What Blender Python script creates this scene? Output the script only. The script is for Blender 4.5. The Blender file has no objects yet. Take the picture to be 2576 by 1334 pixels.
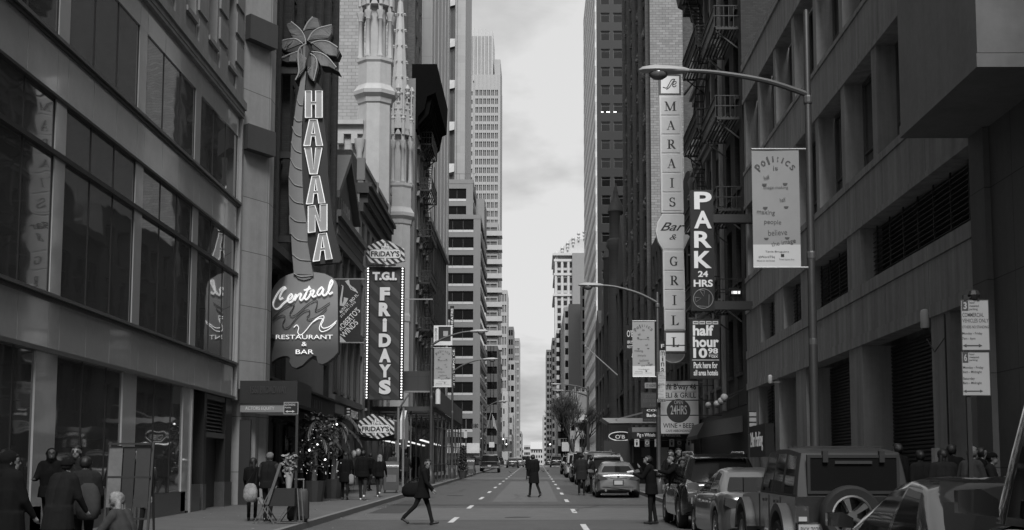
import bpy, bmesh, math, random
import numpy as np
from mathutils import Vector, Matrix, Euler
random.seed(11)
SC = bpy.context.scene
COL = SC.collection
R = math.radians
# ------------------------------------------------------------------ camera
EYE = 1.67
TILT = R(6.0)
FQ, HX, PY0 = 3435.0, 1348.0, 833.0
cd = bpy.data.cameras.new("camera")
cam = bpy.data.objects.new("camera", cd)
COL.objects.link(cam)
cam.location = (0, 0, EYE)
cam.rotation_euler = (R(90) + TILT, 0, 0)
cd.sensor_width = 36.0
cd.lens = 36.0 * FQ / 2576.0
cd.shift_x = -(HX - 1288.0) / 2576.0
cd.shift_y = (PY0 - 667.0) / 2576.0
cd.clip_start, cd.clip_end = 0.1, 6000
SC.camera = cam
SC.view_settings.view_transform = 'Standard'
SC.view_settings.look = 'None'
SC.view_settings.gamma = 1
SC.view_settings.exposure = 0.75
SC.cycles.max_bounces = 6
SC.cycles.diffuse_bounces = 3
SC.cycles.glossy_bounces = 4
SC.cycles.use_denoising = True
# ------------------------------------------------------------------ sky and sun
SUN_EL, SUN_AZ = R(48), R(176)          # azimuth of the sun seen from above, clockwise from +Y
wd = bpy.data.worlds.new("World")
SC.world = wd
wd.use_nodes = True
nt = wd.node_tree
nt.nodes.clear()
def wn(t, **k):
    n = nt.nodes.new(t)
    for a, b in k.items(): setattr(n, a, b)
    return n
wl = nt.links.new
wo = wn('ShaderNodeOutputWorld'); bg = wn('ShaderNodeBackground')
sky = wn('ShaderNodeTexSky', sky_type='NISHITA', sun_disc=False)
sky.sun_elevation = SUN_EL; sky.sun_rotation = SUN_AZ; sky.air_density = 1.0; sky.dust_density = 4.0
bw = wn('ShaderNodeRGBToBW'); wl(sky.outputs[0], bw.inputs[0])
tc = wn('ShaderNodeTexCoord'); sx = wn('ShaderNodeSeparateXYZ'); wl(tc.outputs['Generated'], sx.inputs[0])
def wm(op, a, b=None, c=None):
    n = wn('ShaderNodeMath', operation=op)
    for i, v in enumerate((a, b, c)):
        if v is None: continue
        if isinstance(v, (int, float)): n.inputs[i].default_value = v
        else: wl(v, n.inputs[i])
    return n.outputs[0]
den = wm('ADD', wm('MAXIMUM', sx.outputs[2], 0.0), 0.26)
cx = wn('ShaderNodeCombineXYZ')
wl(wm('DIVIDE', sx.outputs[0], den), cx.inputs[0]); wl(wm('DIVIDE', sx.outputs[1], den), cx.inputs[1])
def wnoise(sc, det, rough, off):
    mp = wn('ShaderNodeMapping'); mp.inputs['Location'].default_value = off; wl(cx.outputs[0], mp.inputs[0])
    n = wn('ShaderNodeTexNoise'); n.inputs['Scale'].default_value = sc; n.inputs['Detail'].default_value = det
    n.inputs['Roughness'].default_value = rough; n.inputs['Distortion'].default_value = 0.3; wl(mp.outputs[0], n.inputs[0]); return n.outputs[0]
big = wnoise(1.5, 5, 0.55, (2.3, 0.4, 0)); fine = wnoise(4.2, 7, 0.6, (7.1, 3.0, 0))
cl = wm('ADD', wm('MULTIPLY', big, 1.15), wm('MULTIPLY', fine, 0.40))        # about 0.78 on average
cl = wm('MULTIPLY', wm('SUBTRACT', cl, 0.34), 2.2)
cl = wm('MINIMUM', wm('MAXIMUM', cl, 0.68), 1.1)
base = wm('ADD', wm('MULTIPLY', bw.outputs[0], 0.16), 5.2)
wl(wm('MULTIPLY', base, cl), bg.inputs[0])
bg.inputs[1].default_value = 0.072
wl(bg.outputs[0], wo.inputs[0])
sl = bpy.data.lights.new("sun", 'SUN')
sl.energy = 2.5; sl.angle = R(20); sl.color = (1, 1, 1)
so = bpy.data.objects.new("sun", sl); COL.objects.link(so)
sd = Vector((math.sin(SUN_AZ) * math.cos(SUN_EL), math.cos(SUN_AZ) * math.cos(SUN_EL), math.sin(SUN_EL)))
so.rotation_euler = sd.to_track_quat('Z', 'Y').to_euler()
# ------------------------------------------------------------------ picture measure -> place
CT, ST = math.cos(TILT), math.sin(TILT)
def ray(qx, qy):
    u = PY0 - qy
    return Vector((qx - HX, FQ * CT - u * ST, FQ * ST + u * CT))
def W(qx, qy, d):
    r = ray(qx, qy); return Vector((0, 0, EYE)) + r * (d / r.y)
def WX(qx, qy, X):
    r = ray(qx, qy); return Vector((0, 0, EYE)) + r * (X / r.x)
def rect(qx0, qy0, qx1, qy1, d):
    m = (qy0 + qy1) / 2; n = (qx0 + qx1) / 2
    return W(qx0, m, d).x, W(n, qy1, d).z, W(qx1, m, d).x, W(n, qy0, d).z
def proj(p):
    x, y, z = p[0], p[1], p[2] - EYE
    f = y * CT + z * ST
    if f < 0.2: return None
    u = -y * ST + z * CT
    return HX + x * FQ / f, PY0 - u * FQ / f
SLOPE = 0.0135
def gz(y): return SLOPE * min(y, 250.0) - (0.004 * (y - 250) if y > 250 else 0)
KERB = 0.14
XL, XR = -9.4, 8.8
# ------------------------------------------------------------------ mesh builder
class MB:
    def __init__(s): s.v, s.f, s.m = [], [], []
    def add(s, vs, fs, m=0):
        o = len(s.v); s.v += [tuple(p) for p in vs]; s.f += [tuple(i + o for i in f) for f in fs]; s.m += [m] * len(fs); return s
    def box(s, a, b, m=0):
        x0, x1 = sorted((a[0], b[0])); y0, y1 = sorted((a[1], b[1])); z0, z1 = sorted((a[2], b[2]))
        return s.add([(x0,y0,z0),(x1,y0,z0),(x1,y1,z0),(x0,y1,z0),(x0,y0,z1),(x1,y0,z1),(x1,y1,z1),(x0,y1,z1)],
              [(0,3,2,1),(4,5,6,7),(0,1,5,4),(1,2,6,5),(2,3,7,6),(3,0,4,7)], m)
    def obox(s, c, size, rot=(0,0,0), m=0):
        M = Euler(rot).to_matrix(); c = Vector(c); h = Vector(size) / 2
        vs = [c + M @ Vector((sx*h.x, sy*h.y, sz*h.z)) for sz in (-1,1) for sx, sy in ((-1,-1),(1,-1),(1,1),(-1,1))]
        return s.add(vs, [(0,3,2,1),(4,5,6,7),(0,1,5,4),(1,2,6,5),(2,3,7,6),(3,0,4,7)], m)
    def bar(s, p, q, w, h=None, m=0):
        p, q = Vector(p), Vector(q); d = q - p; h = h or w
        up = Vector((0,0,1)) if abs(d.normalized().z) < .99 else Vector((0,1,0))
        a = d.cross(up).normalized() * (w/2); b = a.cross(d).normalized() * (h/2)
        vs = [p-a-b, p+a-b, p+a+b, p-a+b, q-a-b, q+a-b, q+a+b, q-a+b]
        return s.add(vs, [(0,1,2,3),(4,7,6,5),(0,4,5,1),(1,5,6,2),(2,6,7,3),(3,7,4,0)], m)
    def prism(s, poly, n0, n1, axis='y', m=0):
        """poly in (a, z); axis 'y': a is x, pushed along y; axis 'x': a is y, pushed along x; 'z': (x, y) pushed along z"""
        def P(a, b, n): return (a, n, b) if axis == 'y' else ((n, a, b) if axis == 'x' else (a, b, n))
        k = len(poly); vs = [P(a, b, n0) for a, b in poly] + [P(a, b, n1) for a, b in poly]
        fs = [tuple(range(k))[::-1], tuple(range(k, 2*k))] + [(i, (i+1) % k, k+(i+1) % k, k+i) for i in range(k)]
        return s.add(vs, fs, m)
    def tube(s, pts, r, n=8, m=0, caps=True):
        pts = [Vector(p) for p in pts]; k = len(pts); rs = r if isinstance(r, (list, tuple)) else [r]*k
        vs, fs, prev = [], [], None
        for i, p in enumerate(pts):
            d = (pts[min(i+1,k-1)] - pts[max(i-1,0)]).normalized()
            if prev is None:
                a = d.cross(Vector((0,0,1)) if abs(d.z) < .9 else Vector((1,0,0))).normalized()
            else: a = (prev - d * prev.dot(d)).normalized()
            prev = a; b = d.cross(a)
            vs += [p + (a*math.cos(2*math.pi*j/n) + b*math.sin(2*math.pi*j/n)) * rs[i] for j in range(n)]
        for i in range(k-1):
            fs += [(i*n+j, i*n+(j+1)%n, (i+1)*n+(j+1)%n, (i+1)*n+j) for j in range(n)]
        if caps: fs += [tuple(range(n))[::-1], tuple(range((k-1)*n, k*n))]
        return s.add(vs, fs, m)
    def lathe(s, prof, c=(0,0,0), n=16, axis='z', m=0, caps=True):
        vs, fs = [], []
        for r, h in prof:
            for j in range(n):
                a = 2*math.pi*j/n; p = (r*math.cos(a), r*math.sin(a), h)
                if axis == 'x': p = (p[2], p[0], p[1])
                elif axis == 'y': p = (p[0], p[2], p[1])
                vs.append((c[0]+p[0], c[1]+p[1], c[2]+p[2]))
        k = len(prof)
        for i in range(k-1):
            fs += [(i*n+j, i*n+(j+1)%n, (i+1)*n+(j+1)%n, (i+1)*n+j) for j in range(n)]
        if caps: fs += [tuple(range(n))[::-1], tuple(range((k-1)*n, k*n))]
        return s.add(vs, fs, m)
    def ball(s, c, r, n=12, m=0):
        r = r if isinstance(r, (tuple, list)) else (r, r, r); k = max(4, n//2); prof = []
        vs, fs = [], []
        for i in range(1, k):
            t = math.pi*i/k
            vs += [(c[0]+r[0]*math.sin(t)*math.cos(2*math.pi*j/n), c[1]+r[1]*math.sin(t)*math.sin(2*math.pi*j/n), c[2]-r[2]*math.cos(t)) for j in range(n)]
        for i in range(k-2):
            fs += [(i*n+j, i*n+(j+1)%n, (i+1)*n+(j+1)%n, (i+1)*n+j) for j in range(n)]
        a = len(vs); vs += [(c[0], c[1], c[2]-r[2]), (c[0], c[1], c[2]+r[2])]
        fs += [(a, (j+1)%n, j) for j in range(n)] + [(a+1, (k-2)*n+j, (k-2)*n+(j+1)%n) for j in range(n)]
        return s.add(vs, fs, m)
    def loft(s, rings, m=0, caps=True, closed=True):
        n = len(rings[0]); vs = [p for r in rings for p in r]; fs = []
        for i in range(len(rings)-1):
            fs += [(i*n+j, i*n+(j+1)%n, (i+1)*n+(j+1)%n, (i+1)*n+j) for j in range(n if closed else n-1)]
        if caps: fs += [tuple(range(n))[::-1], tuple(range((len(rings)-1)*n, len(rings)*n))]
        return s.add(vs, fs, m)
    def join(s, o):
        k = len(s.v); s.v += o.v; s.f += [tuple(i+k for i in f) for f in o.f]; s.m += o.m; return s
    def mesh(s, name, mats, off=(0,0,0), smooth=None):
        me = bpy.data.meshes.new(name)
        me.from_pydata([(p[0]-off[0], p[1]-off[1], p[2]-off[2]) for p in s.v], [], s.f)
        for mt in (mats if isinstance(mats, (list, tuple)) else [mats]): me.materials.append(mt)
        me.polygons.foreach_set('material_index', s.m)
        bm = bmesh.new(); bm.from_mesh(me)
        if smooth: bmesh.ops.remove_doubles(bm, verts=bm.verts, dist=2e-4)
        bmesh.ops.recalc_face_normals(bm, faces=bm.faces); bm.to_mesh(me); bm.free()
        if smooth:
            me.polygons.foreach_set('use_smooth', [True]*len(me.polygons)); me.set_sharp_from_angle(angle=R(smooth))
        me.update(); return me
    def build(s, name, mats, parent=None, smooth=None):
        """vertices are given in the place's own coordinates; the object hangs under its parent"""
        off = Vector((0,0,0)); q = parent
        while q is not None: off += q.location; q = q.parent
        o = bpy.data.objects.new(name, s.mesh(name, mats, off, smooth)); COL.objects.link(o)
        if parent is not None: o.parent = parent
        return o
def tag(o, label=None, cat=None, group=None, kind=None):
    if label: o['label'] = label
    if cat: o['category'] = cat
    if group: o['group'] = group
    if kind: o['kind'] = kind
    return o
def thing(name, label, cat, loc=(0,0,0), rz=0.0, group=None):
    o = bpy.data.objects.new(name, None); COL.objects.link(o); o.empty_display_size = .2
    o.location = loc; o.rotation_euler = (0,0,rz)
    return tag(o, label, cat, group)
def kids(o): return [c for c in bpy.data.objects if c.parent == o]
def copy_tree(o, parent=None, _map=None):
    if _map is None:
        _map = {}
        for c in bpy.data.objects:
            if c.parent: _map.setdefault(c.parent.name, []).append(c)
    c = o.copy(); COL.objects.link(c)
    if parent is not None: c.parent = parent
    for ch in _map.get(o.name, []): copy_tree(ch, c, _map)
    return c
# ------------------------------------------------------------------ materials (all grey: the photograph has no colour)
MATS = {}
def mat(name, v=.2, rough=.7, metal=0.0, kind='plain', amt=.25, scale=1.0, bump=0.0, emit=0.0, spec=.5, coat=0.0, size=(.22,.075), mortar=None, streak=0.0, ior=None, wavy=0.0, bscale=None, bvar=.26):
    if name in MATS: return MATS[name]
    m = bpy.data.materials.new(name); m.use_nodes = True; t = m.node_tree; N = t.nodes; L = t.links.new
    b = N['Principled BSDF']; b.inputs['Roughness'].default_value = rough; b.inputs['Metallic'].default_value = metal
    b.inputs['Specular IOR Level'].default_value = spec
    if ior: b.inputs['IOR'].default_value = ior
    if coat: b.inputs['Coat Weight'].default_value = coat; b.inputs['Coat Roughness'].default_value = .04
    def M(op, a, c):
        n = N.new('ShaderNodeMath'); n.operation = op
        for i, q in enumerate((a, c)):
            if isinstance(q, (int, float)): n.inputs[i].default_value = q
            else: L(q, n.inputs[i])
        return n.outputs[0]
    def grey(s):
        n = N.new('ShaderNodeCombineColor'); [L(s, n.inputs[i]) for i in range(3)]; return n.outputs[0]
    geo = N.new('ShaderNodeNewGeometry'); tcn = N.new('ShaderNodeTexCoord')
    pos = geo.outputs['Position'] if kind != 'obj' else tcn.outputs['Object']
    def noise(sc, vec, det=4, ro=.6):
        n = N.new('ShaderNodeTexNoise'); n.inputs['Scale'].default_value = sc; n.inputs['Detail'].default_value = det; n.inputs['Roughness'].default_value = ro
        L(vec, n.inputs['Vector']); return n.outputs[0]
    var = M('ADD', M('MULTIPLY', noise(.9*scale, pos), .6), M('MULTIPLY', noise(6*scale, pos), .4))
    if streak:
        mp = N.new('ShaderNodeMapping'); mp.inputs['Scale'].default_value = (2.2, 2.2, .12); L(pos, mp.inputs[0])
        var = M('ADD', M('MULTIPLY', var, 1-streak), M('MULTIPLY', noise(1.3, mp.outputs[0], 5), streak))
    fac = M('ADD', 1.0, M('MULTIPLY', M('SUBTRACT', var, .5), amt*4))
    fac = M('MAXIMUM', fac, .15)
    val = M('MULTIPLY', fac, v); hgt = var
    if kind in ('brick', 'block'):
        sp = N.new('ShaderNodeSeparateXYZ'); L(geo.outputs['Position'], sp.inputs[0]); cb = N.new('ShaderNodeCombineXYZ')
        L(M('ADD', sp.outputs[0], sp.outputs[1]), cb.inputs[0]); L(sp.outputs[2], cb.inputs[1])
        br = N.new('ShaderNodeTexBrick'); L(cb.outputs[0], br.inputs['Vector']); br.inputs['Scale'].default_value = 1.0
        br.inputs['Brick Width'].default_value = size[0]; br.inputs['Row Height'].default_value = size[1]
        br.inputs['Mortar Size'].default_value = min(size)*.09 if kind == 'brick' else .012; br.inputs['Mortar Smooth'].default_value = .2
        br.inputs['Bias'].default_value = 0
        br.offset = .5 if kind == 'brick' else 0.0
        br.inputs['Color1'].default_value = (1-bvar,)*3+(1,) if kind == 'brick' else (.93,.93,.93,1)
        br.inputs['Color2'].default_value = (1+bvar,)*3+(1,) if kind == 'brick' else (1.06,1.06,1.06,1)
        mo = mortar if mortar is not None else (.55 if kind == 'brick' else .35)
        br.inputs['Mortar'].default_value = (mo,mo,mo,1)
        val = M('MULTIPLY', val, br.outputs['Color']); hgt = M('SUBTRACT', M('MULTIPLY', var, .3), br.outputs['Fac'])
    if kind == 'pane':
        oi = N.new('ShaderNodeObjectInfo'); cr = N.new('ShaderNodeValToRGB'); L(oi.outputs['Random'], cr.inputs[0])
        cr.color_ramp.interpolation = 'CONSTANT'; e = cr.color_ramp.elements
        e[0].position = 0; e[0].color = (v,v,v,1); e[1].position = .55; e[1].color = (v*2.2,)*3+(1,)
        for p_, q_ in ((.74, v*6), (.88, v*11)): x = e.new(p_); x.color = (q_,q_,q_,1)
        val = M('MULTIPLY', cr.outputs[0], fac)
    if bump:
        bp = N.new('ShaderNodeBump'); bp.inputs['Strength'].default_value = bump; bp.inputs['Distance'].default_value = .02
        L(noise(bscale, pos, 6, .65) if bscale else hgt, bp.inputs['Height']); L(bp.outputs[0], b.inputs['Normal'])
    if wavy:
        mp = N.new('ShaderNodeMapping'); mp.inputs['Scale'].default_value = (.7, .7, 1.5); L(geo.outputs['Position'], mp.inputs[0])
        bp = N.new('ShaderNodeBump'); bp.inputs['Strength'].default_value = wavy; bp.inputs['Distance'].default_value = .03
        L(noise(1.0, mp.outputs[0], 1), bp.inputs['Height']); L(bp.outputs[0], b.inputs['Normal'])
    L(grey(val), b.inputs['Base Color'])
    if emit:
        b.inputs['Emission Color'].default_value = (1,1,1,1); b.inputs['Emission Strength'].default_value = emit
    MATS[name] = m; return m
black = mat('black_metal', .018, .55, amt=.15)
dark = mat('dark_painted_metal', .04, .5, amt=.2)
steel = mat('galvanised_steel', .28, .45, .55, amt=.2, scale=4)
white = mat('white_enamel', .55, .4, amt=.06)
pale = mat('pale_enamel', .45, .45, amt=.08)
pane = mat('window_glass', .012, .06, kind='pane', amt=.2, spec=.6, wavy=.25)
paneB = mat('dark_window_glass', .008, .05, amt=.2, spec=.5, wavy=.2)
frameM = mat('window_frame', .09, .5, amt=.2)
frameL = mat('pale_window_frame', .26, .5, amt=.2)
lamp_on = mat('lit_bulb', .9, .5, emit=1.6)
lamp_dim = mat('dim_lit_bulb', .8, .5, emit=.6)
inkK = mat('black_lettering', .012, .5, amt=.1)
inkG = mat('grey_lettering', .06, .5, amt=.1)
inkW = mat('white_lettering', .75, .5, amt=.05)
litW = mat('backlit_white_lettering', .5, .5, amt=.08, emit=.07)
# ------------------------------------------------------------------ lettering
def txt(s, x0, z0, x1, z1, y, m, parent, name='lettering', bold=0.0, shear=0.0, depth=.01, face='cam', fit=True, spacing=1.0):
    """writing that fills the box (x0,z0)-(x1,z1) of a plane: facing the street end ('cam'), or on a street wall facing +x / -x (x is then y)"""
    cu = bpy.data.curves.new(name, 'FONT'); cu.body = s; cu.size = 1; cu.offset = bold; cu.shear = shear; cu.extrude = 0.0; cu.space_character = spacing
    cu.resolution_u = 4
    ob = bpy.data.objects.new('tmp', cu); COL.objects.link(ob); dg = bpy.context.evaluated_depsgraph_get()
    me = bpy.data.meshes.new_from_object(ob.evaluated_get(dg)); bpy.data.objects.remove(ob); bpy.data.curves.remove(cu)
    co = np.empty(len(me.vertices)*3); me.vertices.foreach_get('co', co); co = co.reshape(-1,3)
    a, b = co.min(0), co.max(0); sz = np.maximum(b-a, 1e-6)
    w, h = abs(x1-x0), z1-z0
    kx, kz = w/sz[0], h/sz[1]
    if not fit: kx = kz = min(kx, kz)
    px = (co[:,0]-a[0]-sz[0]/2)*kx; pz = (co[:,1]-a[1]-sz[1]/2)*kz
    cxm, czm = (x0+x1)/2, (z0+z1)/2
    off = Vector((0,0,0)); q = parent
    while q is not None: off += q.location; q = q.parent
    n = len(co); out = np.empty((n,3))
    if face == 'cam': out[:,0] = cxm+px; out[:,1] = y; nrm = Vector((0,-1,0))
    elif face == '+x': out[:,1] = cxm+px; out[:,0] = y; nrm = Vector((1,0,0))
    else: out[:,1] = cxm-px; out[:,0] = y; nrm = Vector((-1,0,0))
    out[:,2] = czm+pz
    out -= np.array(off)
    me.vertices.foreach_set('co', out.ravel()); me.materials.clear(); me.materials.append(m)
    bm = bmesh.new(); bm.from_mesh(me)
    bmesh.ops.remove_doubles(bm, verts=bm.verts, dist=1e-4)
    if depth:
        fs = list(bm.faces); r = bmesh.ops.extrude_face_region(bm, geom=fs)
        bmesh.ops.translate(bm, verts=[e for e in r['geom'] if isinstance(e, bmesh.types.BMVert)], vec=nrm*depth)
        bmesh.ops.recalc_face_normals(bm, faces=bm.faces)
    for f_ in bm.faces: f_.smooth = False
    bm.to_mesh(me); bm.free(); me.update()
    o = bpy.data.objects.new(name, me); COL.objects.link(o)
    if parent is not None: o.parent = parent
    return o
def qtxt(s, q, d, m, parent, **k):
    x0, z0, x1, z1 = rect(*q, d); return txt(s, x0, z0, x1, z1, d, m, parent, **k)
def stroke(pts, closed=False, n=6):
    """smooth curve through 2D points"""
    out = []; k = len(pts); rng = range(k if closed else k-1)
    for i in rng:
        p0, p1, p2, p3 = (pts[(i-1) % k] if closed or i else pts[0]), pts[i], pts[(i+1) % k], (pts[(i+2) % k] if closed or i+2 < k else pts[-1])
        for j in range(n):
            t = j/n; t2, t3 = t*t, t*t*t
            out.append(tuple(.5*((2*p1[a]) + (-p0[a]+p2[a])*t + (2*p0[a]-5*p1[a]+4*p2[a]-p3[a])*t2 + (-p0[a]+3*p1[a]-3*p2[a]+p3[a])*t3) for a in range(2)))
    out.append(tuple(pts[0] if closed else pts[-1])); return out
# ================================================================== ground, road, pavements
asph = mat('asphalt', .066, .62, amt=.4, scale=1.3, bump=.35, bscale=90, streak=.35)
conc = mat('pavement_concrete', .095, .75, kind='block', size=(1.5,1.5), amt=.3, mortar=.45, bump=.2, bscale=60)
kerbm = mat('kerb_granite', .16, .6, amt=.2, scale=5)
dirt = mat('ground_earth', .06, .9, amt=.2)
paint = mat('road_paint', .5, .6, amt=.35, scale=7)
def strip_mesh(name, xs, dz, m, ys, kind='structure', wob=0):
    b = MB(); n = len(ys)
    vs = []
    for y in ys:
        a, c = xs(y); vs += [(a, y, gz(y)+dz), (c, y, gz(y)+dz)]
    b.add(vs, [(2*i, 2*i+1, 2*i+3, 2*i+2) for i in range(n-1)])
    return tag(b.build(name, m), kind=kind)
YS = [-40, 0, 50, 100, 150, 200, 250, 400, 700, 1200, 3000]
strip_mesh('ground', lambda y: (-1500, 1500), -.05, dirt, YS)
def rk(y): return 5.75 if y < 38 else (5.75 - (y-38)/5*1.25 if y < 43 else 4.5)
strip_mesh('road', lambda y: (-5.3, rk(y)), 0, asph, [-40, 0, 20, 38, 39, 40, 41, 42, 43, 70, 100, 150, 200, 222])
strip_mesh('avenue_road', lambda y: (-300, 300), 0, asph, [222, 236, 250])
strip_mesh('far_road', lambda y: (-5.3, 5.0), 0, asph, [250, 300, 400, 700, 1200])
def slab(name, xa, xb, y0, y1, m, h=KERB, n=1):
    b = MB(); ys = [y0 + (y1-y0)*i/n for i in range(n+1)]
    rings = []
    for y in ys:
        a, c = xa(y), xb(y); z = gz(y); rings.append([(a,y,z-.3),(c,y,z-.3),(c,y,z+h),(a,y,z+h)])
    b.loft(rings); return tag(b.build(name, m), kind='structure')
slab('left_pavement', lambda y: XL-2.5, lambda y: -5.45, -40, 221, conc, n=8)
slab('left_kerb', lambda y: -5.45, lambda y: -5.3, -40, 221.1, kerbm, h=KERB+.004, n=8)
slab('right_pavement', lambda y: rk(y)+.15, lambda y: XR+2.5, -40, 38, conc, n=2)
slab('right_pavement_bend', lambda y: rk(y)+.15, lambda y: XR+2.5, 38, 43, conc, n=5)
slab('right_pavement_far', lambda y: rk(y)+.15, lambda y: XR+2.5, 43, 221, conc, n=6)
slab('right_kerb', lambda y: rk(y), lambda y: rk(y)+.15, -40, 38, kerbm, h=KERB+.004, n=2)
slab('right_kerb_bend', lambda y: rk(y), lambda y: rk(y)+.15, 38, 43, kerbm, h=KERB+.004, n=5)
slab('right_kerb_far', lambda y: rk(y), lambda y: rk(y)+.15, 43, 221.1, kerbm, h=KERB+.004, n=6)
slab('left_pavement_beyond', lambda y: -40, lambda y: -5.3, 250, 900, conc, n=4)
slab('right_pavement_beyond', lambda y: 5, lambda y: 40, 250, 900, conc, n=4)
b = MB()
def flat(b, x0, x1, y0, y1, dz, m=0):
    b.add([(x0,y0,gz(y0)+dz),(x1,y0,gz(y0)+dz),(x1,y1,gz(y1)+dz),(x0,y1,gz(y1)+dz)], [(0,1,2,3)], m)
for X in (-2.15, 1.15):
    y = 10.2 if X > 0 else 14.0
    while y < 212:
        flat(b, X-.07, X+.07, y+20.6, y+23.6, .004); y += 9.2 if X < 0 else 9.6
for i in range(11): flat(b, -5.0+i*.92, -4.55+i*.92, 216.5, 219.5, .004)
flat(b, -5.2, 4.4, 211.6, 212.2, .004)
for i in range(11): flat(b, -5.0+i*.92, -4.55+i*.92, 252, 255, .004)
tag(b.build('lane_markings', paint), kind='structure')
patch = mat('asphalt_repair', .04, .6, amt=.12, scale=2, bump=.25, bscale=80)
patch2 = mat('worn_asphalt', .1, .65, amt=.3, scale=2, bump=.25, bscale=80)
b = MB(); flat(b, -.05, 2.6, 29.5, 31.2, .004); flat(b, -4.9, -3.9, 40, 52, .004); flat(b, 1.3, 2.2, 60, 78, .004); flat(b, -5.2, 4.4, 46.5, 47.6, .004)
flat(b, -5.2, 4.4, 92, 94, .004)
tag(b.build('road_patches', patch), kind='structure')
b = MB(); flat(b, -5.2, 4.4, 36, 44.2, .0035); flat(b, -1.6, .8, 50, 90, .0035); flat(b, -5.2, 4.4, 100, 106, .0035)
tag(b.build('worn_road_patches', patch2), kind='structure')
b = MB(); rnd = random.Random(21)
for k in range(16):
    x = rnd.uniform(-4.8, 3.9); y = rnd.uniform(26, 95); pts = []
    for i in range(9): pts.append((x, y)); x += rnd.uniform(-.35, .35) if k % 3 else rnd.uniform(.1, .5); y += rnd.uniform(.5, 1.4) if k % 3 else rnd.uniform(-.15, .2)
    for (xa, ya), (xb, yb) in zip(pts[:-1], pts[1:]):
        if max(xa, xb) > 4.3 or min(xa, xb) < -5.2: continue
        w = rnd.uniform(.015, .035); dx, dy = yb-ya, xa-xb; l = math.hypot(dx, dy); dx, dy = dx/l*w, dy/l*w
        b.add([(xa-dx,ya-dy,gz(ya)+.0055),(xa+dx,ya+dy,gz(ya)+.0055),(xb+dx,yb+dy,gz(yb)+.0055),(xb-dx,yb-dy,gz(yb)+.0055)], [(0,1,2,3)])
tag(b.build('road_cracks', mat('tar_seal', .018, .5, amt=.1)), kind='structure')
b = MB(); rnd = random.Random(33)
for k in range(90):
    left = k % 2; x = rnd.uniform(-5.25,-4.6) if left else rnd.uniform(-9.0,-5.6); y = rnd.uniform(27, 90); w = rnd.uniform(.015,.05); z = gz(y)+(.006 if left else KERB+.006); a = rnd.uniform(0,3)
    b.add([(x+w*math.cos(a), y+w*math.sin(a), z), (x-w*math.sin(a), y+w*math.cos(a), z+.01), (x-w*math.cos(a), y-w*math.sin(a), z), (x+w*math.sin(a), y-w*math.cos(a), z+.008)], [(0,1,2,3)])
tag(b.build('litter', mat('paper_litter', .4, .8, amt=.4, scale=9)), 'scraps of litter along the left kerb and pavement', 'litter', kind='stuff')
# manhole covers, one by one
mh = thing('manhole_cover', 'round iron manhole cover in the middle lane, the nearer of two', 'manhole cover', (-.5, 37.5, gz(37.5)+.004))
q = MB(); q.lathe([(.0,.004),(.33,.006),(.36,.002),(.36,-.02)], (0,0,0), 24); o = MB.build(q, 'cover', black); o.parent = mh
mh.rotation_euler = (math.atan(SLOPE), 0, 0)
m2 = copy_tree(mh); m2.location = (-3.4, 58, gz(58)+.004); m2['label'] = 'round iron manhole cover near the left kerb, farther up the road'
# ================================================================== buildings
def inframe(p, mx=260, my=260):
    r = proj(p); return r is not None and -mx < r[0] < 2576+mx and -my < r[1] < 1334+my
WM = {}
def winmesh(w, h, style, mats):
    k = (round(w,3), round(h,3), style, tuple(m.name for m in mats))
    if k in WM: return WM[k]
    b = MB(); e = .07 if w > .8 else .05
    b.box((-w/2,0,0),(w/2,.02,h),0)
    if style != 'bare':
        b.box((-w/2,-.06,0),(-w/2+e,-.002,h),1); b.box((w/2-e,-.06,0),(w/2,-.002,h),1)
        b.box((-w/2+e,-.06,0),(w/2-e,-.002,e),1); b.box((-w/2+e,-.06,h-e),(w/2-e,-.002,h),1)
    if style in ('sash', 'sash2'): b.box((-w/2+e,-.05,h*.5-.03),(w/2-e,-.003,h*.5+.03),1)
    if style in ('two', 'sash2', 'cross'): b.box((-.03,-.048,e),(.03,-.004,h-e),1)
    if style == 'cross': b.box((-w/2+e,-.05,h*.3-.03),(w/2-e,-.003,h*.3+.03),1)
    if style == 'trans': b.box((-w/2+e,-.05,h*.72-.025),(w/2-e,-.003,h*.72+.025),1)
    me = b.mesh('window', mats); WM[k] = me; return me
def PT(face, plane, u, z, n):
    return {'+x': (plane+n, u, z), '-x': (plane-n, u, z), '-y': (u, plane-n, z)}[face]
ROT = {'+x': R(90), '-x': R(-90), '-y': 0.0}
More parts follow.
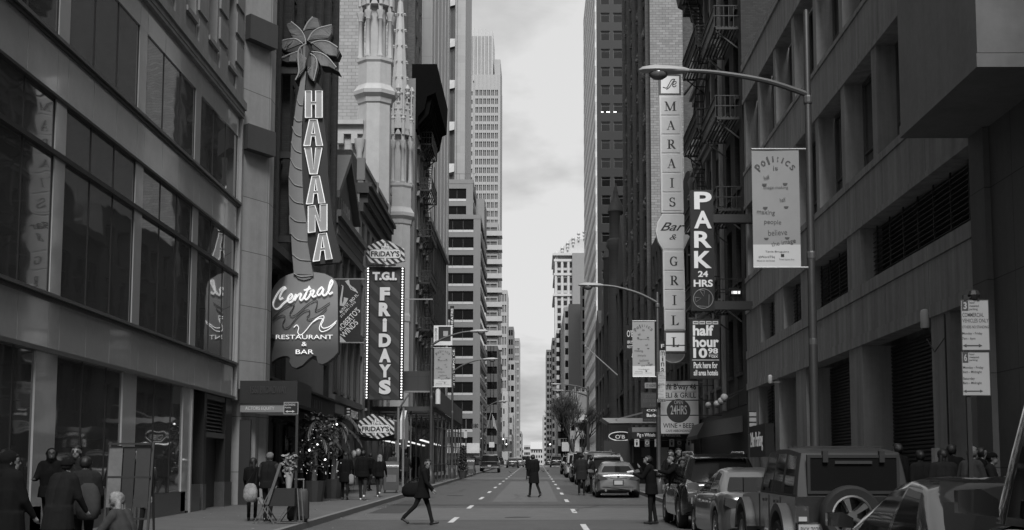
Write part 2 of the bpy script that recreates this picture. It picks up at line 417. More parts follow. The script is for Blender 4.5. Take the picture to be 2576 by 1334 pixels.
class Bld:
    def __init__(s, name, label, loc, cat='building', group=None):
        s.t = thing(name, label, cat, loc, 0, group); s.wall = MB(); s.wins = []
    def bx(s, face, plane, u0, u1, z0, z1, n0, n1, mb=None, m=0):
        (mb or s.wall).box(PT(face, plane, u0, z0, n0), PT(face, plane, u1, z1, n1), m)
    def facade(s, face, plane, u0, u1, z0, z1, cols, rows, t=.3, style='sash', mats=None, sill=0, sub=None, gap=0.0):
        mats = mats or [pane, frameM]; cols = sorted(cols); rows = sorted(rows)
        e = u0
        for a, c in cols + [(u1, u1)]:
            if a - e > .002: s.bx(face, plane, e+gap, a-gap, z0, z1, -t, 0)
            e = c
        for a, c in cols:
            zz = z0
            for za, zb in rows + [(z1, z1)]:
                if za - zz > .002: s.bx(face, plane, a, c, zz+gap, za-gap, -t, -.012)
                zz = zb
            for za, zb in rows:
                s.wins.append((face, plane, a, c, za, zb, t, style, mats))
                if sill: s.bx(face, plane, a-.06, c+.06, za-.14, za-.002, -t+.02, sill)
    def finish(s, wallm, limit=100, smooth=None, wallname='wall'):
        s.w = s.wall.build(wallname, wallm, s.t, smooth); L = Vector(s.t.location)
        ws = []
        for w in s.wins:
            c = Vector(PT(w[0], w[1], (w[2]+w[3])/2, w[4], -w[6]+.03))
            if inframe(c): ws.append((c.length, c, w))
        ws.sort(key=lambda q: q[0])
        for d, c, (f, p, a, e, za, zb, t, st, mats) in ws[:limit]:
            o = bpy.data.objects.new('window', winmesh(e-a-.004, zb-za-.004, st, mats)); COL.objects.link(o)
            o.parent = s.t; o.location = c - L; o.rotation_euler = (0,0,ROT[f])
        if len(ws) > limit:
            b = MB(); mats = ws[-1][2][8]
            for d, c, (f, p, a, e, za, zb, t, st, _) in ws[limit:]:
                b.box(PT(f,p,a,za,-t+.005), PT(f,p,e,zb,-t+.03), 0)
            tag(b.build('window', mats, s.t), kind='stuff')
        return s
def span(a, b, n, w):
    """n openings of width w spread evenly between a and b"""
    p = (b-a)/n; return [(a+p*(i+.5)-w/2, a+p*(i+.5)+w/2) for i in range(n)]
# ---------------- left: the glass-fronted office building
cglass = mat('curtain_wall_glass', .06, .025, amt=.15, spec=.8, ior=1.7, wavy=.1)
cpanel = mat('backpainted_glass_panel', .36, .06, amt=.1, spec=.6, ior=1.6, wavy=.1)
alu = mat('aluminium_trim', .14, .35, .4, amt=.1)
alud = mat('dark_aluminium', .03, .4, .2, amt=.1)
stoneG = mat('grey_limestone', .2, .75, kind='plain', amt=.35, streak=.5, bump=.1)
granite = mat('polished_granite', .07, .3, amt=.25, scale=8)
g = Bld('glass_office_building', 'office block with a curtain wall of dark glass and grey bands, at the near left', (XL, 24, 0))
Y0, Y1 = -8.0, 42.6
g.wall.box((-32, Y0, -1), (XL-.35, Y1, 13.0))
g.wall.box((XL-.349, 37.4, 4.0), (XL-.02, Y1-.02, 4.08))
pan = MB(); bar = MB(); ledge = MB()
ks = range(-6, 4); cols = []
def bay(k): return 26.2 + 5.37*k
for k in ks:
    y = bay(k)
    if y > Y1: break
    for i in range(3):
        a = y + .62 + 1.585*i; c = min(a + 1.585, Y1)
        if a < Y1-.2: cols.append((a, c))
    ce = min(y+.61, Y1)
    for za, zb in ((5.14,9.0),(10.2,12.3)): pan.box((XL-.3, y+.01, za), (XL-.012, ce, zb))
    if y < 37: pan.box((XL-.3, y-.45 if k else y-.55, gz(y)+.2), (XL-.02, ce, 4.0))
for za, zb in ((4.09, 5.0), (9.06, 10.05), (12.3, 12.95)):
    for k in ks:
        y = bay(k)
        if y > Y1: break
        if y+.61 <= Y1: pan.box((XL-.3, y+.012, za), (XL-.01, y+.608, zb))
    for a, c in cols: pan.box((XL-.3, a+.012, za), (XL-.01, c-.012, zb))
for za, zb, p in ((4.0,4.085,.06),(5.0,5.07,.05),(5.075,5.14,.1),(9.0,9.06,.05),(10.05,10.12,.05),(10.125,10.2,.1),(7.86,7.96,.05)):
    (ledge if p > .05 else bar).box((XL-.28, Y0, za), (XL+p, Y1, zb))
for z0, z1, p in ((12.95,13.05,.1),(13.05,13.2,.12),(13.2,13.45,.18)): g.wall.box((XL-.35, Y0, z0), (XL+p, Y1, z1))
# masonry storeys above
wy = [41.1, 38.6, 36.1] + [33.6-2.5*i for i in range(12)]
g.facade('+x', XL, Y0, Y1, 13.45, 44, [(y-.55, y+.55) for y in wy if y-.6 > Y0], [(14.2+3.9*i, 16.9+3.9*i) for i in range(7)], t=.5, style='sash', mats=[paneB, frameM], sill=.08)
g.wall.box((-32, Y0, 13.45), (XL-.5, Y1, 44))
for y in [w-1.25 for w in wy] + [42.05]:
    if y < 20: continue
    z = 13.6
    while z < 30: g.wall.box((XL, y-.52, z), (XL+.06, y+.52, z+.66)); z += .92
g.finish(stoneG, limit=40)
for a, c in cols:
    for za, zb in ((5.145,7.855),(7.965,8.995),(10.205,12.295)):
        if inframe((XL, (a+c)/2, (za+zb)/2), 500, 300):
            q = MB(); q.box((XL-.2, a+.02, za), (XL-.05, c-.02, zb)); q.build('window', cglass, g.t)
    if c < 37.3 and inframe((XL, c, 2), 700, 300):
        q = MB(); q.box((XL-.2, a+.02, gz(a)+.75), (XL-.06, c-.02, 3.995)); q.build('shop_window', cglass, g.t)
        q = MB(); q.box((XL-.25, a+.0, gz(a)-.2), (XL-.02, c, gz(a)+.74)); q.build('stall_riser', granite, g.t)
for a, c in cols:
    bar.box((XL-.2, c-.018, 5.14), (XL-.035, c+.018, 9.0)); bar.box((XL-.2, c-.018, 10.2), (XL-.035, c+.018, 12.3))
    if c < 37.3: bar.box((XL-.2, c-.02, .6), (XL-.045, c+.02, 4.0))
pan.build('spandrel_panels', cpanel, g.t); bar.build('mullions', alud, g.t); ledge.build('sill_rails', alu, g.t)
q = MB(); q.box((XL-.3, 42.5, 3.98), (XL+.08, 42.72, 12.94)); q.build('corner_trim', mat('bright_aluminium', .4, .3, .5, amt=.1), g.t)
q = MB(); q.box((XL-.2, 37.3, 0), (XL+.02, 37.42, 4.0)); q.build('corner_trim', mat('bright_aluminium'), g.t)
# ground floor recess beside the shop window: granite piers, louvre, dark doorway
q = MB(); q.box((XL-.9, 37.6, 0), (XL-.03, 38.6, 1.4)); q.box((XL-.9, 38.95, 0), (XL-.03, 39.3, 1.4)); q.box((XL-.9, 41.6, 0), (XL-.03, 42.6, 1.45)); q.build('pier_base', granite, g.t)
q = MB(); q.box((XL-.85, 38.95, 1.4), (XL-.05, 39.25, 4.0)); q.box((XL-.85, 41.65, 1.45), (XL-.05, 42.5, 4.0)); q.build('pier', alud, g.t)
q = MB(); q.box((XL-.5, 39.25, 2.75), (XL-.08, 41.65, 2.9)); q.box((XL-.5, 39.25, 3.85), (XL-.08, 41.65, 3.99))
for i in range(8): q.obox((XL-.2, 40.45, 3.0+.11*i), (.14, 2.36, .02), (0, R(35), 0))
q.build('louvre', alu, g.t)
q = MB(); q.box((XL-.34, 37.42, -.1), (XL-.345, 42.6, 4.0)); q.build('entrance_recess', black, g.t)
# ---------------- the chamfered stone building beside it
limeb = mat('limestone_blocks', .26, .75, kind='block', size=(3.2,1.75), amt=.3, mortar=.3, streak=.45, bump=.1)
c1 = Bld('chamfered_stone_building', 'pale stone office building with slanting corner piers between glass block and dark brick tower', (-9.2, 43.6, 0))
poly = [(-30, 42.75), (XL+.02, 42.75), (-8.74, 44.05), (-8.74, 44.75), (-9.6, 44.9), (-30, 44.9)]
c1.wall.prism(poly, 4.35, 48, 'z')
c1.wall.prism([(-30,43.3),(-9.2,43.3),(-8.95,43.7),(-8.95,44.2),(-8.75,44.4),(-8.75,44.75),(-9.6,44.9),(-30,44.9)], -.5, 4.35, 'z')
c1.finish(limeb)
for z in (12.0, 15.6):
    q = MB(); q.prism([(XL+.03,42.78),(-8.76,43.97),(-8.5,43.76),(-9.15,42.56)], z, z+.8, 'z'); q.build('stone_hood', mat('stone_hood', .05, .7, amt=.2, streak=.4), c1.t)
q = MB(); q.box((-9.35, 43.15, 0.5), (-9.0, 43.28, 3.4)); q.build('doorway', black, c1.t)
q = MB()
x0, z0, x1, z1 = rect(602, 958, 748, 1016, 42.9)
q.box((x0, 42.9, z0), (x1, 45.6, z1)); can = q.build('entrance_canopy', mat('canopy_bronze', .022, .35, amt=.2), None); tag(can, 'dark entrance canopy lettered 1560 BROADWAY over the pavement', 'canopy')
qtxt('1560 BROADWAY', (630, 972, 722, 990), 42.897, mat('bronze_lettering', .05, .3, amt=.1), can, bold=.0, depth=.03)
x0, z0, x1, z1 = rect(604, 1018, 715, 1037, 42.95)
q = MB(); q.box((x0, 42.95, z0), (x1, 45.4, z1)); lb = q.build('lit_fascia', mat('lit_canopy_panel', .14, .5, amt=.08, emit=.02), can)
qtxt('ACTORS EQUITY', (617, 1023, 690, 1033), 42.947, mat('pale_lettering', .5, .5), can, depth=.006)
# ---------------- left: dark brick tower behind the palm sign
bkD = mat('dark_brick', .026, .85, kind='brick', amt=.25, streak=.4, bump=.3)
bkD2 = mat('brown_brick', .055, .85, kind='brick', amt=.25, streak=.4, bump=.3)
bkM = mat('mid_brick', .10, .85, kind='brick', amt=.2, streak=.3, bump=.3)
bkL = mat('pale_brick', .25, .85, kind='brick', size=(.62,.27), amt=.16, mortar=.62, streak=.4, bump=.2, bvar=.1)
lime = mat('church_limestone', .34, .8, kind='block', size=(1.2,.55), amt=.16, mortar=.75, streak=.4, bump=.15)
limeP = mat('carved_limestone', .34, .8, amt=.2, streak=.3, scale=2, bump=.15)
iron = mat('fire_escape_iron', .012, .6, amt=.1)
d1 = Bld('dark_brick_tower', 'tall sooty brick building with narrow windows, directly behind the palm tree sign', (XL, 52, 0))
cols = span(45.2, 61.4, 7, 1.15)
d1.facade('+x', XL, 44.95, 61.8, 4.9, 46, cols, [(6.6+3.35*i, 8.9+3.35*i) for i in range(11)], t=.35, style='sash', mats=[paneB, frameM], sill=.1)
for a, c in cols: d1.wall.box((XL+.001, c+.25, 9.5), (XL+.28, c+.75, 45))
d1.wall.box((-30, 44.95, -.5), (XL-.35, 61.8, 46)); d1.wall.box((-30, 44.95, 4.9), (XL-.352, 61.8, 46.5))
for z in (9.0, 9.3): d1.wall.box((XL, 44.96, z), (XL+.25+(z-9), 61.8, z+.28))
d1.finish(bkD, limit=80)
# restaurant front on its ground floor
q = MB(); q.box((XL-.34, 45.0, -.2), (XL-.08, 61.7, 4.88)); q.build('shopfront_backing', black, d1.t)
q = MB(); q.box((XL-.05, 50.5, 4.95), (XL+.12, 59.5, 6.45)); q.build('stone_panel', mat('stone_fascia', .16, .75, amt=.15, streak=.4), d1.t)
q = MB(); q.box((XL-.05, 45.2, 4.2), (XL+.35, 61.2, 4.85)); q.box((XL-.05, 45.0, 4.86), (XL+.55, 61.5, 4.95)); q.box((XL-.05, 45.2, 3.6), (XL+.2, 61.2, 3.75)); q.build('shop_cornice', mat('dark_wood', .014, .5, amt=.25, scale=3), d1.t)
q = MB()
for i in range(24): q.box((XL+.351, 47+.45*i, 4.36), (XL+.365, 47.12+.45*i+.1*(i % 3), 4.72))
q.build('carved_frieze', mat('dull_gilt', .1, .5), d1.t)
q = MB(); q.prism([(XL+.35,3.75),(XL+2.1,3.35),(XL+2.1,3.3),(XL+.35,3.6)], 46.2, 60.5, 'y'); q.build('awning', mat('dark_awning_canvas', .012, .9, amt=.2), d1.t)
for y in (46.2, 48.0, 51.0, 54.5, 58.0, 61):
    q = MB(); q.lathe([(.2,0),(.22,.25),(.13,.32),(.11,2.6),(.2,2.85),(.24,3.0)], (XL+.3, y, gz(y)+.13), 12); q.build('shop_column', mat('dark_wood'), d1.t, 40)
q = MB(); q.box((XL-.05, 51.0, gz(51)), (XL+.12, 61, gz(51)+1.0)); q.build('stall_riser', mat('dark_wood'), d1.t)
for y in (52.5, 55.2, 57.9):
    q = MB(); q.box((XL-.04, y-1.15, gz(y)+1.0), (XL+.0, y+1.15, 3.5)); q.build('shop_window', paneB, d1.t)
for i, (y, z) in enumerate(((47.0, 3.05), (50.2, 3.0))):
    t = thing('wall_lantern', ['lit wrought iron lantern nearest the canopy, over the restaurant entrance', 'lit wrought iron lantern farther from the canopy, among the palm leaves'][i], 'lantern', (XL+.95, y, z), 0, 'lanterns at the restaurant')
    q = MB(); q.lathe([(.04,.4),(.16,.28),(.17,.24),(.12,.24),(.09,-.12),(.13,-.15),(.04,-.22)], (XL+.95,y,z), 6); q.bar((XL+.35,y,z+.4),(XL+.95,y,z+.42),.04); q.build('lantern_frame', black, t)
    q = MB(); q.ball((XL+.95,y,z+.03), (.07,.07,.09), 8); q.build('lantern_glass', lamp_dim, t)
# ---------------- low building with a pediment, then the one with a balustrade
p1 = Bld('pedimented_building', 'low dark stone building with a pediment and heavy dentil cornice, right of the neon letters', (XL, 66, 0))
tan = mat('tan_stone', .19, .8, amt=.18, streak=.4, bump=.1)
stD = mat('dark_stucco', .085, .8, amt=.2, streak=.5, bump=.1)
p1.facade('+x', XL, 61.85, 71.5, -.5, 13.2, span(62.4, 71.2, 4, 1.2), [(5.6,8.3),(9.3,11.8)], t=.3, style='sash', mats=[paneB, frameM], sill=.1)
p1.wall.box((-24, 61.85, -.5), (XL-.3, 71.5, 13.2)); 
for z0, z1, p in ((12.3,12.7,.25),(13.2,13.5,.3),(13.5,13.8,.45)): p1.wall.box((XL-.2, 61.9, z0), (XL+p, 71.6, z1))
for i in range(24): p1.wall.box((XL+.0, 62.1+.4*i, 12.72), (XL+.28, 62.32+.4*i, 13.18))
p1.wall.prism([(63.2,13.8),(70.6,13.8),(70.6,14.6),(66.9,17.0),(63.2,14.6)], XL-3.0, XL-.15, 'x')
p1.wall.prism([(63.0,14.6),(66.9,17.15),(70.8,14.6),(70.8,14.95),(66.9,17.55),(63.0,14.95)], XL-3.1, XL+.2, 'x')
for z in (8.6, 5.0): p1.wall.box((XL, 61.9, z), (XL+.3, 71.45, z+.3))
for i in range(5): p1.wall.box((XL+.001, 61.95+2.33*i, 5.3), (XL+.16, 62.3+2.33*i, 12.3))
p1.finish(stD)
q = MB()
for i in range(6): q.box((XL-.149, 64.8+.75*i, 14.25), (XL-.1, 65.1+.75*i, 15.1))
q.box((XL-.149, 64.4, 14.05), (XL-.08, 69.4, 14.15)); q.build('carved_panel', mat('carved_relief', .15, .7), p1.t)
q = MB(); q.box((XL-.06, 62.2, .6), (XL-.02, 71.2, 4.4)); q.build('shop_window', paneB, p1.t)
lf = MB(); lf.box((XL-.02, 62.2, 4.45), (XL+.18, 71.3, 4.95)); lfo = lf.build('shop_fascia', black, p1.t)
txt("T.G.I. FRiDAY'S", 66.4, 4.5, 70.8, 4.9, XL+.182, litW, p1.t, face='+x')
q = MB(); q.box((XL+.181, 62.6, 4.5), (XL+.2, 65.6, 4.9)); q.build('pale_panel', mat('dim_lit_panel', .2, .5, amt=.3, scale=2), p1.t)
p2_ = Bld('balustraded_building', 'four storey tan stone building with a dark bracket cornice and roof balustrade', (XL, 78, 0))
p2_.facade('+x', XL, 71.6, 84.3, -.5, 16.6, span(72.2, 83.8, 5, 1.15), [(5.3,8.0),(9.2,11.9),(13.0,15.3)], t=.35, style='sash', mats=[paneB, frameM], sill=.12)
p2_.wall.box((-24, 71.6, -.5), (XL-.35, 84.3, 16.6)); p2_.finish(tan)
q = MB()
for z0, z1, p in ((15.6,16.1,.22),(16.6,16.95,.5),(16.95,17.15,.65)): q.box((XL-.3, 71.55, z0), (XL+p, 84.4, z1))
for i in range(26): q.box((XL-.1, 71.8+.48*i, 16.12), (XL+.42, 72.02+.48*i, 16.58))
q.build('cornice', mat('dark_cornice', .045, .7, amt=.2, streak=.3), p2_.t)
q = MB(); q.box((XL-.1, 71.6, 18.2), (XL+.22, 84.3, 18.42)); q.box((XL-.1, 71.6, 17.152), (XL+.2, 84.3, 17.3))
for i in range(33): q.lathe([(.05,0),(.1,.25),(.06,.6),(.09,.9)], (XL+.06, 71.8+.39*i, 17.3), 6)
for y in (71.75, 77.9, 84.1): q.box((XL-.15, y-.18, 17.3), (XL+.27, y+.18, 18.5))
q.build('balustrade', tan, p2_.t, 40)
q = MB(); q.box((-16, 72.5, 16.6), (-11.8, 79, 20.6)); q.box((-11.8, 75.5, 16.6), (-10.4, 79, 19.9)); q.box((-16.1, 72.4, 20.6), (-11.7, 79.1, 20.75)); q.build('roof_bulkhead', bkD2, p2_.t)
# ---------------- the church
ch = thing('gothic_church', 'pale limestone gothic church front with octagonal turrets and an arched window', 'church', (-11, 94, 0))
b = MB(); b.box((-34, 89.6, -.5), (-11.6, 102.5, 24.3)); b.build('wall', lime, ch)
b = MB()
b.box((-34, 89.3, 24.3), (-11.55, 102.6, 24.9)); b.box((-34, 89.0, 24.9), (-11.5, 102.7, 25.2)); b.box((-34, 89.35, 21.6), (-11.58, 89.7, 22.0))
for i in range(16): b.box((-11.9-.9*i, 89.05, 23.6), (-12.3-.9*i, 89.58, 24.28))
b.lathe([(.3,0),(.22,.3),(.2,7.6),(.32,8.0),(.38,8.5)], (-11.75, 89.2, 15.4), 10)
b.build('cornice', limeP, ch, 40)
b = MB()   # gable wall with a deep arched window
F0 = -10.75
pts = [(91.0,-.5),(99.6,-.5),(99.6,23.5),(95.3,32.5),(91.0,23.5)]
b.prism(pts, F0-1.6, F0-.55, 'x'); b.build('gable_wall', lime, ch)
def arch(y0, y1, zb, zs, n=10):
    c = (y0+y1)/2; w = (y1-y0)/2; out = [(y0, zb)]
    for i in range(n+1):
        t = i/n; out.append((y0 + w*t, zs + 1.75*w*math.sin(t*math.pi/2)**.9 if t else zs))
    for i in range(n-1, -1, -1):
        t = i/n; out.append((y1 - w*t, zs + 1.75*w*math.sin(t*math.pi/2)**.9 if t else zs))
    out.append((y1, zb)); return out
a = arch(92.3, 98.3, 7.5, 15.5)
rings = []
for (gx, k) in ((F0-.5, .86), (F0-.3, .93), (F0-.02, 1.0), (F0+.12, 1.06), (F0-.5, 1.08)):
    rings.append([(gx, 95.3+(y-95.3)*k, 7.5+(z-7.5)*(k*.5+.5)) for y, z in a])
b = MB(); b.loft(rings, caps=False, closed=False); b.build('arch_moulding', limeP, ch, 60)
b = MB(); b.prism([(95.3+(y-95.3)*.86, 7.5+(z-7.5)*.93) for y, z in a], F0-.56, F0-.45, 'x'); b.build('arched_window', mat('leaded_glass', .02, .25, amt=.3, scale=6), ch)
b = MB()
for y in (93.2, 94.25, 95.3, 96.35, 97.4): b.tube([(F0-.4, y, 7.5), (F0-.4, y, 19)], .09, 6)
for y in (93.7, 95.8, 97.0): b.lathe([(.16,0),(.1,.2),(.1,2.6),(.2,2.9)], (F0-.05, y, 12.0), 8)
b.build('tracery', limeP, ch)
for z in (22.2, 11.5, 6.5):
    q = MB(); q.box((F0-.6, 91.0, z), (F0+.1, 99.6, z+.35)); q.build('string_course', limeP, ch)
def octa(r, z, c, rot=R(22.5)): return [(c[0]+r*math.cos(rot+i*R(45)), c[1]+r*math.sin(rot+i*R(45)), z) for i in range(8)]
def turret(c, r, z0, zc, k=1.0):
    """octagonal shaft, corbelled cornice, pedestal, open arcade of colonnettes, gables with crockets, spire"""
    b = MB()
    rr = [(r*1.12,z0),(r*1.12,z0+5),(r,z0+5.5),(r,zc-7.9*k),(r*1.06,zc-7.8*k),(r*1.06,zc-7.4*k),(r,zc-7.2*k),(r,zc-.6*k),(r*1.08,zc-.5*k),(r*1.12,zc-.2*k),(r*1.32,zc+.05*k),(r*1.34,zc+.3*k),(r*1.1,zc+.65*k),(r*1.05,zc+.75*k),(r*1.05,zc+2.2*k),(r*1.14,zc+2.35*k),(r*1.14,zc+2.55*k),(r*.8,zc+2.6*k),(r*.62,zc+2.7*k),(r*.62,zc+6.2*k),(r*1.02,zc+6.25*k),(r*1.02,zc+6.7*k),(r*.85,zc+6.8*k),(r*.6,zc+10*k),(r*.32,zc+15*k),(.05,zc+19*k)]
    b.loft([octa(q, z, c) for q, z in rr]); sh = b.build('turret', limeP, ch)
    b = MB()
    for i in range(8):
        an = R(22.5) + i*R(45); p = (c[0]+r*.95*math.cos(an), c[1]+r*.95*math.sin(an))
        b.lathe([(.19*r,0),(.19*r,.12),(.13*r,.25),(.115*r,2.55*k),(.15*r,2.6*k),(.14*r,2.75*k),(.24*r,3.05*k),(.24*r,3.2*k)], (p[0],p[1],zc+2.58*k), 8)
    b.build('colonnettes', limeP, sh, 40)
    b = MB()
    for i in range(8):
        a0, a1 = R(22.5)+i*R(45), R(67.5)+i*R(45); m = (a0+a1)/2
        P = lambda t, rad, z: (c[0]+rad*((1-t)*math.cos(a0)+t*math.cos(a1)), c[1]+rad*((1-t)*math.sin(a0)+t*math.sin(a1)), z)
        for rad0, rad1 in ((1.02*r, .9*r),):
            fr, bk = [], []
            za = zc+5.8*k
            out = [(0,za),(0,za+1.0*k),(.5,za+3.3*k),(1,za+1.0*k),(1,za),(.86,za),(.82,za+.35*k),(.66,za+.72*k),(.5,za+.86*k),(.34,za+.72*k),(.18,za+.35*k),(.14,za)]
            fr = [P(t, rad0, z) for t, z in out]; bk = [P(t, rad1, z) for t, z in out]
            n = len(out); b.add(fr+bk, [(0,1,11),(1,10,11),(1,9,10),(1,2,9),(2,8,9),(2,3,8),(3,7,8),(3,6,7),(3,5,6),(3,4,5)] + [(j,(j+1)%n,n+(j+1)%n,n+j) for j in range(n)])
            apex = P(.5, 1.0*r, za+3.35*k); b.lathe([(.1*r,0),(.2*r,.2*k),(.07*r,.35*k),(.22*r,.6*k),(.05*r,.95*k)], apex, 6)
            for q in range(1, 5):
                for sgn in (0, 1):
                    t = .5*q/5 if not sgn else 1-.5*q/5; b.ball(P(t, 1.05*r, za+1.0*k+2.3*k*(q/5)), .085*r, 6)
        pp = (c[0]+r*1.0*math.cos(a0), c[1]+r*1.0*math.sin(a0), za+.9*k)
        b.lathe([(.13*r,-.5*k),(.13*r,.6*k),(.2*r,.75*k),(.1*r,.9*k),(.03*r,3.2*k)], pp, 6)
        for q in range(9):
            zz = zc+7.0*k+q*1.25*k; rad = r*(.83-.066*q); b.ball((c[0]+rad*math.cos(a0), c[1]+rad*math.sin(a0), zz), .09*r, 5)
    b.build('carved_gables', limeP, sh)
c_ = W(943, 235, 90); turret((c_.x, 90.2), 1.13, -.5, W(943, 236, 89.1).z)
c_ = W(1002, 560, 101); turret((c_.x, 101), 1.0, -.5, W(1002, 545, 100.2).z, 1.0)
# taller brick block behind the church and a red-brown tower further on
b1 = Bld('pale_brick_block', 'tall windowless wall of pale brick rising behind the church turret', (-22, 108, 0))
b1.wall.box((-60, 104, -.5), (-11.45, 118, 62)); b1.finish(bkL)
q = MB(); q.box((-34, 103.4, 27.0), (-16.6, 103.98, 27.3)); q.box((-30, 103.2, 27.3), (-18.2, 103.9, 27.75)); q.build('roof_snow_ledge', white, b1.t)
b2 = Bld('mid_grey_tower', 'plain mid grey brick tower with a column of small windows, right of the church spire', (-11, 121, 0))
b2.facade('+x', -10.9, 119.5, 127, -.5, 70, span(120, 126.6, 2, 1.3), [(30+3.3*i, 31.7+3.3*i) for i in range(11)], t=.25, style='sash', mats=[paneB, frameM])
b2.wall.box((-40, 119.5, -.5), (-11.15, 127, 70)); b2.finish(bkM)
# ---------------- tenement with the fire escape and big black cornice
t1 = Bld('tenement_building', 'narrow grey tenement with a huge black roof cornice and an iron fire escape', (XL, 110, 0))
YT0, YT1 = 104.2, 117.6
t1.facade('+x', XL, YT0, YT1, -.5, 32.5, span(105.2, 117.2, 4, 1.2), [(6.0+3.75*i, 8.5+3.75*i) for i in range(7)], t=.3, style='sash', mats=[paneB, frameM], sill=.14)
t1.wall.box((-30, YT0, -.5), (XL-.3, YT1, 32.5))
for i in range(7):
    for a, c in span(105.2, 117.2, 4, 1.2): t1.wall.prism([(a-.2,8.55+3.75*i),(c+.2,8.55+3.75*i),((a+c)/2,9.1+3.75*i)], XL, XL+.2, 'x')
t1.finish(mat('grey_stucco', .15, .8, amt=.15, streak=.5))
q = MB(); zc = W(1070, 178, 106).z
q.prism([(XL-.3,zc-5.4),(XL+.15,zc-5.2),(XL+.2,zc-4.2),(XL+.7,zc-3.6),(XL+.9,zc-2.6),(XL+1.55,zc-2.3),(XL+1.65,zc),(XL-.3,zc)], YT0+.02, YT1, 'y')
for i in range(12): q.prism([(XL+.2,zc-4.8),(XL+1.0,zc-3.9),(XL+1.25,zc-2.5),(XL+.2,zc-2.5)], YT0+.4+1.1*i, YT0+.65+1.1*i, 'y')
q.build('cornice', mat('matt_black_iron', .004, .95, amt=.2, spec=.05), t1.t)
def fire_escape(X, s, y0, y1, zs, name, label, dep=1.05, ladder=True):
    t = thing(name, label, 'fire escape', (X, (y0+y1)/2, zs[0])); w = dep*s
    for k, z in enumerate(zs):
        b, rl, ld = MB(), MB(), MB()
        for i in range(7): b.box((X+w*(i+.3)/7, y0, z), (X+w*(i+.75)/7, y1, z+.04))
        b.box((X, y0, z-.1), (X+w, y0+.06, z)); b.box((X, y1-.06, z-.1), (X+w, y1, z)); b.box((X+w-.06*s, y0, z-.1), (X+w, y1, z-.001))
        for y in (y0+.3, y1-.3): b.bar((X, y, z-.85), (X+w*.95, y, z-.05), .06)
        for h in (.95, .5): 
            rl.bar((X+w, y0, z+h), (X+w, y1, z+h), .045); rl.bar((X, y0, z+h), (X+w, y0, z+h), .045); rl.bar((X, y1, z+h), (X+w, y1, z+h), .045)
        n = int((y1-y0)/.22)
        for i in range(n+1): rl.bar((X+w, y0+(y1-y0)*i/n, z), (X+w, y0+(y1-y0)*i/n, z+.95), .025)
        for i in range(1, 5): rl.bar((X+w*i/5, y0, z), (X+w*i/5, y0, z+.95), .025)
        if k+1 < len(zs) and ladder:
            zb = zs[k+1]; ya, yb = (y0+.5, y1-.5) if k % 2 else (y1-.5, y0+.5); nn = int((zb-z)/.28)
            for off in (.3, .75): ld.bar((X+w*off, ya, z+.03), (X+w*off, yb, zb), .05)
            for i in range(1, nn): f = i/nn; ld.box((X+w*.3, ya+(yb-ya)*f-.07, z+(zb-z)*f), (X+w*.75, ya+(yb-ya)*f+.07, z+(zb-z)*f+.03))
        b.build('platform', iron, t); rl.build('railing', iron, t)
        if ld.v: ld.build('stair', iron, t)
    return t
fire_escape(XL, 1, 107.5, 113.5, [5.6+3.75*i for i in range(7)], 'fire_escape', 'black iron fire escape zigzagging down the grey tenement under the big cornice')
# ladder between the balconies
q = MB()
for y in (111.0, 111.45): q.bar((XL+1.0, y, 5), (XL+1.0, y, 27), .05)
for i in range(62): q.bar((XL+1.0, 111, 5.2+.35*i), (XL+1.0, 111.45, 5.2+.35*i), .035)
tag(q.build('iron_ladder', iron), 'long straight iron ladder in front of the tenement balconies', 'ladder')
# ---------------- dark brick theatre wall, striped stone tower
t2 = Bld('theatre_building', 'dark brick theatre wall with a pale coping, below the striped stone tower', (XL, 128, 0))
t2.facade('+x', XL, 117.7, 142, -.5, 23.6, span(118.5, 141.5, 8, 1.0), [(7+3.6*i, 9+3.6*i) for i in range(4)], t=.2, style='sash', mats=[paneB, frameM])
t2.wall.box((-24, 117.7, -.5), (XL-.2, 142, 23.6)); t2.finish(bkD)
q = MB(); q.box((-24, 117.6, 23.6), (XL+.3, 142.2, 24.0)); q.build('coping', mat('pale_coping', .3, .7, amt=.15), t2.t)
strip = mat('striped_travertine', .33, .7, kind='block', size=(1.55,4.2), amt=.12, mortar=.35, streak=.6)
t3 = Bld('striped_stone_tower', 'very tall windowless pale tower with vertical panel stripes, beside the banded office block', (-11, 156, 0))
xa = -11.0
t3.wall.box((-40, 142.3, -.5), (xa-.3, 170, 120))
for i in range(10): t3.wall.box((xa-.3, 142.3+2.78*i, -.5), (xa - (.0 if i % 2 else .09), 142.3+2.78*(i+1)-.06, 120))
t3.finish(strip)
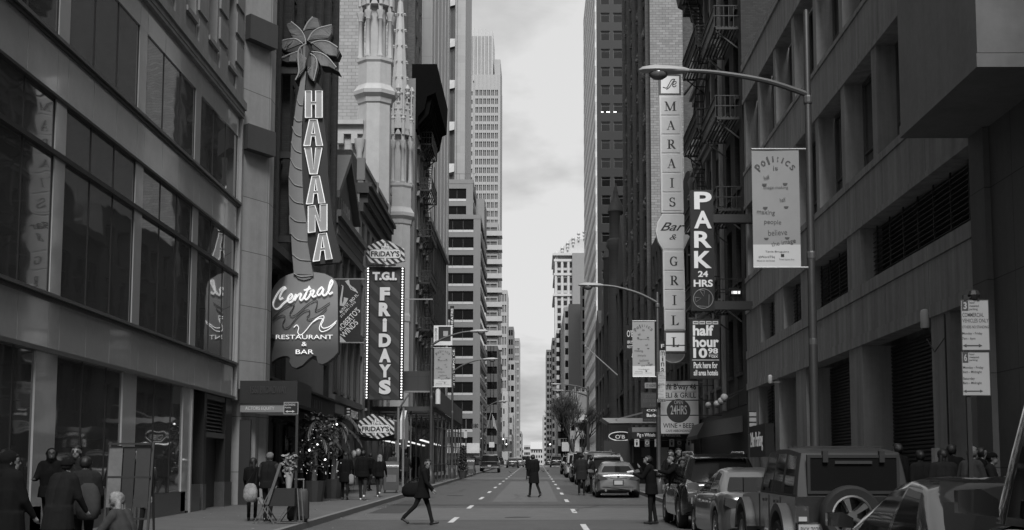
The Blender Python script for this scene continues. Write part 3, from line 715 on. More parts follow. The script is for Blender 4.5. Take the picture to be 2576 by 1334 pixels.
# ---------------- banded office block at the avenue corner
spd = mat('pale_precast', .16, .6, amt=.1, streak=.4)
spw = mat('white_sill_panel', .42, .5, amt=.06)
o1 = Bld('banded_office_block', 'stepped office block with dark window bands and pale spandrels, numbered 1180, on the avenue corner', (-14, 256, 0))
XB = -10.25
def banded(z0, z1, x0, x1, y0, y1, fl, ph, n0):
    o1.wall.box((x0, y0+.3, z0), (x1-.3, y1, z1)); z = ph; first = True
    o1.wall.box((x1-1.3, y0, z0), (x1, y0+1.2, z1))
    while z < z1 - 1:
        for a in range(n0):
            u0 = x0 + (x1-1.3-x0)*a/n0; u1 = x0 + (x1-1.3-x0)*(a+1)/n0
            o1.wins.append(('-y', y0, u0+.02, u1-.02, z, z+2.0, .28, 'bare', [paneB, frameM]))
            o1.bx('-y', y0, u0, u1, z+2.0, z+fl-.45, -.3, 0); o1.bx('-y', y0, u0+.02, u1-.02, z-.45, z, -.2, .05, sill)
        for a in range(5):
            u0 = y0+1.2 + (y1-y0-1.2)*a/5; u1 = y0+1.2 + (y1-y0-1.2)*(a+1)/5
            o1.wins.append(('+x', x1, u0+.02, u1-.02, z, z+2.0, .28, 'two', [paneB, frameM]))
            o1.bx('+x', x1, u0, u1, z+2.0, z+fl-.45, -.3, 0); o1.bx('+x', x1, u0+.02, u1-.02, z-.45, z, -.2, .05, sill)
        z += fl
    return z
sill = MB(); zt = W(1160, 541, 250).z; zt2 = W(1160, 452, 256).z; FLH = 46.2*250/3435
bot = [zt - .8 - 2.0 - FLH*i for i in range(13)]
banded(gz(250), zt, -31, XB, 250, 284, FLH, bot[12], 10)
banded(zt, zt2, -31, W(1190, 500, 256).x, 256, 284, FLH, zt+.9, 10)
o1.wall.box((-31, 249.95, zt-.75), (XB+.02, 284, zt+.02)); o1.wall.box((-31, 255.95, zt2-.8), (W(1190, 500, 256).x+.02, 284, zt2+.02))
o1.finish(spd, limit=98); sill.build('white_sill_band', spw, o1.t)
x0, z0, x1, z1 = rect(1185, 1066, 1203, 1076, 249.9); txt('1180', x0, z0, x1, z1, 249.93, inkK, o1.t, name='street_number', bold=.02)
q = MB(); xx = rect(1128, 1115, 1205, 1140, 249)
q.box((-27, 249.5, xx[1]), (XB, 250.0, xx[3])); q.build('shop_fascia', mat('pale_fascia', .5, .5), o1.t)
q = MB(); q.box((-27, 247.8, xx[1]-1.0), (XB+.1, 250, xx[1]-.75)); q.build('shop_canopy', dark, o1.t)
q = MB()
for i in range(18): q.bar((-30+1.1*i, 256, zt2), (-30+1.1*i, 256, zt2+1.1), .05)
q.bar((-31,256,zt2+1.1),(-11.5,256,zt2+1.1),.06); q.build('roof_railing', dark, o1.t)
# small roof structure right of the upper tier
q = MB(); x0 = W(1190, 520, 262).x; q.box((x0, 270, zt-2), (x0+1.9, 283, W(1195, 500, 270).z)); q.build('roof_house', mat('roof_house_grey', .2, .7, amt=.15), o1.t)
# ---------------- beyond the avenue, left
grid = lambda a, b, n, w, z0, z1, p, h: (span(a, b, n, w), [(z0+p*i, z0+p*i+h) for i in range(int((z1-z0)/p))])
# fluted white tower with angular bays
f1 = thing('faceted_tower', 'very tall pale tower with angular white bays between dark windows, beyond the banded block', 'building', (-20, 310, 0))
xr = W(1170, 200, 300).x; xm = W(1144, 200, 300).x; xl = W(1122, 200, 300).x
b = MB(); b.box((-60, 301, -1), (xr, 330, 170)); b.build('wall', mat('faceted_white', .26, .5, kind='block', size=(2.0,1.6), amt=.08, mortar=.7), f1)
b = MB(); b.box((-60, 300.6, 0), (xm, 300.99, 170)); b.build('window_band', mat('tower_glass_dark', .05, .1, amt=.3, scale=.6), f1)
b = MB(); zz = 40
while zz < 150:
    b.add([(xl-.2,300.5,zz),(xm,300.5,zz+.9),(xm,299.7,zz+.2),(xl-.6,299.7,zz-.5),(xl-.2,300.5,zz+2.2),(xm,300.5,zz+2.2)], [(0,1,2,3),(3,2,5,4),(0,3,4),(1,5,2)])
    b.add([(-60,299.7,zz-.5),(xl-.3,299.7,zz-.5),(xl+.7,300.5,zz+2.6),(xl+.7,300.5,zz+5.6),(xl-.3,299.7,zz+8.2),(-60,299.7,zz+8.2)], [(0,1,2,3,4,5)])
    zz += 9.6
b.build('angular_bay', mat('faceted_white'), f1)
b = MB()
for i in range(3): b.box((xl+.9+i*.75, 300.5, 0), (xl+.98+i*.75, 300.62, 170))
b.build('mullions', frameM, f1)
# tall pale residential tower
w1 = Bld('tall_window_grid_tower', 'tallest pale stone tower with a grid of paired windows and a finned glass crown', (-16, 430, 0))
DY = 430; xl, xr = W(1168, 400, DY).x, W(1258, 400, DY).x; ztop = W(1205, 188, DY).z
cs = []
for k in range(6):
    c = W(1199+9.9*k, 400, DY).x; cs += [(c-.46, c-.06), (c+.06, c+.46)]
xb = W(1192, 400, DY).x
rows = [(10+2.83*i, 11.9+2.83*i) for i in range(int((ztop-12)/2.83))]
w1.facade('-y', DY, xb, xr, 0, ztop, cs, rows, t=.4, style='bare', mats=[paneB, frameM])
w1.facade('-y', DY+.6, xl, xb, 0, ztop, [(xl+.5, xb-.5)], [(r[0]+.2, r[1]-.3) for r in rows], t=.3, style='bare', mats=[mat('tower_glass', .12, .12, amt=.3, spec=.6, scale=.4), frameM])
w1.wall.box((xl, DY+.9, 0), (xr, DY+26, ztop)); 
for k in range(7):
    c = W(1194+9.9*k, 400, DY).x; w1.wall.box((c-.09, DY-.25, 0), (c+.09, DY, ztop))
w1.wall.box((W(1243,300,DY).x, DY+5, ztop), (xr-.1, DY+26, W(1248, 138, DY).z))
w1.finish(mat('pale_tower_stone', .33, .7, amt=.1, streak=.3), limit=100)
q = MB(); q.box((xl+.2, DY+1.2, ztop), (W(1238,100,DY).x, DY+20, W(1205, 88, DY).z)); q.build('glass_crown', mat('crown_glass', .3, .35, amt=.2, scale=.3), w1.t)
q = MB()
for k in range(8):
    x = W(1174+9.1*k, 100, DY).x; q.box((x-.16, DY+.1, ztop-2), (x+.16, DY+1.0, W(1200, 62+2.2*k, DY).z))
q.box((W(1237,100,DY).x, DY+1, ztop), (W(1240,100,DY).x, DY+20, W(1238, 78, DY).z)); q.build('crown_fins', mat('crown_fin', .42, .35, amt=.05), w1.t)
# two block colours of smaller towers, each with its own measure
def tower(name, label, q0, q1, qt, d, depth, wallv, wn_, wp, fl, wh, style='bare', face_mats=None, side=None, top=None, lim=60, kind='plain'):
    xl, xr = W(q0, 900, d).x, W(q1, 900, d).x; zt = W((q0+q1)/2, qt, d).z
    t = Bld(name, label, ((xl+xr)/2, d, 0)); n = max(1, wn_)
    fm = face_mats or [paneB, frameM]
    rows = [(zt-1.2-wh-fl*i, zt-1.2-fl*i) for i in range(int((zt-4)/fl))]; rows = [r for r in rows if r[0] > 1]
    t.facade('-y', d, xl, xr, 0, zt, span(xl+.2, xr-.2, n, wp), rows, t=.3, style=style, mats=fm)
    if side:
        f = '+x' if side > 0 else '-x'; pl = xr if side > 0 else xl
        t.facade(f, pl, d+.31, d+depth, 0, zt, span(d+.8, d+depth-.4, max(2, int(depth/2.6)), 1.3), rows, t=.25, style='bare', mats=fm)
        t.wall.box((xl + (.25 if side < 0 else 0), d+.3, 0), (xr - (.25 if side > 0 else 0), d+depth, zt))
    else: t.wall.box((xl, d+.3, 0), (xr, d+depth, zt))
    t.finish(mat('tower_wall_%d' % int(wallv*1000), wallv, .7, amt=.12, streak=.3), limit=lim)
    return t, xl, xr, zt
gl = [mat('balcony_glass', .16, .1, amt=.35, scale=.5, spec=.6), frameL]
t, xl, xr, zt = tower('balcony_tower', 'glass residential tower with open balconies stacked on its street side', 1212, 1252, 560, 330, 30, .3, 2, 1.6, 3.5, 2.5, face_mats=gl, side=1)
q = MB()
for i in range(20): q.box((xr-3.2, 329.2, zt-3.4-3.5*i), (xr+1.0, 334, zt-3.15-3.5*i)); q.box((xr-3.2, 329.2, zt-3.15-3.5*i), (xr+1.0, 329.26, zt-2.2-3.5*i))
q.build('balcony', mat('pale_balcony', .4, .6, amt=.1), t.t)
tower('old_brick_block', 'dark brick block with tiny lit windows behind the office block corner', 1224, 1252, 870, 300, 40, .1, 3, .8, 3.4, 1.6, side=1)
tower('glass_curtain_tower', 'slim pale glass tower with bright vertical fins, left of the street gap', 1248, 1276, 730, 400, 20, .38, 4, .5, 3.2, 2.2, face_mats=gl, side=1)
tower('dark_capped_tower', 'grey tower with a dark flat cap, in the row left of the street gap', 1272, 1292, 822, 480, 20, .16, 3, .6, 3.3, 2.0, side=1)
tower('narrow_window_tower', 'narrow tower of stacked glass balconies, last tall one before the street gap', 1288, 1307, 851, 560, 24, .26, 3, .75, 3.0, 2.1, face_mats=gl, side=1)
tower('cream_setback_block', 'cream block with plain sides and few windows under the narrow tower', 1272, 1296, 907, 420, 30, .36, 2, .9, 3.3, 1.7, side=1)
tower('white_slab_block', 'white windowless slab low in the row left of the street', 1258, 1278, 985, 370, 20, .55, 1, .3, 3.4, 1.5, side=1)
tower('grey_terrace_block', 'grey low block next to the white slab near the street end', 1276, 1290, 1040, 395, 60, .42, 2, .5, 3.4, 1.6, side=1)
tower('distant_walkup', 'distant light walk-up block, last on the left before the open sky', 1302, 1312, 1085, 700, 60, .3, 2, .7, 3.6, 1.8, side=1)
t, xl, xr, zt = tower('street_end_block', 'low white block closing the far end of the street', 1311, 1366, 1128, 900, 30, .36, 9, .9, 3.4, 1.7)
q = MB(); xx = rect(1335, 1112, 1364, 1130, 898); q.box((xx[0], 899, xx[1]), (xx[2], 915, xx[3])); q.build('roof_house', white, t.t)
tower('street_end_annex', 'small grey annex beside the white block at the street end', 1318, 1334, 1120, 880, 10, .34, 4, .8, 3.4, 1.7)
# ================================================================== right side
# ---------------- parking garage
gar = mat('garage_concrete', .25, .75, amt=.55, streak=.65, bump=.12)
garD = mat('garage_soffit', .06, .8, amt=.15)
ga = Bld('parking_garage', 'concrete parking garage with roller shutters, black louvres and deep set windows, at the right', (XR, 42, 0))
G0, G1 = 26.95, 56.8
w = ga.wall
w.box((XR+1.2, G0, -.5), (34, G1, 19))
# piers of the ground floor
for a, c in ((28.9,30.3),(36.8,38.3),(44.5,46.2),(49.5,50.4),(54.0,56.79)): w.box((XR+.02, a, -.2), (XR+1.2, c, 5.14))
pan = MB()
def band(z0, z1, cuts, dep=.5, p=0.0):
    for a, c in zip(cuts[:-1], cuts[1:]): pan.box((XR-p, a+.02, z0), (XR+dep, c-.02, z1))
c8 = [G0, 30.3, 38.0, 45.6, 53.2, G1]
band(5.14, 5.42, c8, .5, .03); band(5.435, 6.42, sorted(c8+[34.1,41.8,49.4]), .5); band(6.435, 6.77, c8, .5, .03)
for a, c in ((27.0-.1,27.1),(36.65,38.2),(43.6,45.0),(48.2,50.0),(53.1,G1)): w.box((XR+.01, a, 6.77), (XR+.7, c, 8.32))
band(8.32, 8.47, c8, .5, .03); band(8.485, 9.62, sorted(c8+[34.1,41.8,49.4]), .5); band(9.635, 9.83, c8, .5, .03)
yf = [27.3+3.6*i for i in range(9)]
for z0, z1 in ((9.83,12.75),(14.36,17.3)):
    for y in yf:
        a, c = y-.001, min(y+.46, G1); w.box((XR+.01, a, z0), (XR+.7, c, z1))
    for y in yf[:-1]:
        ga.wins.append(('-x', XR, y+.46, y+3.6, z0, z1, .62, 'cross', [pane, frameM]))
band(12.75, 12.9, c8, .5, .03); band(12.915, 14.2, sorted(c8+[34.1,41.8,49.4]), .5); band(14.215, 14.36, c8, .5, .03)
band(17.3, 17.5, c8, .5, .03); band(17.515, 18.7, sorted(c8+[34.1,41.8,49.4]), .5); band(18.7, 19.0, c8, .6, .06)
ga.finish(gar); pan.build('spandrel_panels', gar, ga.t)
shut = mat('roller_shutter', .03, .5, .3, amt=.25, streak=.4)
for i, (a, c) in enumerate(((30.3,36.8),(38.3,44.5))):
    q = MB(); z = gz(a)+.1
    prof = []
    while z < 5.1: prof += [(XR+.85, z), (XR+.80, z+.03), (XR+.80, z+.07), (XR+.85, z+.1)]; z += .1
    k = len(prof); q.add([(x, a+.02, z) for x, z in prof]+[(x, c-.02, z) for x, z in prof], [(j, j+1, k+j+1, k+j) for j in range(k-1)])
    sh = q.build('roller_shutter', shut, ga.t)
    txt('NO PARKING', (a+c)/2-1.0, 1.72, (a+c)/2+.2, 1.98, XR+.79, mat('faded_stencil', .1, .7), sh, face='-x', name='stencilled_lettering')
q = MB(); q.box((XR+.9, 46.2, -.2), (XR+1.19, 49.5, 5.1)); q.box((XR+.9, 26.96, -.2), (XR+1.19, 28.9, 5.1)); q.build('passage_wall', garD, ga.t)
q = MB(); q.box((XR+.3, 46.3, .4), (XR+.8, 49.4, 2.2)); q.build('white_hoarding', mat('pale_hoarding', .4, .6, amt=.1), ga.t)
for a, c, z0, z1 in ((27.1,36.65,6.77,8.32),(38.2,43.6,6.77,8.32),(45.0,48.2,6.77,8.32),(50.0,53.1,6.77,8.32),(50.4,54.0,3.3,5.1)):
    q = MB(); n = int((z1-z0)/.125)
    for i in range(n): q.obox((XR+.42, (a+c)/2, z0+.06+.125*i), (.14, c-a, .018), (0, R(-38), 0))
    y = a
    while y < c: q.box((XR+.36, y, z0), (XR+.4, y+.04, z1)); y += 1.3
    q.box((XR+.62, a, z0), (XR+.66, c, z1)); q.build('louvre', black, ga.t)
q = MB(); q.tube([(XR-.03, 29.1, .5), (XR-.03, 29.1, 5.1)], .02, 6); q.tube([(XR-.03, 29.1, 4.6), (XR-.03, 29.9, 4.35), (XR-.03, 30.5, 4.7)], .012, 5); q.build('conduit', black, ga.t)
q = MB(); q.box((XR-.1, 29.9, 1.7), (XR+.015, 30.15, 2.25)); q.build('switch_box', pale, ga.t)
# signs of the garage: 24hr Parking box and card panel
s = thing('parking_sign_box', 'black box sign reading 24hr Parking above the garage entrance', 'sign', (XR, 52, 3.3))
q = MB(); q.box((XR-.35, 50.45, 2.35), (XR-.02, 54.2, 3.55)); q.build('sign_box', black, s)
txt('24hr Parking', 51.0, 2.55, 53.9, 3.3, XR-.352, litW, s, face='-x')
s = thing('payment_card_sign', 'small black sign with four pale card panels beside the garage entrance', 'sign', (8.6, 54.7, 2.3))
x0, z0, x1, z1 = rect(1882, 1034, 1906, 1092, 54.7); q = MB(); q.box((x0, 54.7, z0), (x1, 54.85, z1)); q.build('sign_box', black, s)
for i in range(4):
    a = z1-(z1-z0)*(.06+.235*i); q = MB(); q.box((x0+.05, 54.68, a-(z1-z0)*.17), (x1-.05, 54.699, a)); q.build('card_panel', pale, s)
# ---------------- stone building at the near right with the projecting bay
nearst = mat('near_stone', .075, .7, kind='block', size=(2.4,1.8), amt=.35, mortar=.3, streak=.4, bump=.1)
ns = Bld('overhanging_stone_building', 'dark stone building at the near right with a bay jutting out over the pavement', (XR, 18, 0))
ns.wall.box((XR, -14, -.5), (34, 26.9, 30)); ns.wall.box((XR-.12, 26.0, -.2), (XR-.001, 26.88, 8.39)); ns.finish(nearst)
q = MB(); q.box((7.34, 22.1, 8.65), (XR-.001, 26.9, 26)); q.box((7.32, 22.08, 8.4), (XR-.001, 26.92, 8.635)); q.build('projecting_bay', mat('bay_cladding', .15, .6, amt=.35, streak=.3), ns.t)
for a, c in ((10, 13.5),(14.3, 17.8),(18.6, 22.0)):
    q = MB(); q.box((XR-.03, a, .3), (XR-.001, c, 3.6)); q.build('doorway', black, ns.t)
# ---------------- dark building with fire escapes
fe = Bld('sooty_loft_building', 'sooty black loft building squeezed between the garage and the fire escapes', (XR, 60, 0))
fe.facade('-x', XR, 56.9, 62.9, 4.6, 34, span(57.2, 62.7, 2, 1.5), [(6+4*i, 8.6+4*i) for i in range(7)], t=.35, style='sash', mats=[paneB, frameM], sill=.12)
fe.wall.box((XR+.35, 56.9, -.5), (30, 62.9, 34)); fe.finish(mat('sooty_brick', .022, .85, kind='brick', amt=.3, streak=.4, bump=.3))
te = Bld('ornate_loft_building', 'ornate loft building with pale pilasters and dentil cornice, behind the PARK sign', (XR, 68, 0))
TY0, TY1 = 63.0, 73.2
te.facade('-x', XR, TY0, TY1, 4.6, 27.4, span(63.7, 72.6, 4, 1.55), [(5.8+4.1*i, 8.7+4.1*i) for i in range(5)], t=.4, style='sash', mats=[pane, frameM], sill=.14)
te.wall.box((XR+.4, TY0, -.5), (30, TY1, 27.4))
te.finish(mat('loft_stone', .08, .8, amt=.25, streak=.5, bump=.1))
q = MB()
for y in (TY0+.02, 65.7, 68.0, 70.3, TY1-.42): q.box((XR-.16, y, 4.6), (XR+.1, y+.38, 26.5))
for z in (9.6, 17.8, 22.0): q.box((XR-.4, TY0, z), (XR+.1, TY1, z+.22)); q.box((XR-.25, TY0, z-.3), (XR+.1, TY1, z-.001))
q.build('pilasters', mat('pale_pilaster', .17, .7, amt=.15, streak=.5), te.t)
q = MB(); q.prism([(XR+.1,26.3),(XR-.25,26.5),(XR-.35,27.0),(XR-.95,27.3),(XR-1.05,27.8),(XR+.1,27.8)], TY0, TY1, 'y')
for i in range(22): q.box((XR-.7, TY0+.1+.465*i, 26.75), (XR-.2, TY0+.32+.465*i, 27.2))
q.build('cornice', mat('grey_cornice', .06, .7, amt=.2), te.t)
fire_escape(XR, -1, 64.4, 70.2, [10.1+4.1*i for i in range(5)], 'fire_escape', 'black iron fire escape on the ornate loft front behind the PARK sign')
fire_escape(XR, -1, 57.6, 62.0, [9.0+4.0*i for i in range(6)], 'fire_escape', 'black iron fire escape on the sooty loft front above the garage roof', ladder=False)
for i, (y, z) in enumerate(((65.6, 14.1), (67.9, 10.0))):
    t = thing('air_conditioner', ['pale window air conditioner high on the ornate loft front', 'pale window air conditioner low on the ornate loft front'][i], 'air conditioner', (XR-.2, y, z))
    q = MB(); q.box((XR-.5, y-.33, z), (XR+.1, y+.33, z+.45)); q.build('casing', pale, t)
    q = MB(); q.box((XR-.515, y-.28, z+.05), (XR-.501, y+.28, z+.4)); q.build('grille', dark, t)
# shop fronts under the two loft buildings
q = MB(); q.box((XR+.05, 56.9, -.3), (XR+.34, 73.1, 4.6)); tag(q.build('shopfront_row', black), 'row of black shop fronts under the loft buildings', 'shopfront')
q = MB(); q.prism([(XR+.1,4.2),(XR-1.6,3.9),(XR-1.9,3.35),(XR-1.9,3.2),(XR+.1,3.5)], 58.5, 62.5, 'y'); tag(q.build('shop_canopy', dark), 'dark curved shop canopy above the white globe lamps', 'canopy')
# ---------------- low ornate buildings
lo = Bld('low_arched_building', 'low dark building with an arched parapet, right of the white letter column sign', (XR, 78, 0))
lo.facade('-x', XR, 73.3, 86, -.5, 16.6, span(73.8, 85.6, 5, 1.3), [(5.4,8.2),(9.2,11.6),(12.6,14.8)], t=.3, style='sash', mats=[paneB, frameM], sill=.12)
lo.wall.box((XR+.3, 73.3, -.5), (26, 86, 16.6)); lo.wall.prism([(74,16.6)]+[(77.5-3.5*math.cos(R(a)), 16.6+2.4*math.sin(R(a))) for a in range(0,181,18)]+[(81,16.6)], XR-.15, XR+.5, 'x')
lo.wall.box((XR-.5, 73.3, 16.0), (XR, 86, 16.6)); lo.finish(bkD)
q = MB()
for y in (74, 81): q.lathe([(.3,0),(.35,.3),(.2,.5),(.35,1.1),(.1,1.6),(.05,2.2)], (XR-.1, y, 16.6), 10)
q.build('urn_finial', mat('weathered_copper', .12, .6, amt=.3), lo.t, 40)
lp = Bld('plain_terrace_building', 'plain dark terrace front between the arched parapet and the tall ornamented block', (XR, 95, 0))
lp.facade('-x', XR, 86.1, 102.8, -.5, 19, span(86.6, 102.4, 6, 1.3), [(5+3.5*i, 7.4+3.5*i) for i in range(4)], t=.3, style='sash', mats=[paneB, frameM], sill=.12)
lp.wall.box((XR+.3, 86.1, -.5), (26, 102.8, 19)); lp.finish(bkD2)
# ---------------- tall ornamented brick block
tb = Bld('ornamented_brick_block', 'tall brick block with carved ornament between its windows and a pale brick end wall', (10, 116, 0))
OX = 8.85; fl = 3.5
cols = []
for a, c in span(103.6, 131.6, 4, 5.2): cols += [(a, a+2.35), (a+2.85, c)]
tb.facade('-x', OX, 103.0, 132.0, -.5, 84, cols, [(6.2+fl*i, 8.5+fl*i) for i in range(22)], t=.45, style='sash', mats=[paneB, frameM], sill=.1)
tb.wall.box((OX+.45, 103.4, -.5), (30, 132, 84))
for a, c in span(103.6, 131.6, 4, 5.2): tb.wall.box((OX-.3, a-.75, 5), (OX-.001, a-.15, 84))
tb.wall.box((OX-.3, 131.6, 5), (OX-.001, 132, 84))
tb.finish(mat('ornamented_brick', .062, .85, kind='brick', amt=.25, streak=.4, bump=.3), limit=90)
q = MB(); q.box((OX-.01, 102.93, -.5), (W(1718, 200, 103).x, 102.995, 84)); q.box((OX+.46, 103.0, -.5), (W(1718, 200, 103).x, 103.39, 84)); q.build('end_wall', mat('buff_brick', .2, .85, kind='brick', size=(.5,.2), amt=.22, mortar=.5, streak=.35, bump=.4, bvar=.16), tb.t)
orn = MB(); rnd = random.Random(4)
for r in range(3, 22):
    for a, c in span(103.6, 131.6, 4, 5.2):
        if (r) % 1 == 0:
            zz = 8.55+fl*r-fl*0; mid = (a+c)/2
            for i in range(9): orn.ball((OX-.08+rnd.uniform(-.08,.03), mid+rnd.uniform(-1.5,1.5), zz+.6+rnd.uniform(-.45,.45)), (.14, rnd.uniform(.12,.3), rnd.uniform(.1,.26)), 6)
            orn.box((OX-.12, a, zz+1.02), (OX-.002, c, zz+1.14))
orn.build('carved_ornament', mat('terracotta_ornament', .12, .8, amt=.3), tb.t)
q = MB(); q.lathe([(.11,0),(.11,79)], (OX-.2, 131.8, 5), 8); q.build('drainpipe', steel, tb.t)
rb = Bld('grey_rear_block', 'plain grey brick wall set back behind the white letter column sign', (12, 98, 0))
x0 = W(1719, 200, 104).x; rb.wall.box((x0, 104.0, -.5), (30, 112, 80)); rb.finish(mat('grey_brick_dark', .085, .85, kind='brick', size=(.3,.1), amt=.15, mortar=.7, streak=.3))
# ---------------- brownstone with turrets and gables
br = mat('brownstone', .045, .8, kind='block', size=(1.0,.5), amt=.2, mortar=.6, streak=.5, bump=.2)
bs = thing('turreted_brownstone', 'dark brownstone church-like block with gables, round turret and steep roof, below the black tower', 'building', (XR, 160, 0))
BX = 9.05
bb = Bld.__new__(Bld); bb.t = bs; bb.wall = MB(); bb.wins = []
bb.facade('-x', BX, 132.4, 200, -.5, 21.5, span(134, 199, 12, 2.0), [(5.5,9.0),(10.5,13.5),(15.0,18.5)], t=.5, style='cross', mats=[paneB, frameM], sill=.2)
bb.wall.box((BX+.5, 132.4, -.5), (26, 200, 21.5))
for y0, hh in ((140, 28.5), (158, 27), (176, 27), (194, 25)):
    bb.wall.prism([(y0-5.5,21.4),(y0-5.5,22.6),(y0,hh),(y0+5.5,22.6),(y0+5.5,21.4)], BX-.3, BX+2.5, 'x')
for z in (9.7, 14.2, 20.9): bb.wall.box((BX-.35, 132.4, z), (BX, 200, z+.35))
for y in range(133, 200, 9): bb.wall.box((BX-.45, y, -.5), (BX-.001, y+.9, 21))
bb.finish(br, limit=40)
q = MB(); q.prism([(BX+.3,21.5),(BX+3.2,32.5),(BX+8,32.5),(25,21.5)], 134, 199, 'y'); q.build('roof', mat('slate_roof', .07, .5, kind='brick', size=(.5,.25), amt=.2), bs)
q = MB(); c = W(1552, 600, 150)
q.lathe([(.9,0),(.9,20),(.8,20.5),(.8,24),(1.1,24.6),(1.0,25.2),(.75,25.4),(.7,28),(.95,28.4),(.8,29),(.25,30.2),(.3,30.5),(.05,31.6)], (BX-.25, 148, 2), 14); q.build('turret', mat('brownstone'), bs, 40)
q = MB(); q.lathe([(.5,0),(.5,26),(.7,26.3),(.35,27.2),(.1,28)], (BX-.2, 167, 2), 12); q.build('turret', mat('brownstone'), bs, 40)
q = MB()
xs = W(1568, 525, 150).x; zr = W(1560, 520, 150).z
q.box((xs-1.1, 150, 30), (xs+2.6, 156, zr)); q.build('roof_house', mat('roof_metal', .42, .4, .2, amt=.12), bs)
q = MB()
for x in (xs-1.1, xs+1.1): q.lathe([(.12,0),(.12,2.4),(.25,2.6),(.1,3.0),(.04,3.6)], (x, 149.8, 29.5), 8)
q.build('chimney_finial', dark, bs)
# ---------------- black tower on the avenue corner
bt = Bld('black_glass_tower', 'very tall tower with a black windowed end and a bright stone flank on the street', (13, 280, 0))
TX = W(1499, 600, 250).x; TR = W(1575, 600, 250).x
FL = 56*250/4000; rows = [(6+FL*i, 7.85+FL*i) for i in range(28)]
bt.facade('-y', 250, TX+.3, TR, 3, 108, [(W(1513.5,500,250).x, W(1536,500,250).x), (W(1545,500,250).x, W(1569,500,250).x)], rows, t=.3, style='trans', mats=[paneB, frameM])
bt.wall.box((TX+.3, 250.31, -1), (32, 310, 108)); bt.wall.box((TR+.001, 250, -1), (32, 250.3, 108))
blk = mat('black_tower_cladding', .013, .35, amt=.15, scale=.3)
bt.finish(blk, limit=70)
q = MB(); st = mat('bright_stone_flank', .55, .6, amt=.06, streak=.2)
n = 24; zz = 0
for i in range(30):
    q.box((TX-.02, 249.97, 4.5+FL*i), (TX+.28, 310, 4.5+FL*i+1.15))
for i in range(n+1): q.box((TX, 250+59.6*i/n, 3), (TX+.28, 250+59.6*i/n+.55, 108))
q.box((TX+.1, 250, 3), (TX+.15, 310, 108)); q.build('stone_flank', st, bt.t)
q = MB()
for i in range(29):
    for k in range(n): q.box((TX+.05, 250+59.6*k/n+.75, 5.75+FL*i), (TX+.095, 250+59.6*(k+1)/n-.2, 5.75+FL*i+2.1))
tag(q.build('window', [mat('flank_glass', .1, .1, amt=.3, scale=.5, spec=.6)], bt.t), kind='stuff')
for u0, u1 in ((1509,1518),(1526,1534),(1541,1551)):
    for v in (279.5, 284):
        x0, z0, x1, z1 = rect(u0, v, u1, v+2.2, 249.8); q = MB(); q.box((x0, 250.2, z0), (x1, 250.24, z1)); q.build('ceiling_light', lamp_on, bt.t)
q = MB(); q.box((TR+.05, 249.7, 3), (TR+.35, 249.99, 108)); q.box((TR+.75, 249.7, 3), (TR+1.0, 249.99, 108)); q.build('steel_fins', mat('tower_fin', .22, .5, .2, amt=.1), bt.t)
# ---------------- beyond the avenue, right
tower('brown_brick_walkup', 'dark brick block with a toothed pale edge and one small window, beyond the avenue', 1431, 1466, 765, 370, 30, .06, 1, .4, 60, .5, side=0)
t, xl, xr, zt = tower('pale_edge_block', 'pale narrow side wall left of the dark brick block beyond the avenue', 1420, 1431.5, 772, 372, 60, .3, 2, .45, 3.4, 1.8, side=-1)
tower('window_stack_block', 'dark slim block with one stack of tall windows beside the bright tower flank', 1463, 1480, 712, 355, 10, .1, 1, 1.2, 3.0, 2.2)
t, xl, xr, zt = tower('crowned_stone_tower', 'ornate pale stone skyscraper with a crested roof, right of the street gap', 1398, 1478, 655, 640, 45, .36, 5, 1.6, 3.6, 2.4, style='sash', side=-1, lim=100)
crn = mat('pale_terracotta', .42, .7, amt=.15)
q = MB()
for zq, p in ((640, 1.4), (655, .8), (690, .9), (742, 1.2)):
    z = W(1430, zq, 640).z; q.box((xl-p, 640-p, z-.7), (xr, 645, z+.5)); q.box((xl-p, 645, z-.7), (xl+.1, 684, z+.5))
for i in range(6): q.box((xl+.1+i*(xr-xl)/5-.5, 639.3, 20), (xl+.1+i*(xr-xl)/5+.5, 640, zt))
q.build('string_course', crn, t.t)
q = MB(); zb = zt+.5; q.prism([(xl+1,zb),(xl+1.5,zb+4),(xl+7,zb+10),(xr+8,zb+10),(xr+10,zb)], 642, 680, 'y'); q.build('roof', crn, t.t)
q = MB(); rnd = random.Random(2)
for i in range(7):
    x = xl+.6+i*2.6; z = zb+min(10, i*2.3)
    q.lathe([(.5,0),(.35,.8),(.8,1.6),(.3,2.4),(.9,3.2),(.1,4.6)], (x, 641.5, z), 6)
q.build('roof_crest', crn, t.t)
q = MB(); q.box((xl+7.8, 636, 0), (xl+16, 639.8, W(1450, 640, 640).z)); q.build('annex_slab', mat('annex_grey', .2, .7, amt=.1), t.t)
tower('grey_slab_tower', 'thin dark grey tower nearest the sky gap on the right', 1374, 1390, 880, 760, 40, .12, 2, 1.2, 3.4, 2.0, side=-1)
tower('stepped_brick_block', 'stepped brown block between the thin grey tower and the ornate skyscraper', 1389, 1412, 850, 560, 40, .1, 3, 1.3, 3.4, 2.0, side=-1)
tower('balcony_slab_block', 'pale slab of stacked balconies under the ornate skyscraper', 1400, 1424, 830, 470, 50, .3, 3, 1.4, 3.2, 1.7, side=-1)
tower('low_white_block', 'low white block behind the bare street tree', 1434, 1476, 1008, 300, 12, .4, 5, .7, 3.6, 1.8)
tower('low_shop_block', 'low grey shop block under the bare street tree', 1404, 1436, 1000, 330, 30, .2, 4, 1.2, 3.5, 1.9, side=-1)
t, xl, xr, zt = tower('distant_slab', 'slim pale slab far down the street on the right', 1366, 1376, 1045, 900, 60, .28, 1, 1.0, 3.4, 1.8, side=-1)
q = MB()
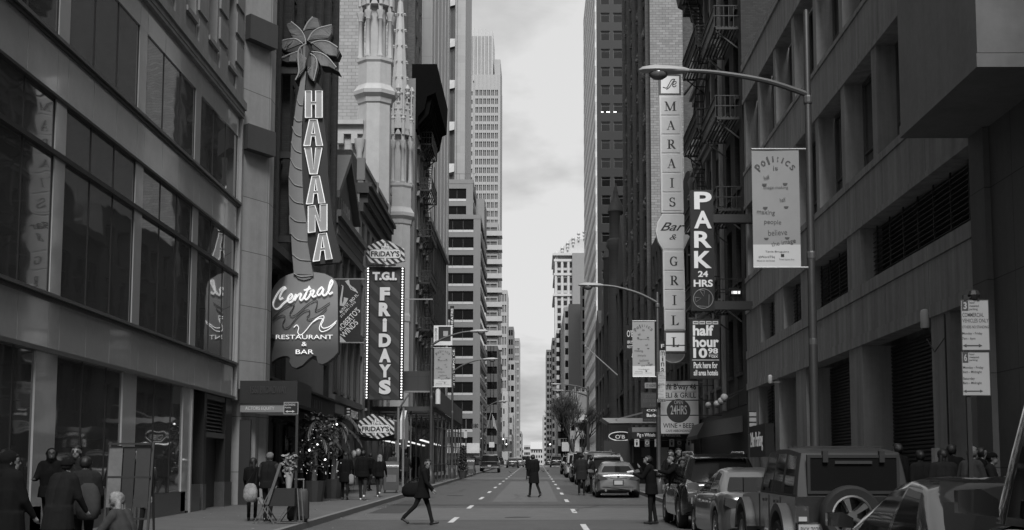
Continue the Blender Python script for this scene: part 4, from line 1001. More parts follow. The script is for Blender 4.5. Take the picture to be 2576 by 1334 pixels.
for i in range(8): q.box((W(1436+5*i,1000,299).x, 299, W(1440,1008,299).z), (W(1438+5*i,1000,299).x, 300, W(1440, 985-(i%3)*6, 299).z))
tag(q.build('roof_equipment', pale), 'row of pale rooftop vents on the low white block', 'roof vents')
# tall blocks behind the camera's street corner that shade the street, one on each side
for nm, lab, x0, x1, y0, y1, h in () and (('corner_block', 'plain corner block on the left behind the viewer', -34, -9.5, -60, -9, 60), ('corner_block', 'plain corner block on the right behind the viewer', 8.9, 34, -60, -15, 60)):
    q = Bld(nm, lab, ((x0+x1)/2, (y0+y1)/2, 0)); q.wall.box((x0, y0, -.5), (x1, y1, h)); q.finish(bkM)
# ================================================================== signs
def cq(x0, y0, s): return lambda a, b: ((x0+a/s)/1.1646, (y0+b/s)/1.1646)
def pl(pts, f, d):
    out = []
    for a, b in pts:
        p = W(*f(a, b), d); out.append((p.x, p.z))
    return out
def clip(poly, area):
    """part of a convex poly inside a convex area"""
    def side(p, a, b): return (b[0]-a[0])*(p[1]-a[1]) - (b[1]-a[1])*(p[0]-a[0])
    ar = sum(area[i][0]*area[(i+1)%len(area)][1]-area[(i+1)%len(area)][0]*area[i][1] for i in range(len(area)))
    if ar < 0: area = area[::-1]
    out = list(poly)
    for i in range(len(area)):
        a, b = area[i], area[(i+1)%len(area)]; src, out = out, []
        for j in range(len(src)):
            p, q = src[j], src[(j+1)%len(src)]; sp, sq = side(p,a,b), side(q,a,b)
            if sp >= 0: out.append(p)
            if (sp >= 0) != (sq >= 0): t = sp/(sp-sq); out.append((p[0]+(q[0]-p[0])*t, p[1]+(q[1]-p[1])*t))
        if len(out) < 3: return []
    return out
def tube2(mb, pts, d, r, n=6, closed=False): mb.tube([(x, d, z) for x, z in (pts+[pts[0]] if closed else pts)], r, n)
neon = mat('neon_tube_lit', .9, .4, emit=.2)
neonD = mat('neon_tube_dim', .26, .3, amt=.1)
neonB = mat('neon_tube_unlit', .06, .3, amt=.1)
# ---------------- the palm tree sign
D = 48.5
A1, A2, A3 = cq(780,30,3.336), cq(780,420,3.336), cq(770,780,4.303)
ps = thing('palm_tree_sign', 'huge neon sign shaped like a palm tree, with a wavy board at its foot', 'neon sign', W(760, 800, D))
# board with a wavy lower edge; paler at its top, as painted
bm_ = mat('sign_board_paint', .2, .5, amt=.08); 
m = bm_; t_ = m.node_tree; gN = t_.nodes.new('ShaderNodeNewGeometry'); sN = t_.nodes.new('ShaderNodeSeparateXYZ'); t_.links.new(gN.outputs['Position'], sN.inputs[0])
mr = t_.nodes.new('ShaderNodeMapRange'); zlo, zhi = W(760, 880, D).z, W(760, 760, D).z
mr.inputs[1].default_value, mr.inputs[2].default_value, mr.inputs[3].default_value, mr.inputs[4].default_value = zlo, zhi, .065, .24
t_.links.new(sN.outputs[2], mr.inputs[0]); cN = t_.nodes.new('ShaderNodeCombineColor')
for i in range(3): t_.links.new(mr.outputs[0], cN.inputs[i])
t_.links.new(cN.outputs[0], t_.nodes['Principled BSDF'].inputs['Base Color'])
board = [(115,310),(150,240),(215,165),(300,115),(390,88),(520,75),(640,75),(780,95),(870,140),(925,195),(943,250),(948,1085),(890,1150),(810,1212),(745,1238),(700,1222),(682,1180),(680,1140),(640,1125),(580,1165),(500,1248),(420,1285),(365,1265),(335,1205),(342,1160),(320,1138),(260,1132),(190,1155),(105,1212)]
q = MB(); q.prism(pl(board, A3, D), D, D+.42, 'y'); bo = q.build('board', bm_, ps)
q = MB(); pp = pl([(x+(5 if x > 520 else -5), y+(8 if y > 600 else -6)) for x, y in board], A3, D); q.prism(pp, D+.03, D+.39, 'y'); q.build('board_rim', black, ps)
trL = [A1(345,640),A1(340,690),A1(300,880),A1(270,1100),A1(245,1330),A2(240,150),A2(222,330),A2(222,500),A2(232,720),A2(245,890),A2(255,1080),A2(275,1290),A3(385,20),A3(395,100)]
trR = [A1(392,600),A1(388,660),A1(375,800),A1(360,960),A1(350,1150),A1(347,1330),A2(350,150),A2(355,330),A2(365,590),A2(395,770),A2(403,960),A2(435,1150),A2(465,1300),A3(645,110)]
tp = trL + [A3(450,160),A3(520,180),A3(600,160)] + trR[::-1]
tp = [(W(a,b,D).x, W(a,b,D).z) for a, b in tp]
q = MB(); q.prism(tp, D-.06, D+.36, 'y'); q.build('trunk', mat('trunk_paint', .19, .55, amt=.14, streak=.5), ps)
q = MB()
for f, a, c, s in ((A1,(305,880),(362,935),1),(A1,(275,1050),(350,1090),1),(A1,(255,1140),(345,1240),1),(A1,(246,1290),(345,1400),1),(A2,(240,150),(352,265),1),(A2,(225,330),(358,430),1),(A2,(225,505),(368,595),1),(A2,(230,712),(396,775),1),(A2,(243,880),(403,962),1),(A2,(258,1085),(438,1150),1),(A3,(392,95),(645,120),2)):
    pts = stroke([a, (a[0]*.6+c[0]*.4, a[1]*.38+c[1]*.62+14*s), c]); P = pl(pts, f, D); tube2(q, P, D-.08, .018)
P = pl([(230,715),(238,890)], A2, D); tube2(q, P, D-.08, .018); P = pl([(397,775),(403,962)], A2, D); tube2(q, P, D-.08, .018)
q.build('trunk_neon', neonD, ps)
q = MB(); q.prism(pl([(400,600),(480,690),(555,780),(562,1050),(590,1330),(600,1500),(600,1600),(625,1860),(655,2120),(730,2440),(715,2462),(460,2485),(440,2450),(400,2260),(365,1890),(352,1640),(350,1300),(362,960),(378,800)], A1, D), D+.05, D+.42, 'y'); q.build('letter_board', mat('letter_board', .02, .5, amt=.1), ps)
LET = {'H': [[(0,0),(.37,0),(.37,.49),(.61,.49),(.61,0),(1,0),(1,1),(.61,1),(.61,.6),(.37,.6),(.37,1),(0,1)]],
 'A': [[(0,0),(.34,0),(.40,.36),(.60,.36),(.66,0),(1,0),(.70,1),(.30,1)], [(.425,.46),(.575,.46),(.5,.88)]],
 'V': [[(.30,0),(.72,0),(1,1),(.64,1),(.51,.16),(.38,1),(0,1)]],
 'N': [[(0,0),(.37,0),(.37,.64),(.64,0),(1,0),(1,1),(.63,1),(.63,.38),(.36,1),(0,1)]]}
face = mat('neon_letter_face', .27, .5, amt=.06, emit=.02)
boxes = [('H',A1,385,795,550,1055,0),('A',A1,370,1075,555,1330,0),('V',A2,378,50,548,305,0),('A',A2,395,325,578,592,6),('N',A2,413,608,597,866,12),('A',A2,460,884,648,1144,14)]
for ch_, f, x0, y0, x1, y1, tl in boxes:
    def U(p): return (x0+(x1-x0)*p[0], y1+tl-(y1-y0)*p[1]-2*tl*p[0]*.9)
    polys = LET[ch_]; out = polys[0]
    o2 = list(out)
    if len(polys) > 1: h = polys[1]; o2 = out[:3] + [(.5,.36)] + [(.5,.46)] + [h[1],h[2],h[0]] + [(.499,.46),(.499,.36)][::1] + out[2:3][:0] + out[3:]
    if len(polys) > 1: o2 = out[:3] + [(.499,.36),(.499,.46),h[0],h[2],h[1],(.501,.46),(.501,.36)] + out[3:]
    q = MB(); q.prism(pl([U(p) for p in o2], f, D), D-.05, D+.06, 'y'); le = q.build('letter', face, ps)
    q = MB()
    for P in polys: tube2(q, pl([U(p) for p in P], f, D), D-.075, .017, closed=True)
    q.build('neon_outline', neon, le)
# fronds
leafm = mat('frond_paint', .032, .55, amt=.15); leafs = mat('frond_edge', .02, .6)
FR = [([(385,330),(375,260),(330,190),(280,135),(240,108),(200,120),(195,150),(215,200),(240,250),(290,290),(340,320)], [(385,325),(370,250),(325,180),(240,108)], .30),
 ([(360,195),(400,120),(450,55),(500,80),(530,160),(470,210),(420,270),(385,290)], [(362,195),(382,150),(410,105),(452,58)], .32),
 ([(405,300),(450,215),(520,170),(640,145),(640,230),(610,292),(520,300),(440,325)], [(405,300),(450,220),(520,175),(640,145)], .24),
 ([(440,330),(520,305),(610,315),(690,345),(715,400),(690,460),(630,455),(540,420),(460,390)], [(440,330),(520,305),(610,315),(700,370)], .18),
 ([(450,415),(530,425),(610,470),(680,550),(715,612),(620,565),(540,560),(510,490)], [(450,418),(530,428),(605,470),(690,570)], .12),
 ([(360,330),(290,285),(210,290),(130,310),(140,360),(170,395),(220,408),(330,400)], [(360,330),(290,286),(210,288),(132,308)], .22),
 ([(325,402),(250,435),(180,475),(130,485),(200,512),(300,515),(330,455)], [(322,408),(230,440),(132,484)], .16),
 ([(440,440),(410,500),(405,620),(430,672),(470,712),(490,640),(512,560),(500,480)], [(440,440),(492,480),(502,560),(470,705)], .08),
 ([(400,345),(340,390),(318,470),(322,600),(330,640),(295,702),(345,655),(382,600),(408,500),(430,400)], [(400,345),(335,392),(320,480),(328,620),(296,700)], .02)]
def segx(p, r, a, b):
    dx, dy = b[0]-a[0], b[1]-a[1]; den = r[0]*dy - r[1]*dx
    if abs(den) < 1e-9: return None
    t = ((a[0]-p[0])*dy - (a[1]-p[1])*dx)/den; u = ((a[0]-p[0])*r[1] - (a[1]-p[1])*r[0])/den
    return t if 0 <= u <= 1 and t > 6 else None
for outl, sp, lay in FR:
    y0 = D-.22+lay
    q = MB(); q.prism(pl(outl, A1, D), y0, y0+.05, 'y'); fo = q.build('frond', leafm, ps)
    q = MB(); q.prism(pl([(x+(8 if x > 400 else -3), y+(10 if y > 250 else -4)) for x, y in outl], A1, D), y0+.051, D+.5, 'y'); q.build('frond_body', leafs, fo)
    s = stroke(sp, n=8); q = MB(); tube2(q, pl(s, A1, D), y0-.03, .024); q.build('midrib_neon', mat('midrib_neon', .36, .4), fo)
    c = (sum(p[0] for p in outl)/len(outl), sum(p[1] for p in outl)/len(outl)); q = MB()
    L_ = [0]
    for a, b in zip(s[:-1], s[1:]): L_.append(L_[-1]+math.hypot(b[0]-a[0], b[1]-a[1]))
    n = int(L_[-1]/14)
    for i in range(1, n+1):
        t = L_[-1]*(i/(n+1)); j = max(k for k in range(len(s)-1) if L_[k] <= t); a, b = s[j], s[j+1]; f = (t-L_[j])/max(1e-6, L_[j+1]-L_[j])
        p = (a[0]+(b[0]-a[0])*f, a[1]+(b[1]-a[1])*f); dx, dy = b[0]-a[0], b[1]-a[1]; l = math.hypot(dx, dy); dx, dy = dx/l, dy/l
        for sg in (1, -1):
            nx, ny = -dy*sg, dx*sg
            if (c[0]-p[0])*nx + (c[1]-p[1])*ny < 0: continue
            r = (nx*.85+dx*.5, ny*.85+dy*.5); ts = [x for x in (segx(p, r, outl[k], outl[(k+1)%len(outl)]) for k in range(len(outl))) if x]
            if ts: T = min(ts)*.93; tube2(q, pl([(p[0]+r[0]*5, p[1]+r[1]*5), (p[0]+r[0]*T, p[1]+r[1]*T)], A1, D), y0-.02, .017, 5)
    q.build('frond_ribs', mat('frond_rib', .22, .45, amt=.1), fo)
# script, waves, small neon lettering
def neonline(name, strokes, f, d, r, m, dup=None):
    q = MB()
    for s in strokes:
        P = stroke(s, n=6); tube2(q, pl(P, f, D), d, r)
        if dup: tube2(q, pl([(x+dup[0], y+dup[1]) for x, y in P], f, D), d-.001, r)
    return q.build(name, m, ps)
cen = [[(255,395),(215,420),(215,380),(250,310),(290,275),(265,265),(210,310),(160,390),(130,470),(150,530),(200,530),(260,470),(310,430)],
 [(310,430),(350,410),(375,370),(360,350),(325,385),(310,430),(330,455),(370,440),(395,400)],
 [(395,400),(415,360),(425,365),(412,400),(400,430),(440,370),(475,345),(485,355),(465,410),(480,430),(510,405)],
 [(510,405),(550,330),(590,250)],[(520,305),(605,278)],[(550,340),(525,400),(545,420),(580,390)],
 [(580,390),(605,340),(600,320),(645,300),(635,340),(620,375),(640,385),(675,365)],
 [(760,285),(745,265),(705,300),(685,345),(700,365),(735,340),(765,280),(755,330),(760,370),(800,355)],
 [(800,355),(840,290),(880,205),(870,175),(845,215),(825,310),(840,350),(880,325)]]
neonline('script_neon', cen, A3, D-.07, .017, neon, dup=(9, 11))
neonline('wave_neon', [[(130,660),(230,560),(340,490),(400,480),(380,540),(345,600),(375,632),(450,590),(560,490),(650,435),(690,440),(680,520),(665,560),(720,545),(850,460)],
 [(130,690),(200,640),(270,620),(285,660),(255,730),(280,775),(340,760),(430,650),(520,570),(590,555),(590,610),(560,650),(600,672),(700,630),(810,530)]], A3, D-.06, .016, neonB)
neonline('lit_wave_neon', [[(395,775),(430,745),(455,780),(445,840),(480,870),(540,820),(620,720),(700,650),(770,630),(765,690),(740,750),(770,785),(850,760),(935,690)],
 [(640,705),(700,668),(755,665),(735,720),(716,790),(750,828),(840,795),(925,715)]], A3, D-.06, .014, mat('neon_tube_soft', .8, .4, emit=.35))
def ntxt(s, x0, y0, x1, y1): a, b = A3(x0, y0), A3(x1, y1); qtxt(s, (a[0], a[1], b[0], b[1]), D-.04, neon, ps, name='neon_lettering', bold=.0, depth=.02)
ntxt('RESTAURANT', 165, 866, 880, 920); ntxt('&', 490, 955, 555, 1008); ntxt('BAR', 415, 1052, 640, 1108)
q = MB()
for z in (W(700, 600, D).z, W(700, 175, D).z, W(700, 388, D).z): q.box((XL-.2, D+.1, z-.12), (-7.9, D+.3, z+.12))
q.build('bracket', black, ps)
# ---------------- jazz shop banner
j = thing('wind_instruments_banner', "black banner with a printed saxophone and trumpet, beside the palm sign", 'banner', W(876, 780, 60))
J = cq(770,780,4.303); d = 60
q = MB(); q.prism(pl([(968,152),(1228,152),(1228,970),(968,970)], J, d), d, d+.05, 'y'); q.build('cloth', mat('black_banner', .012, .6), j)
def jtx(s, c, w, h, m=inkW):
    p = W(*J(*c), d); t = txt(s, p.x-w/2, p.z-h/2, p.x+w/2, p.z+h/2, d-.004, m, None, depth=.003)
    L = Vector((p.x, d, p.z)); t.data.transform(Matrix.Translation(L) @ Matrix.Rotation(R(-47), 4, 'Y') @ Matrix.Translation(-L)); t.data.transform(Matrix.Translation(-j.location)); t.parent = j
jtx("ROBERTO'S", (1085,670), 1.22, .26); jtx('WINDS', (1090,790), .92, .26); jtx('46TH ST. 3RD FL.', (1085,470), 1.15, .13); jtx('212-391-1315', (1070,545), .95, .1)
brass = mat('printed_horn', .42, .5, amt=.2); q = MB()
for pts, rr in (([(1062,180),(1085,235),(1130,275),(1180,320),(1198,340)], [.11,.05,.035,.035,.02]), ([(1080,235),(1110,290),(1160,315),(1175,300),(1130,262)], [.02]*5), ([(990,240),(1010,250),(1000,330),(985,430),(985,490),(1010,495),(1035,450),(1050,400)], [.02,.03,.04,.05,.07,.07,.08,.12])):
    P = pl(pts, J, d); q.tube([(x, d-.004, z) for x, z in P], rr, 6)
for k in range(len(q.v)): v = q.v[k]; q.v[k] = (v[0], d-.004+(v[1]-d+.004)*.03, v[2])
q.build('printed_horns', brass, j)
q = MB(); q.prism(pl([(968,870),(1062,968),(968,968)], J, d), d-.003, d-.001, 'y'); q.build('pale_corner', pale, j)
q = MB(); z = W(870, 702, d).z; q.bar((XL, d+.02, z), (-7.6, d+.02, z), .05); q.bar((XL, d+.02, W(870,862,d).z), (-7.6, d+.02, W(870,862,d).z), .05); q.build('banner_pole', steel, j)
# ---------------- striped restaurant signs
def diag(area, n, x0, z0, w, gap, slope=-1.0, ln=30):
    out = []
    for i in range(n):
        a = x0 + i*(w+gap); P = [(a, z0), (a+w, z0), (a+w+ln, z0+slope*ln), (a+ln, z0+slope*ln)]; c = clip(P, area)
        if c: out.append(c)
    return out
stripeD = mat('dark_red_stripe', .035, .5, amt=.08); stripeP = mat('pale_stripe', .55, .45, amt=.06)
tg = thing('striped_pylon_sign', "tall dark diagonally striped sign with rows of lit bulbs down both edges", 'sign', W(970, 840, 75))
d = 75.0; x0, z0, x1, z1 = rect(929, 672, 1006, 1006, d)
q = MB(); q.box((x0, d, z0), (x1, d+.5, z1)); q.build('sign_box', mat('pylon_dark', .025, .5, amt=.1), tg)
area = [(x0+.03,z0+.03),(x1-.03,z0+.03),(x1-.03,z1-.03),(x0+.03,z1-.03)]
q = MB()
for c in diag(area, 14, x0-9.2, z1+1.8, .42, .48): q.prism(c, d-.003, d, 'y')
q.build('diagonal_stripes', mat('pylon_stripe', .05, .5, amt=.08), tg)
q = MB(); q.box((x1+.03, d+.05, z0), (x1+.2, d+.45, z1)); q.box((x0-.2, d+.05, z0), (x0-.03, d+.45, z1)); q.build('bulb_rail', black, tg)
G_ = cq(1050,690,2.225)
for k in range(48):
    z = z0+.12+(z1-z0-.2)*k/47
    for x in (x0-.11, x1+.11):
        q = MB(); q.ball((x, d+.02, z), .042, 6); q.build('bulb', lamp_on, tg)
def gl_(s, a, b, c, e, m, off, bold=.05): p, r = G_(a, b), G_(c, e); return qtxt(s, (p[0], p[1], r[0], r[1]), d-off, m, tg, bold=bold, depth=.02, name='letter')
wl_ = mat('glowing_cream_lettering', .55, .5, amt=.06, emit=.05)  # pylon letters: faint glow added to the cream colour to brighten them
for s, a, b, c, e in (('T.G.I.',92,238,252,293),('F',140,338,206,425),('R',133,438,210,527),('i',158,540,186,628),('D',133,640,213,728),('A',134,738,212,828),('Y',134,840,212,926),('S',134,942,212,1036),("'",196,926,208,946)):
    gl_(s, a-5, b-5, c+5, e+5, inkK, .012, .08); gl_(s, a, b, c, e, wl_, .045, .06)
q = MB(); z = W(900, 666, d).z; q.bar((XL, d+.2, z), (x0+1.4, d+.2, z), .07); z = W(900, 752, d).z; q.bar((x1, d+.2, z), (W(1088, 752, d).x, d+.2, z), .07)
for qy in (700, 800, 900): z = W(900, qy, d).z; q.box((XL-.1, d+.1, z-.1), (x0-.2, d+.3, z+.1))
q.build('bracket', steel, tg)
def striped_logo(label, f, pts, plate, cap, d, th=.3, parent_cat='sign'):
    t = thing('striped_diamond_sign', label, parent_cat, W(*f(175, 110), d)); A = pl(pts, f, d)
    q = MB(); q.prism(A, d, d+th, 'y'); q.build('sign_body', stripeP, t)
    xs = [p[0] for p in A]; zs = [p[1] for p in A]; h = max(zs)-min(zs); w = (max(xs)-min(xs))/9.5; q = MB()
    for c in diag(A, 22, min(xs)-h*1.2, max(zs)+.1, w*.8, w*.8, -.95): q.prism(c, d-.003, d, 'y')
    q.build('diagonal_stripes', mat('logo_stripe', .02, .45), t)
    (a, b, c, e) = plate; k = (e-b)*.2; oc = [(a+k,b),(c-k,b),(c,b+k),(c,e-k),(c-k,e),(a+k,e),(a,e-k),(a,b+k)]
    mid = (a+c)/2; hh = e-b; sp = [(mid-hh*.45,b+1),(mid-hh*.45,b-hh*.4),(mid-hh*.12,b-hh*.4),(mid-hh*.1,b-hh*.75),(mid+hh*.1,b-hh*.75),(mid+hh*.12,b-hh*.4),(mid+hh*.5,b-hh*.4),(mid+hh*.5,b+1)]
    st = [(mid-hh*.12,e-1),(mid-hh*.12,e+hh*.3),(mid,e+hh*.42),(mid+hh*.12,e+hh*.3),(mid+hh*.12,e-1)]
    for nm, m, gr, y in (('plate_border', inkK, 3, .012), ('plate', mat('sign_plate', .62, .45, amt=.04), 0, .02)):
        q = MB(); q.prism(pl([(x+(gr if x > mid else -gr), z+(gr if z > (b+e)/2 else -gr)) for x, z in oc], f, d), d-y, d-y+.008, 'y')
        q.prism(pl([(x+(gr if x > mid else -gr), z-gr) for x, z in sp], f, d), d-y-.001, d-y+.007, 'y'); q.prism(pl([(x+(gr if x > mid else -gr), z+gr) for x, z in st], f, d), d-y-.002, d-y+.006, 'y'); q.build(nm, m, t)
    p, r = f(a+7, b+hh*.18), f(c-7, e-hh*.18); qtxt("FRiDAY'S", (p[0],p[1],r[0],r[1]), d-.024, inkK, t, bold=.03, depth=.006)
    p, r = f(mid-hh*.36, b-hh*.3), f(mid+hh*.42, b-hh*.02); qtxt('T.G.I.', (p[0],p[1],r[0],r[1]), d-.024, inkK, t, bold=.02, depth=.006); return t
pts = [(48,125),(62,68),(165,22),(300,88),(302,165),(195,192),(75,176)]
striped_logo("black and white striped diamond sign on top of the tall striped sign", G_, pts, (75,92,275,148), 0, 74.6)
G2 = cq(960,1150,3.336)
pts2 = [(288,330),(320,280),(385,265),(430,212),(475,215),(590,272),(650,282),(650,400),(560,428),(490,455),(440,430),(350,428)]
pts2 = [(288,345),(312,275),(435,210),(650,280),(650,405),(495,455),(345,428)]
aw = thing('entrance_awning', 'dark box awning carrying the lower striped diamond sign over the restaurant door', 'awning', W(900, 1080, 70.5))
x0, z0, x1, z1 = rect(850, 1060, 1003, 1103, 70.6); q = MB(); q.box((x0, 70.6, z0), (x1, 75.5, z1)); q.build('awning_box', mat('awning_vinyl', .02, .6, amt=.15), aw)
striped_logo("black and white striped diamond sign on the dark box awning", G2, pts2, (328,318,608,395), 0, 70.3, .29)
q = MB(); x, z = W(1015, 1080, 72).x, W(1015, 1080, 72).z; q.prism([(71.2,z-.55),(72.2,z-1.05),(73.4,z-.5),(73.4,z+.4),(72.3,z+1.0),(71.2,z+.45)], x1+.003, x1+.25, 'x'); tag(q.build('striped_side_sign', stripeP), 'narrow edge-on striped sign on the end of the dark box awning', 'sign')
for dx in (0, 1):
    q = MB(); X = x1-.15; q.tube([(X-dx*2.6, 70.75, gz(70)+KERB), (X-dx*2.6, 70.75, z0)], .045, 8); q.build('post', steel, aw)
# ---------------- white letter column sign
SER = {}
def qd(p, r, w0, w1=None):
    w1 = w1 or w0; dx, dy = r[0]-p[0], r[1]-p[1]; l = math.hypot(dx, dy); nx, ny = -dy/l, dx/l
    return [(p[0]-nx*w0/2,p[1]-ny*w0/2),(r[0]-nx*w1/2,r[1]-ny*w1/2),(r[0]+nx*w1/2,r[1]+ny*w1/2),(p[0]+nx*w0/2,p[1]+ny*w0/2)]
def rc(a, b, c, e): return [(a,b),(c,b),(c,e),(a,e)]
def arcs(cx, cy, rx, ry, a0, a1, wt, wn_, n=12):
    out = []
    for i in range(n):
        t0, t1 = R(a0+(a1-a0)*i/n), R(a0+(a1-a0)*(i+1)/n); P = []
        for t, s in ((t0,1),(t1,1),(t1,-1),(t0,-1)):
            w = wn_+(wt-wn_)*abs(math.cos(t)); P.append((cx+(rx+s*w/2)*math.cos(t), cy+(ry+s*w/2)*math.sin(t)))
        out.append(P)
    return out
SER['I'] = [rc(.39,.05,.61,.95), rc(.22,0,.78,.05), rc(.22,.95,.78,1)]
SER['L'] = [rc(.2,.05,.42,.95), rc(.05,0,.9,.05), rc(.05,.95,.6,1), [(.6,.05),(.9,.05),(.95,.32)]]
SER['M'] = [rc(.08,.05,.14,.95), rc(.76,.05,.94,.95), qd((.1,.97),(.47,.03),.17), qd((.48,.03),(.82,.97),.07), rc(-.04,0,.26,.05), rc(.66,0,1.04,.05), rc(-.04,.95,.16,1), rc(.82,.95,1.04,1)]
SER['A'] = [qd((.14,.03),(.5,.98),.07), qd((.84,.03),(.47,.98),.2), rc(.26,.3,.7,.36), rc(0,0,.32,.05), rc(.62,0,1.02,.05)]
SER['R'] = [rc(.16,.05,.38,.95), rc(.02,0,.52,.05), rc(.02,.95,.5,1), rc(.38,.47,.55,.53), qd((.48,.5),(.9,.03),.2), rc(.78,0,1.04,.05)] + arcs(.5,.735,.24,.23,-90,90,.2,.06)
SER['S'] = arcs(.5,.74,.26,.22,20,270,.17,.07) + arcs(.5,.27,.28,.23,-160,90,.19,.07) + [rc(.72,.68,.78,.98), rc(.18,.02,.24,.36)]
SER['G'] = arcs(.52,.5,.38,.46,40,320,.2,.07) + [rc(.7,.06,.9,.42), rc(.58,.4,1.0,.45), rc(.8,.66,.86,.97)]
def serif(ch_, q, d, m, parent):
    x0, z0, x1, z1 = rect(*q, d); b = MB()
    for i, P in enumerate(SER[ch_]): b.prism([(x0+(x1-x0)*u, z0+(z1-z0)*v) for u, v in P], d-.004-.0004*i, d, 'y')
    return b.build('letter', m, parent)
lm = thing('letter_column_sign', 'tall narrow white sign of stacked one-letter panels with an octagon in the middle', 'sign', W(1690, 540, 71))
d = 71.0; B1, B2, B3 = cq(1900,150,2.668), cq(1900,400,2.668), cq(1830,850,2.963)
cell = mat('milky_sign_panel', .46, .4, amt=.12, scale=.6, emit=.03); cellL = mat('lit_sign_panel', .55, .4, amt=.05, emit=.1); ink = mat('sign_letter_black', .02, .5)
wf = mat('white_sign_frame', .6, .5, amt=.1)
q = MB(); q.prism(pl([(84,345),(255,345),(276,1262),(100,1262)], B1, d), d+.03, d+.38, 'y'); q.prism(pl([(112,888),(276,888),(290,1330),(118,1330)], B2, d), d+.03, d+.38, 'y'); q.prism(pl([(338,-60),(522,-60),(530,350),(348,350)], B3, d), d+.031, d+.379, 'y'); q.build('frame', wf, lm)
q = MB(); q.prism(pl([(80,182),(252,182),(254,345),(84,345)], B1, d), d+.03, d+.36, 'y'); q.prism(pl([(343,356),(536,356),(538,542),(345,542)], B3, d), d+.02, d+.36, 'y'); q.build('dark_frame', mat('grey_sign_frame', .08, .5), lm)
oct_ = [(110,603),(270,603),(305,650),(323,715),(320,790),(275,886),(115,886),(75,820),(57,745),(68,670)]
q = MB(); q.prism(pl(oct_, B2, d), d+.02, d+.4, 'y'); q.build('octagon_frame', wf, lm)
q = MB(); q.prism(pl([(190+(x-190)*.93, 745+(y-745)*.94) for x, y in oct_], B2, d), d+.002, d+.019, 'y'); q.build('octagon_panel', cell, lm)
def cellbox(f, a, b, c, e, ch_, m=cell):
    q = MB(); q.prism(pl([(a,b),(c,b),(c,e),(a,e)], f, d), d+.0, d+.028, 'y'); q.build('panel', m, lm)
    if ch_:
        w, h = c-a, e-b; p, r = f(a+w*.27, b+h*.24), f(a+w*.73, b+h*.78)
        if ch_ == 'M': p, r = f(a+w*.2, b+h*.24), f(a+w*.8, b+h*.78)
        if ch_ == 'I': p, r = f(a+w*.3, b+h*.24), f(a+w*.7, b+h*.78)
        serif(ch_, (p[0],p[1],r[0],r[1]), d-.001, ink, lm)
cellbox(B1, 97,196,239,330, None, cellL)
for f, a, b, c, e, ch_ in ((B1,100,362,242,497,'M'),(B1,103,512,246,645,'A'),(B1,105,660,249,793,'R'),(B1,108,808,252,945,'A'),(B1,111,960,256,1098,'I'),(B1,113,1112,259,1245,'S'),(B2,124,905,268,1044,'G'),(B2,127,1056,272,1194,'R'),(B3,350,8,515,164,'I'),(B3,355,184,520,340,'L')): cellbox(f, a, b, c, e, ch_)
cellbox(B3, 360,372,520,530, 'L', cellL)
q = MB()
for s in ([(112,282),(140,288),(158,262),(180,225),(205,222),(190,240),(165,280),(140,300)], [(190,262),(212,255),(215,240),(200,240),(188,262),(195,280),(218,270)]):
    tube2(q, pl(stroke(s), B1, d), d-.006, .022)
q.build('script_lettering', ink, lm)
p, r = B2(92,672), B2(285,738); qtxt('Bar', (p[0],p[1],r[0],r[1]), d-.001, ink, lm, shear=.5, bold=.01, depth=.004); p, r = B2(163,765), B2(220,808); qtxt('&', (p[0],p[1],r[0],r[1]), d-.001, ink, lm, shear=.4, depth=.004)
q = MB(); c = W(*B3(424,552), d)
q.prism([(c.x+.62*math.cos(R(a)), c.z-.52*math.sin(R(a))) for a in range(0,181,15)], d+.03, d+.35, 'y'); q.build('lower_disc', mat('disc_panel', .12, .5), lm)
q = MB(); tube2(q, [(c.x+.58*math.cos(R(a)), c.z-.48*math.sin(R(a))) for a in range(5,176,10)], d+.015, .03); q.build('disc_neon', neonD, lm)
q = MB(); p = W(1722, 236, d)
q.bar((p.x, d+.2, p.z), (XR-.1, d-1.5, p.z+.9), .1); z = W(1722, 380, d).z; q.bar((p.x, d+.2, z), (XR-.1, d-2, z+.25), .08); q.bar((p.x+.5, d+.2, z), (XR+.1, d+1, W(1770, 300, d).z), .07)
for qy in (500, 640, 800): z = W(1722, qy, d).z; q.bar((p.x+.1, d+.2, z), (XR+.1, d+.2, z), .08)
q.build('bracket', steel, lm)
# ---------------- parking signs hung over the right pavement
d = 55.0
pk = thing('park_sign', 'tall black sign reading PARK 24 HRS with an arrow ring, hung on black beams', 'sign', W(1768, 630, d))
x0, z0, x1, z1 = rect(1739, 478, 1796, 782, d); q = MB(); q.box((x0, d, z0), (x1, d+.4, z1)); q.build('sign_box', mat('black_sign_face', .012, .4), pk)
PW = litW
for s, b, e in (('P',483,527),('A',531,575),('R',582,624),('K',632,675)): qtxt(s, (1746,b,1790,e), d-.002, PW, pk, bold=.028, depth=.03, name='letter')
qtxt('24', (1754,684+20-2,1782,720-2), d-.002, PW, pk, bold=.04, depth=.02) if False else None
MATS['inkWlit'] = litW
qtxt('24', (1756,682,1781,697), d-.002, PW, pk, bold=.03, depth=.02); qtxt('HRS', (1745,704,1793,722), d-.002, PW, pk, bold=.03, depth=.02)
q = MB(); c = W(1769, 752, d); r = 25/3435*d
tube2(q, [(c.x+r*math.cos(R(a)), c.z+r*math.sin(R(a))) for a in range(0,360,15)], d-.01, .018, closed=True)
for tri in (((-.85,.15),(-.2,.05),(-.75,-.35)),((-.35,.9),(.15,.8),(.05,.25)),((-.6,-.75),(.55,-.8),(.6,.45))):
    P = [(c.x+r*a, c.z+r*b) for a, b in tri]; tube2(q, P, d-.01, .014, closed=tri[0][0] != -.6)
q.build('arrow_ring', mat('grey_sign_line', .2, .5), pk)
q = MB()
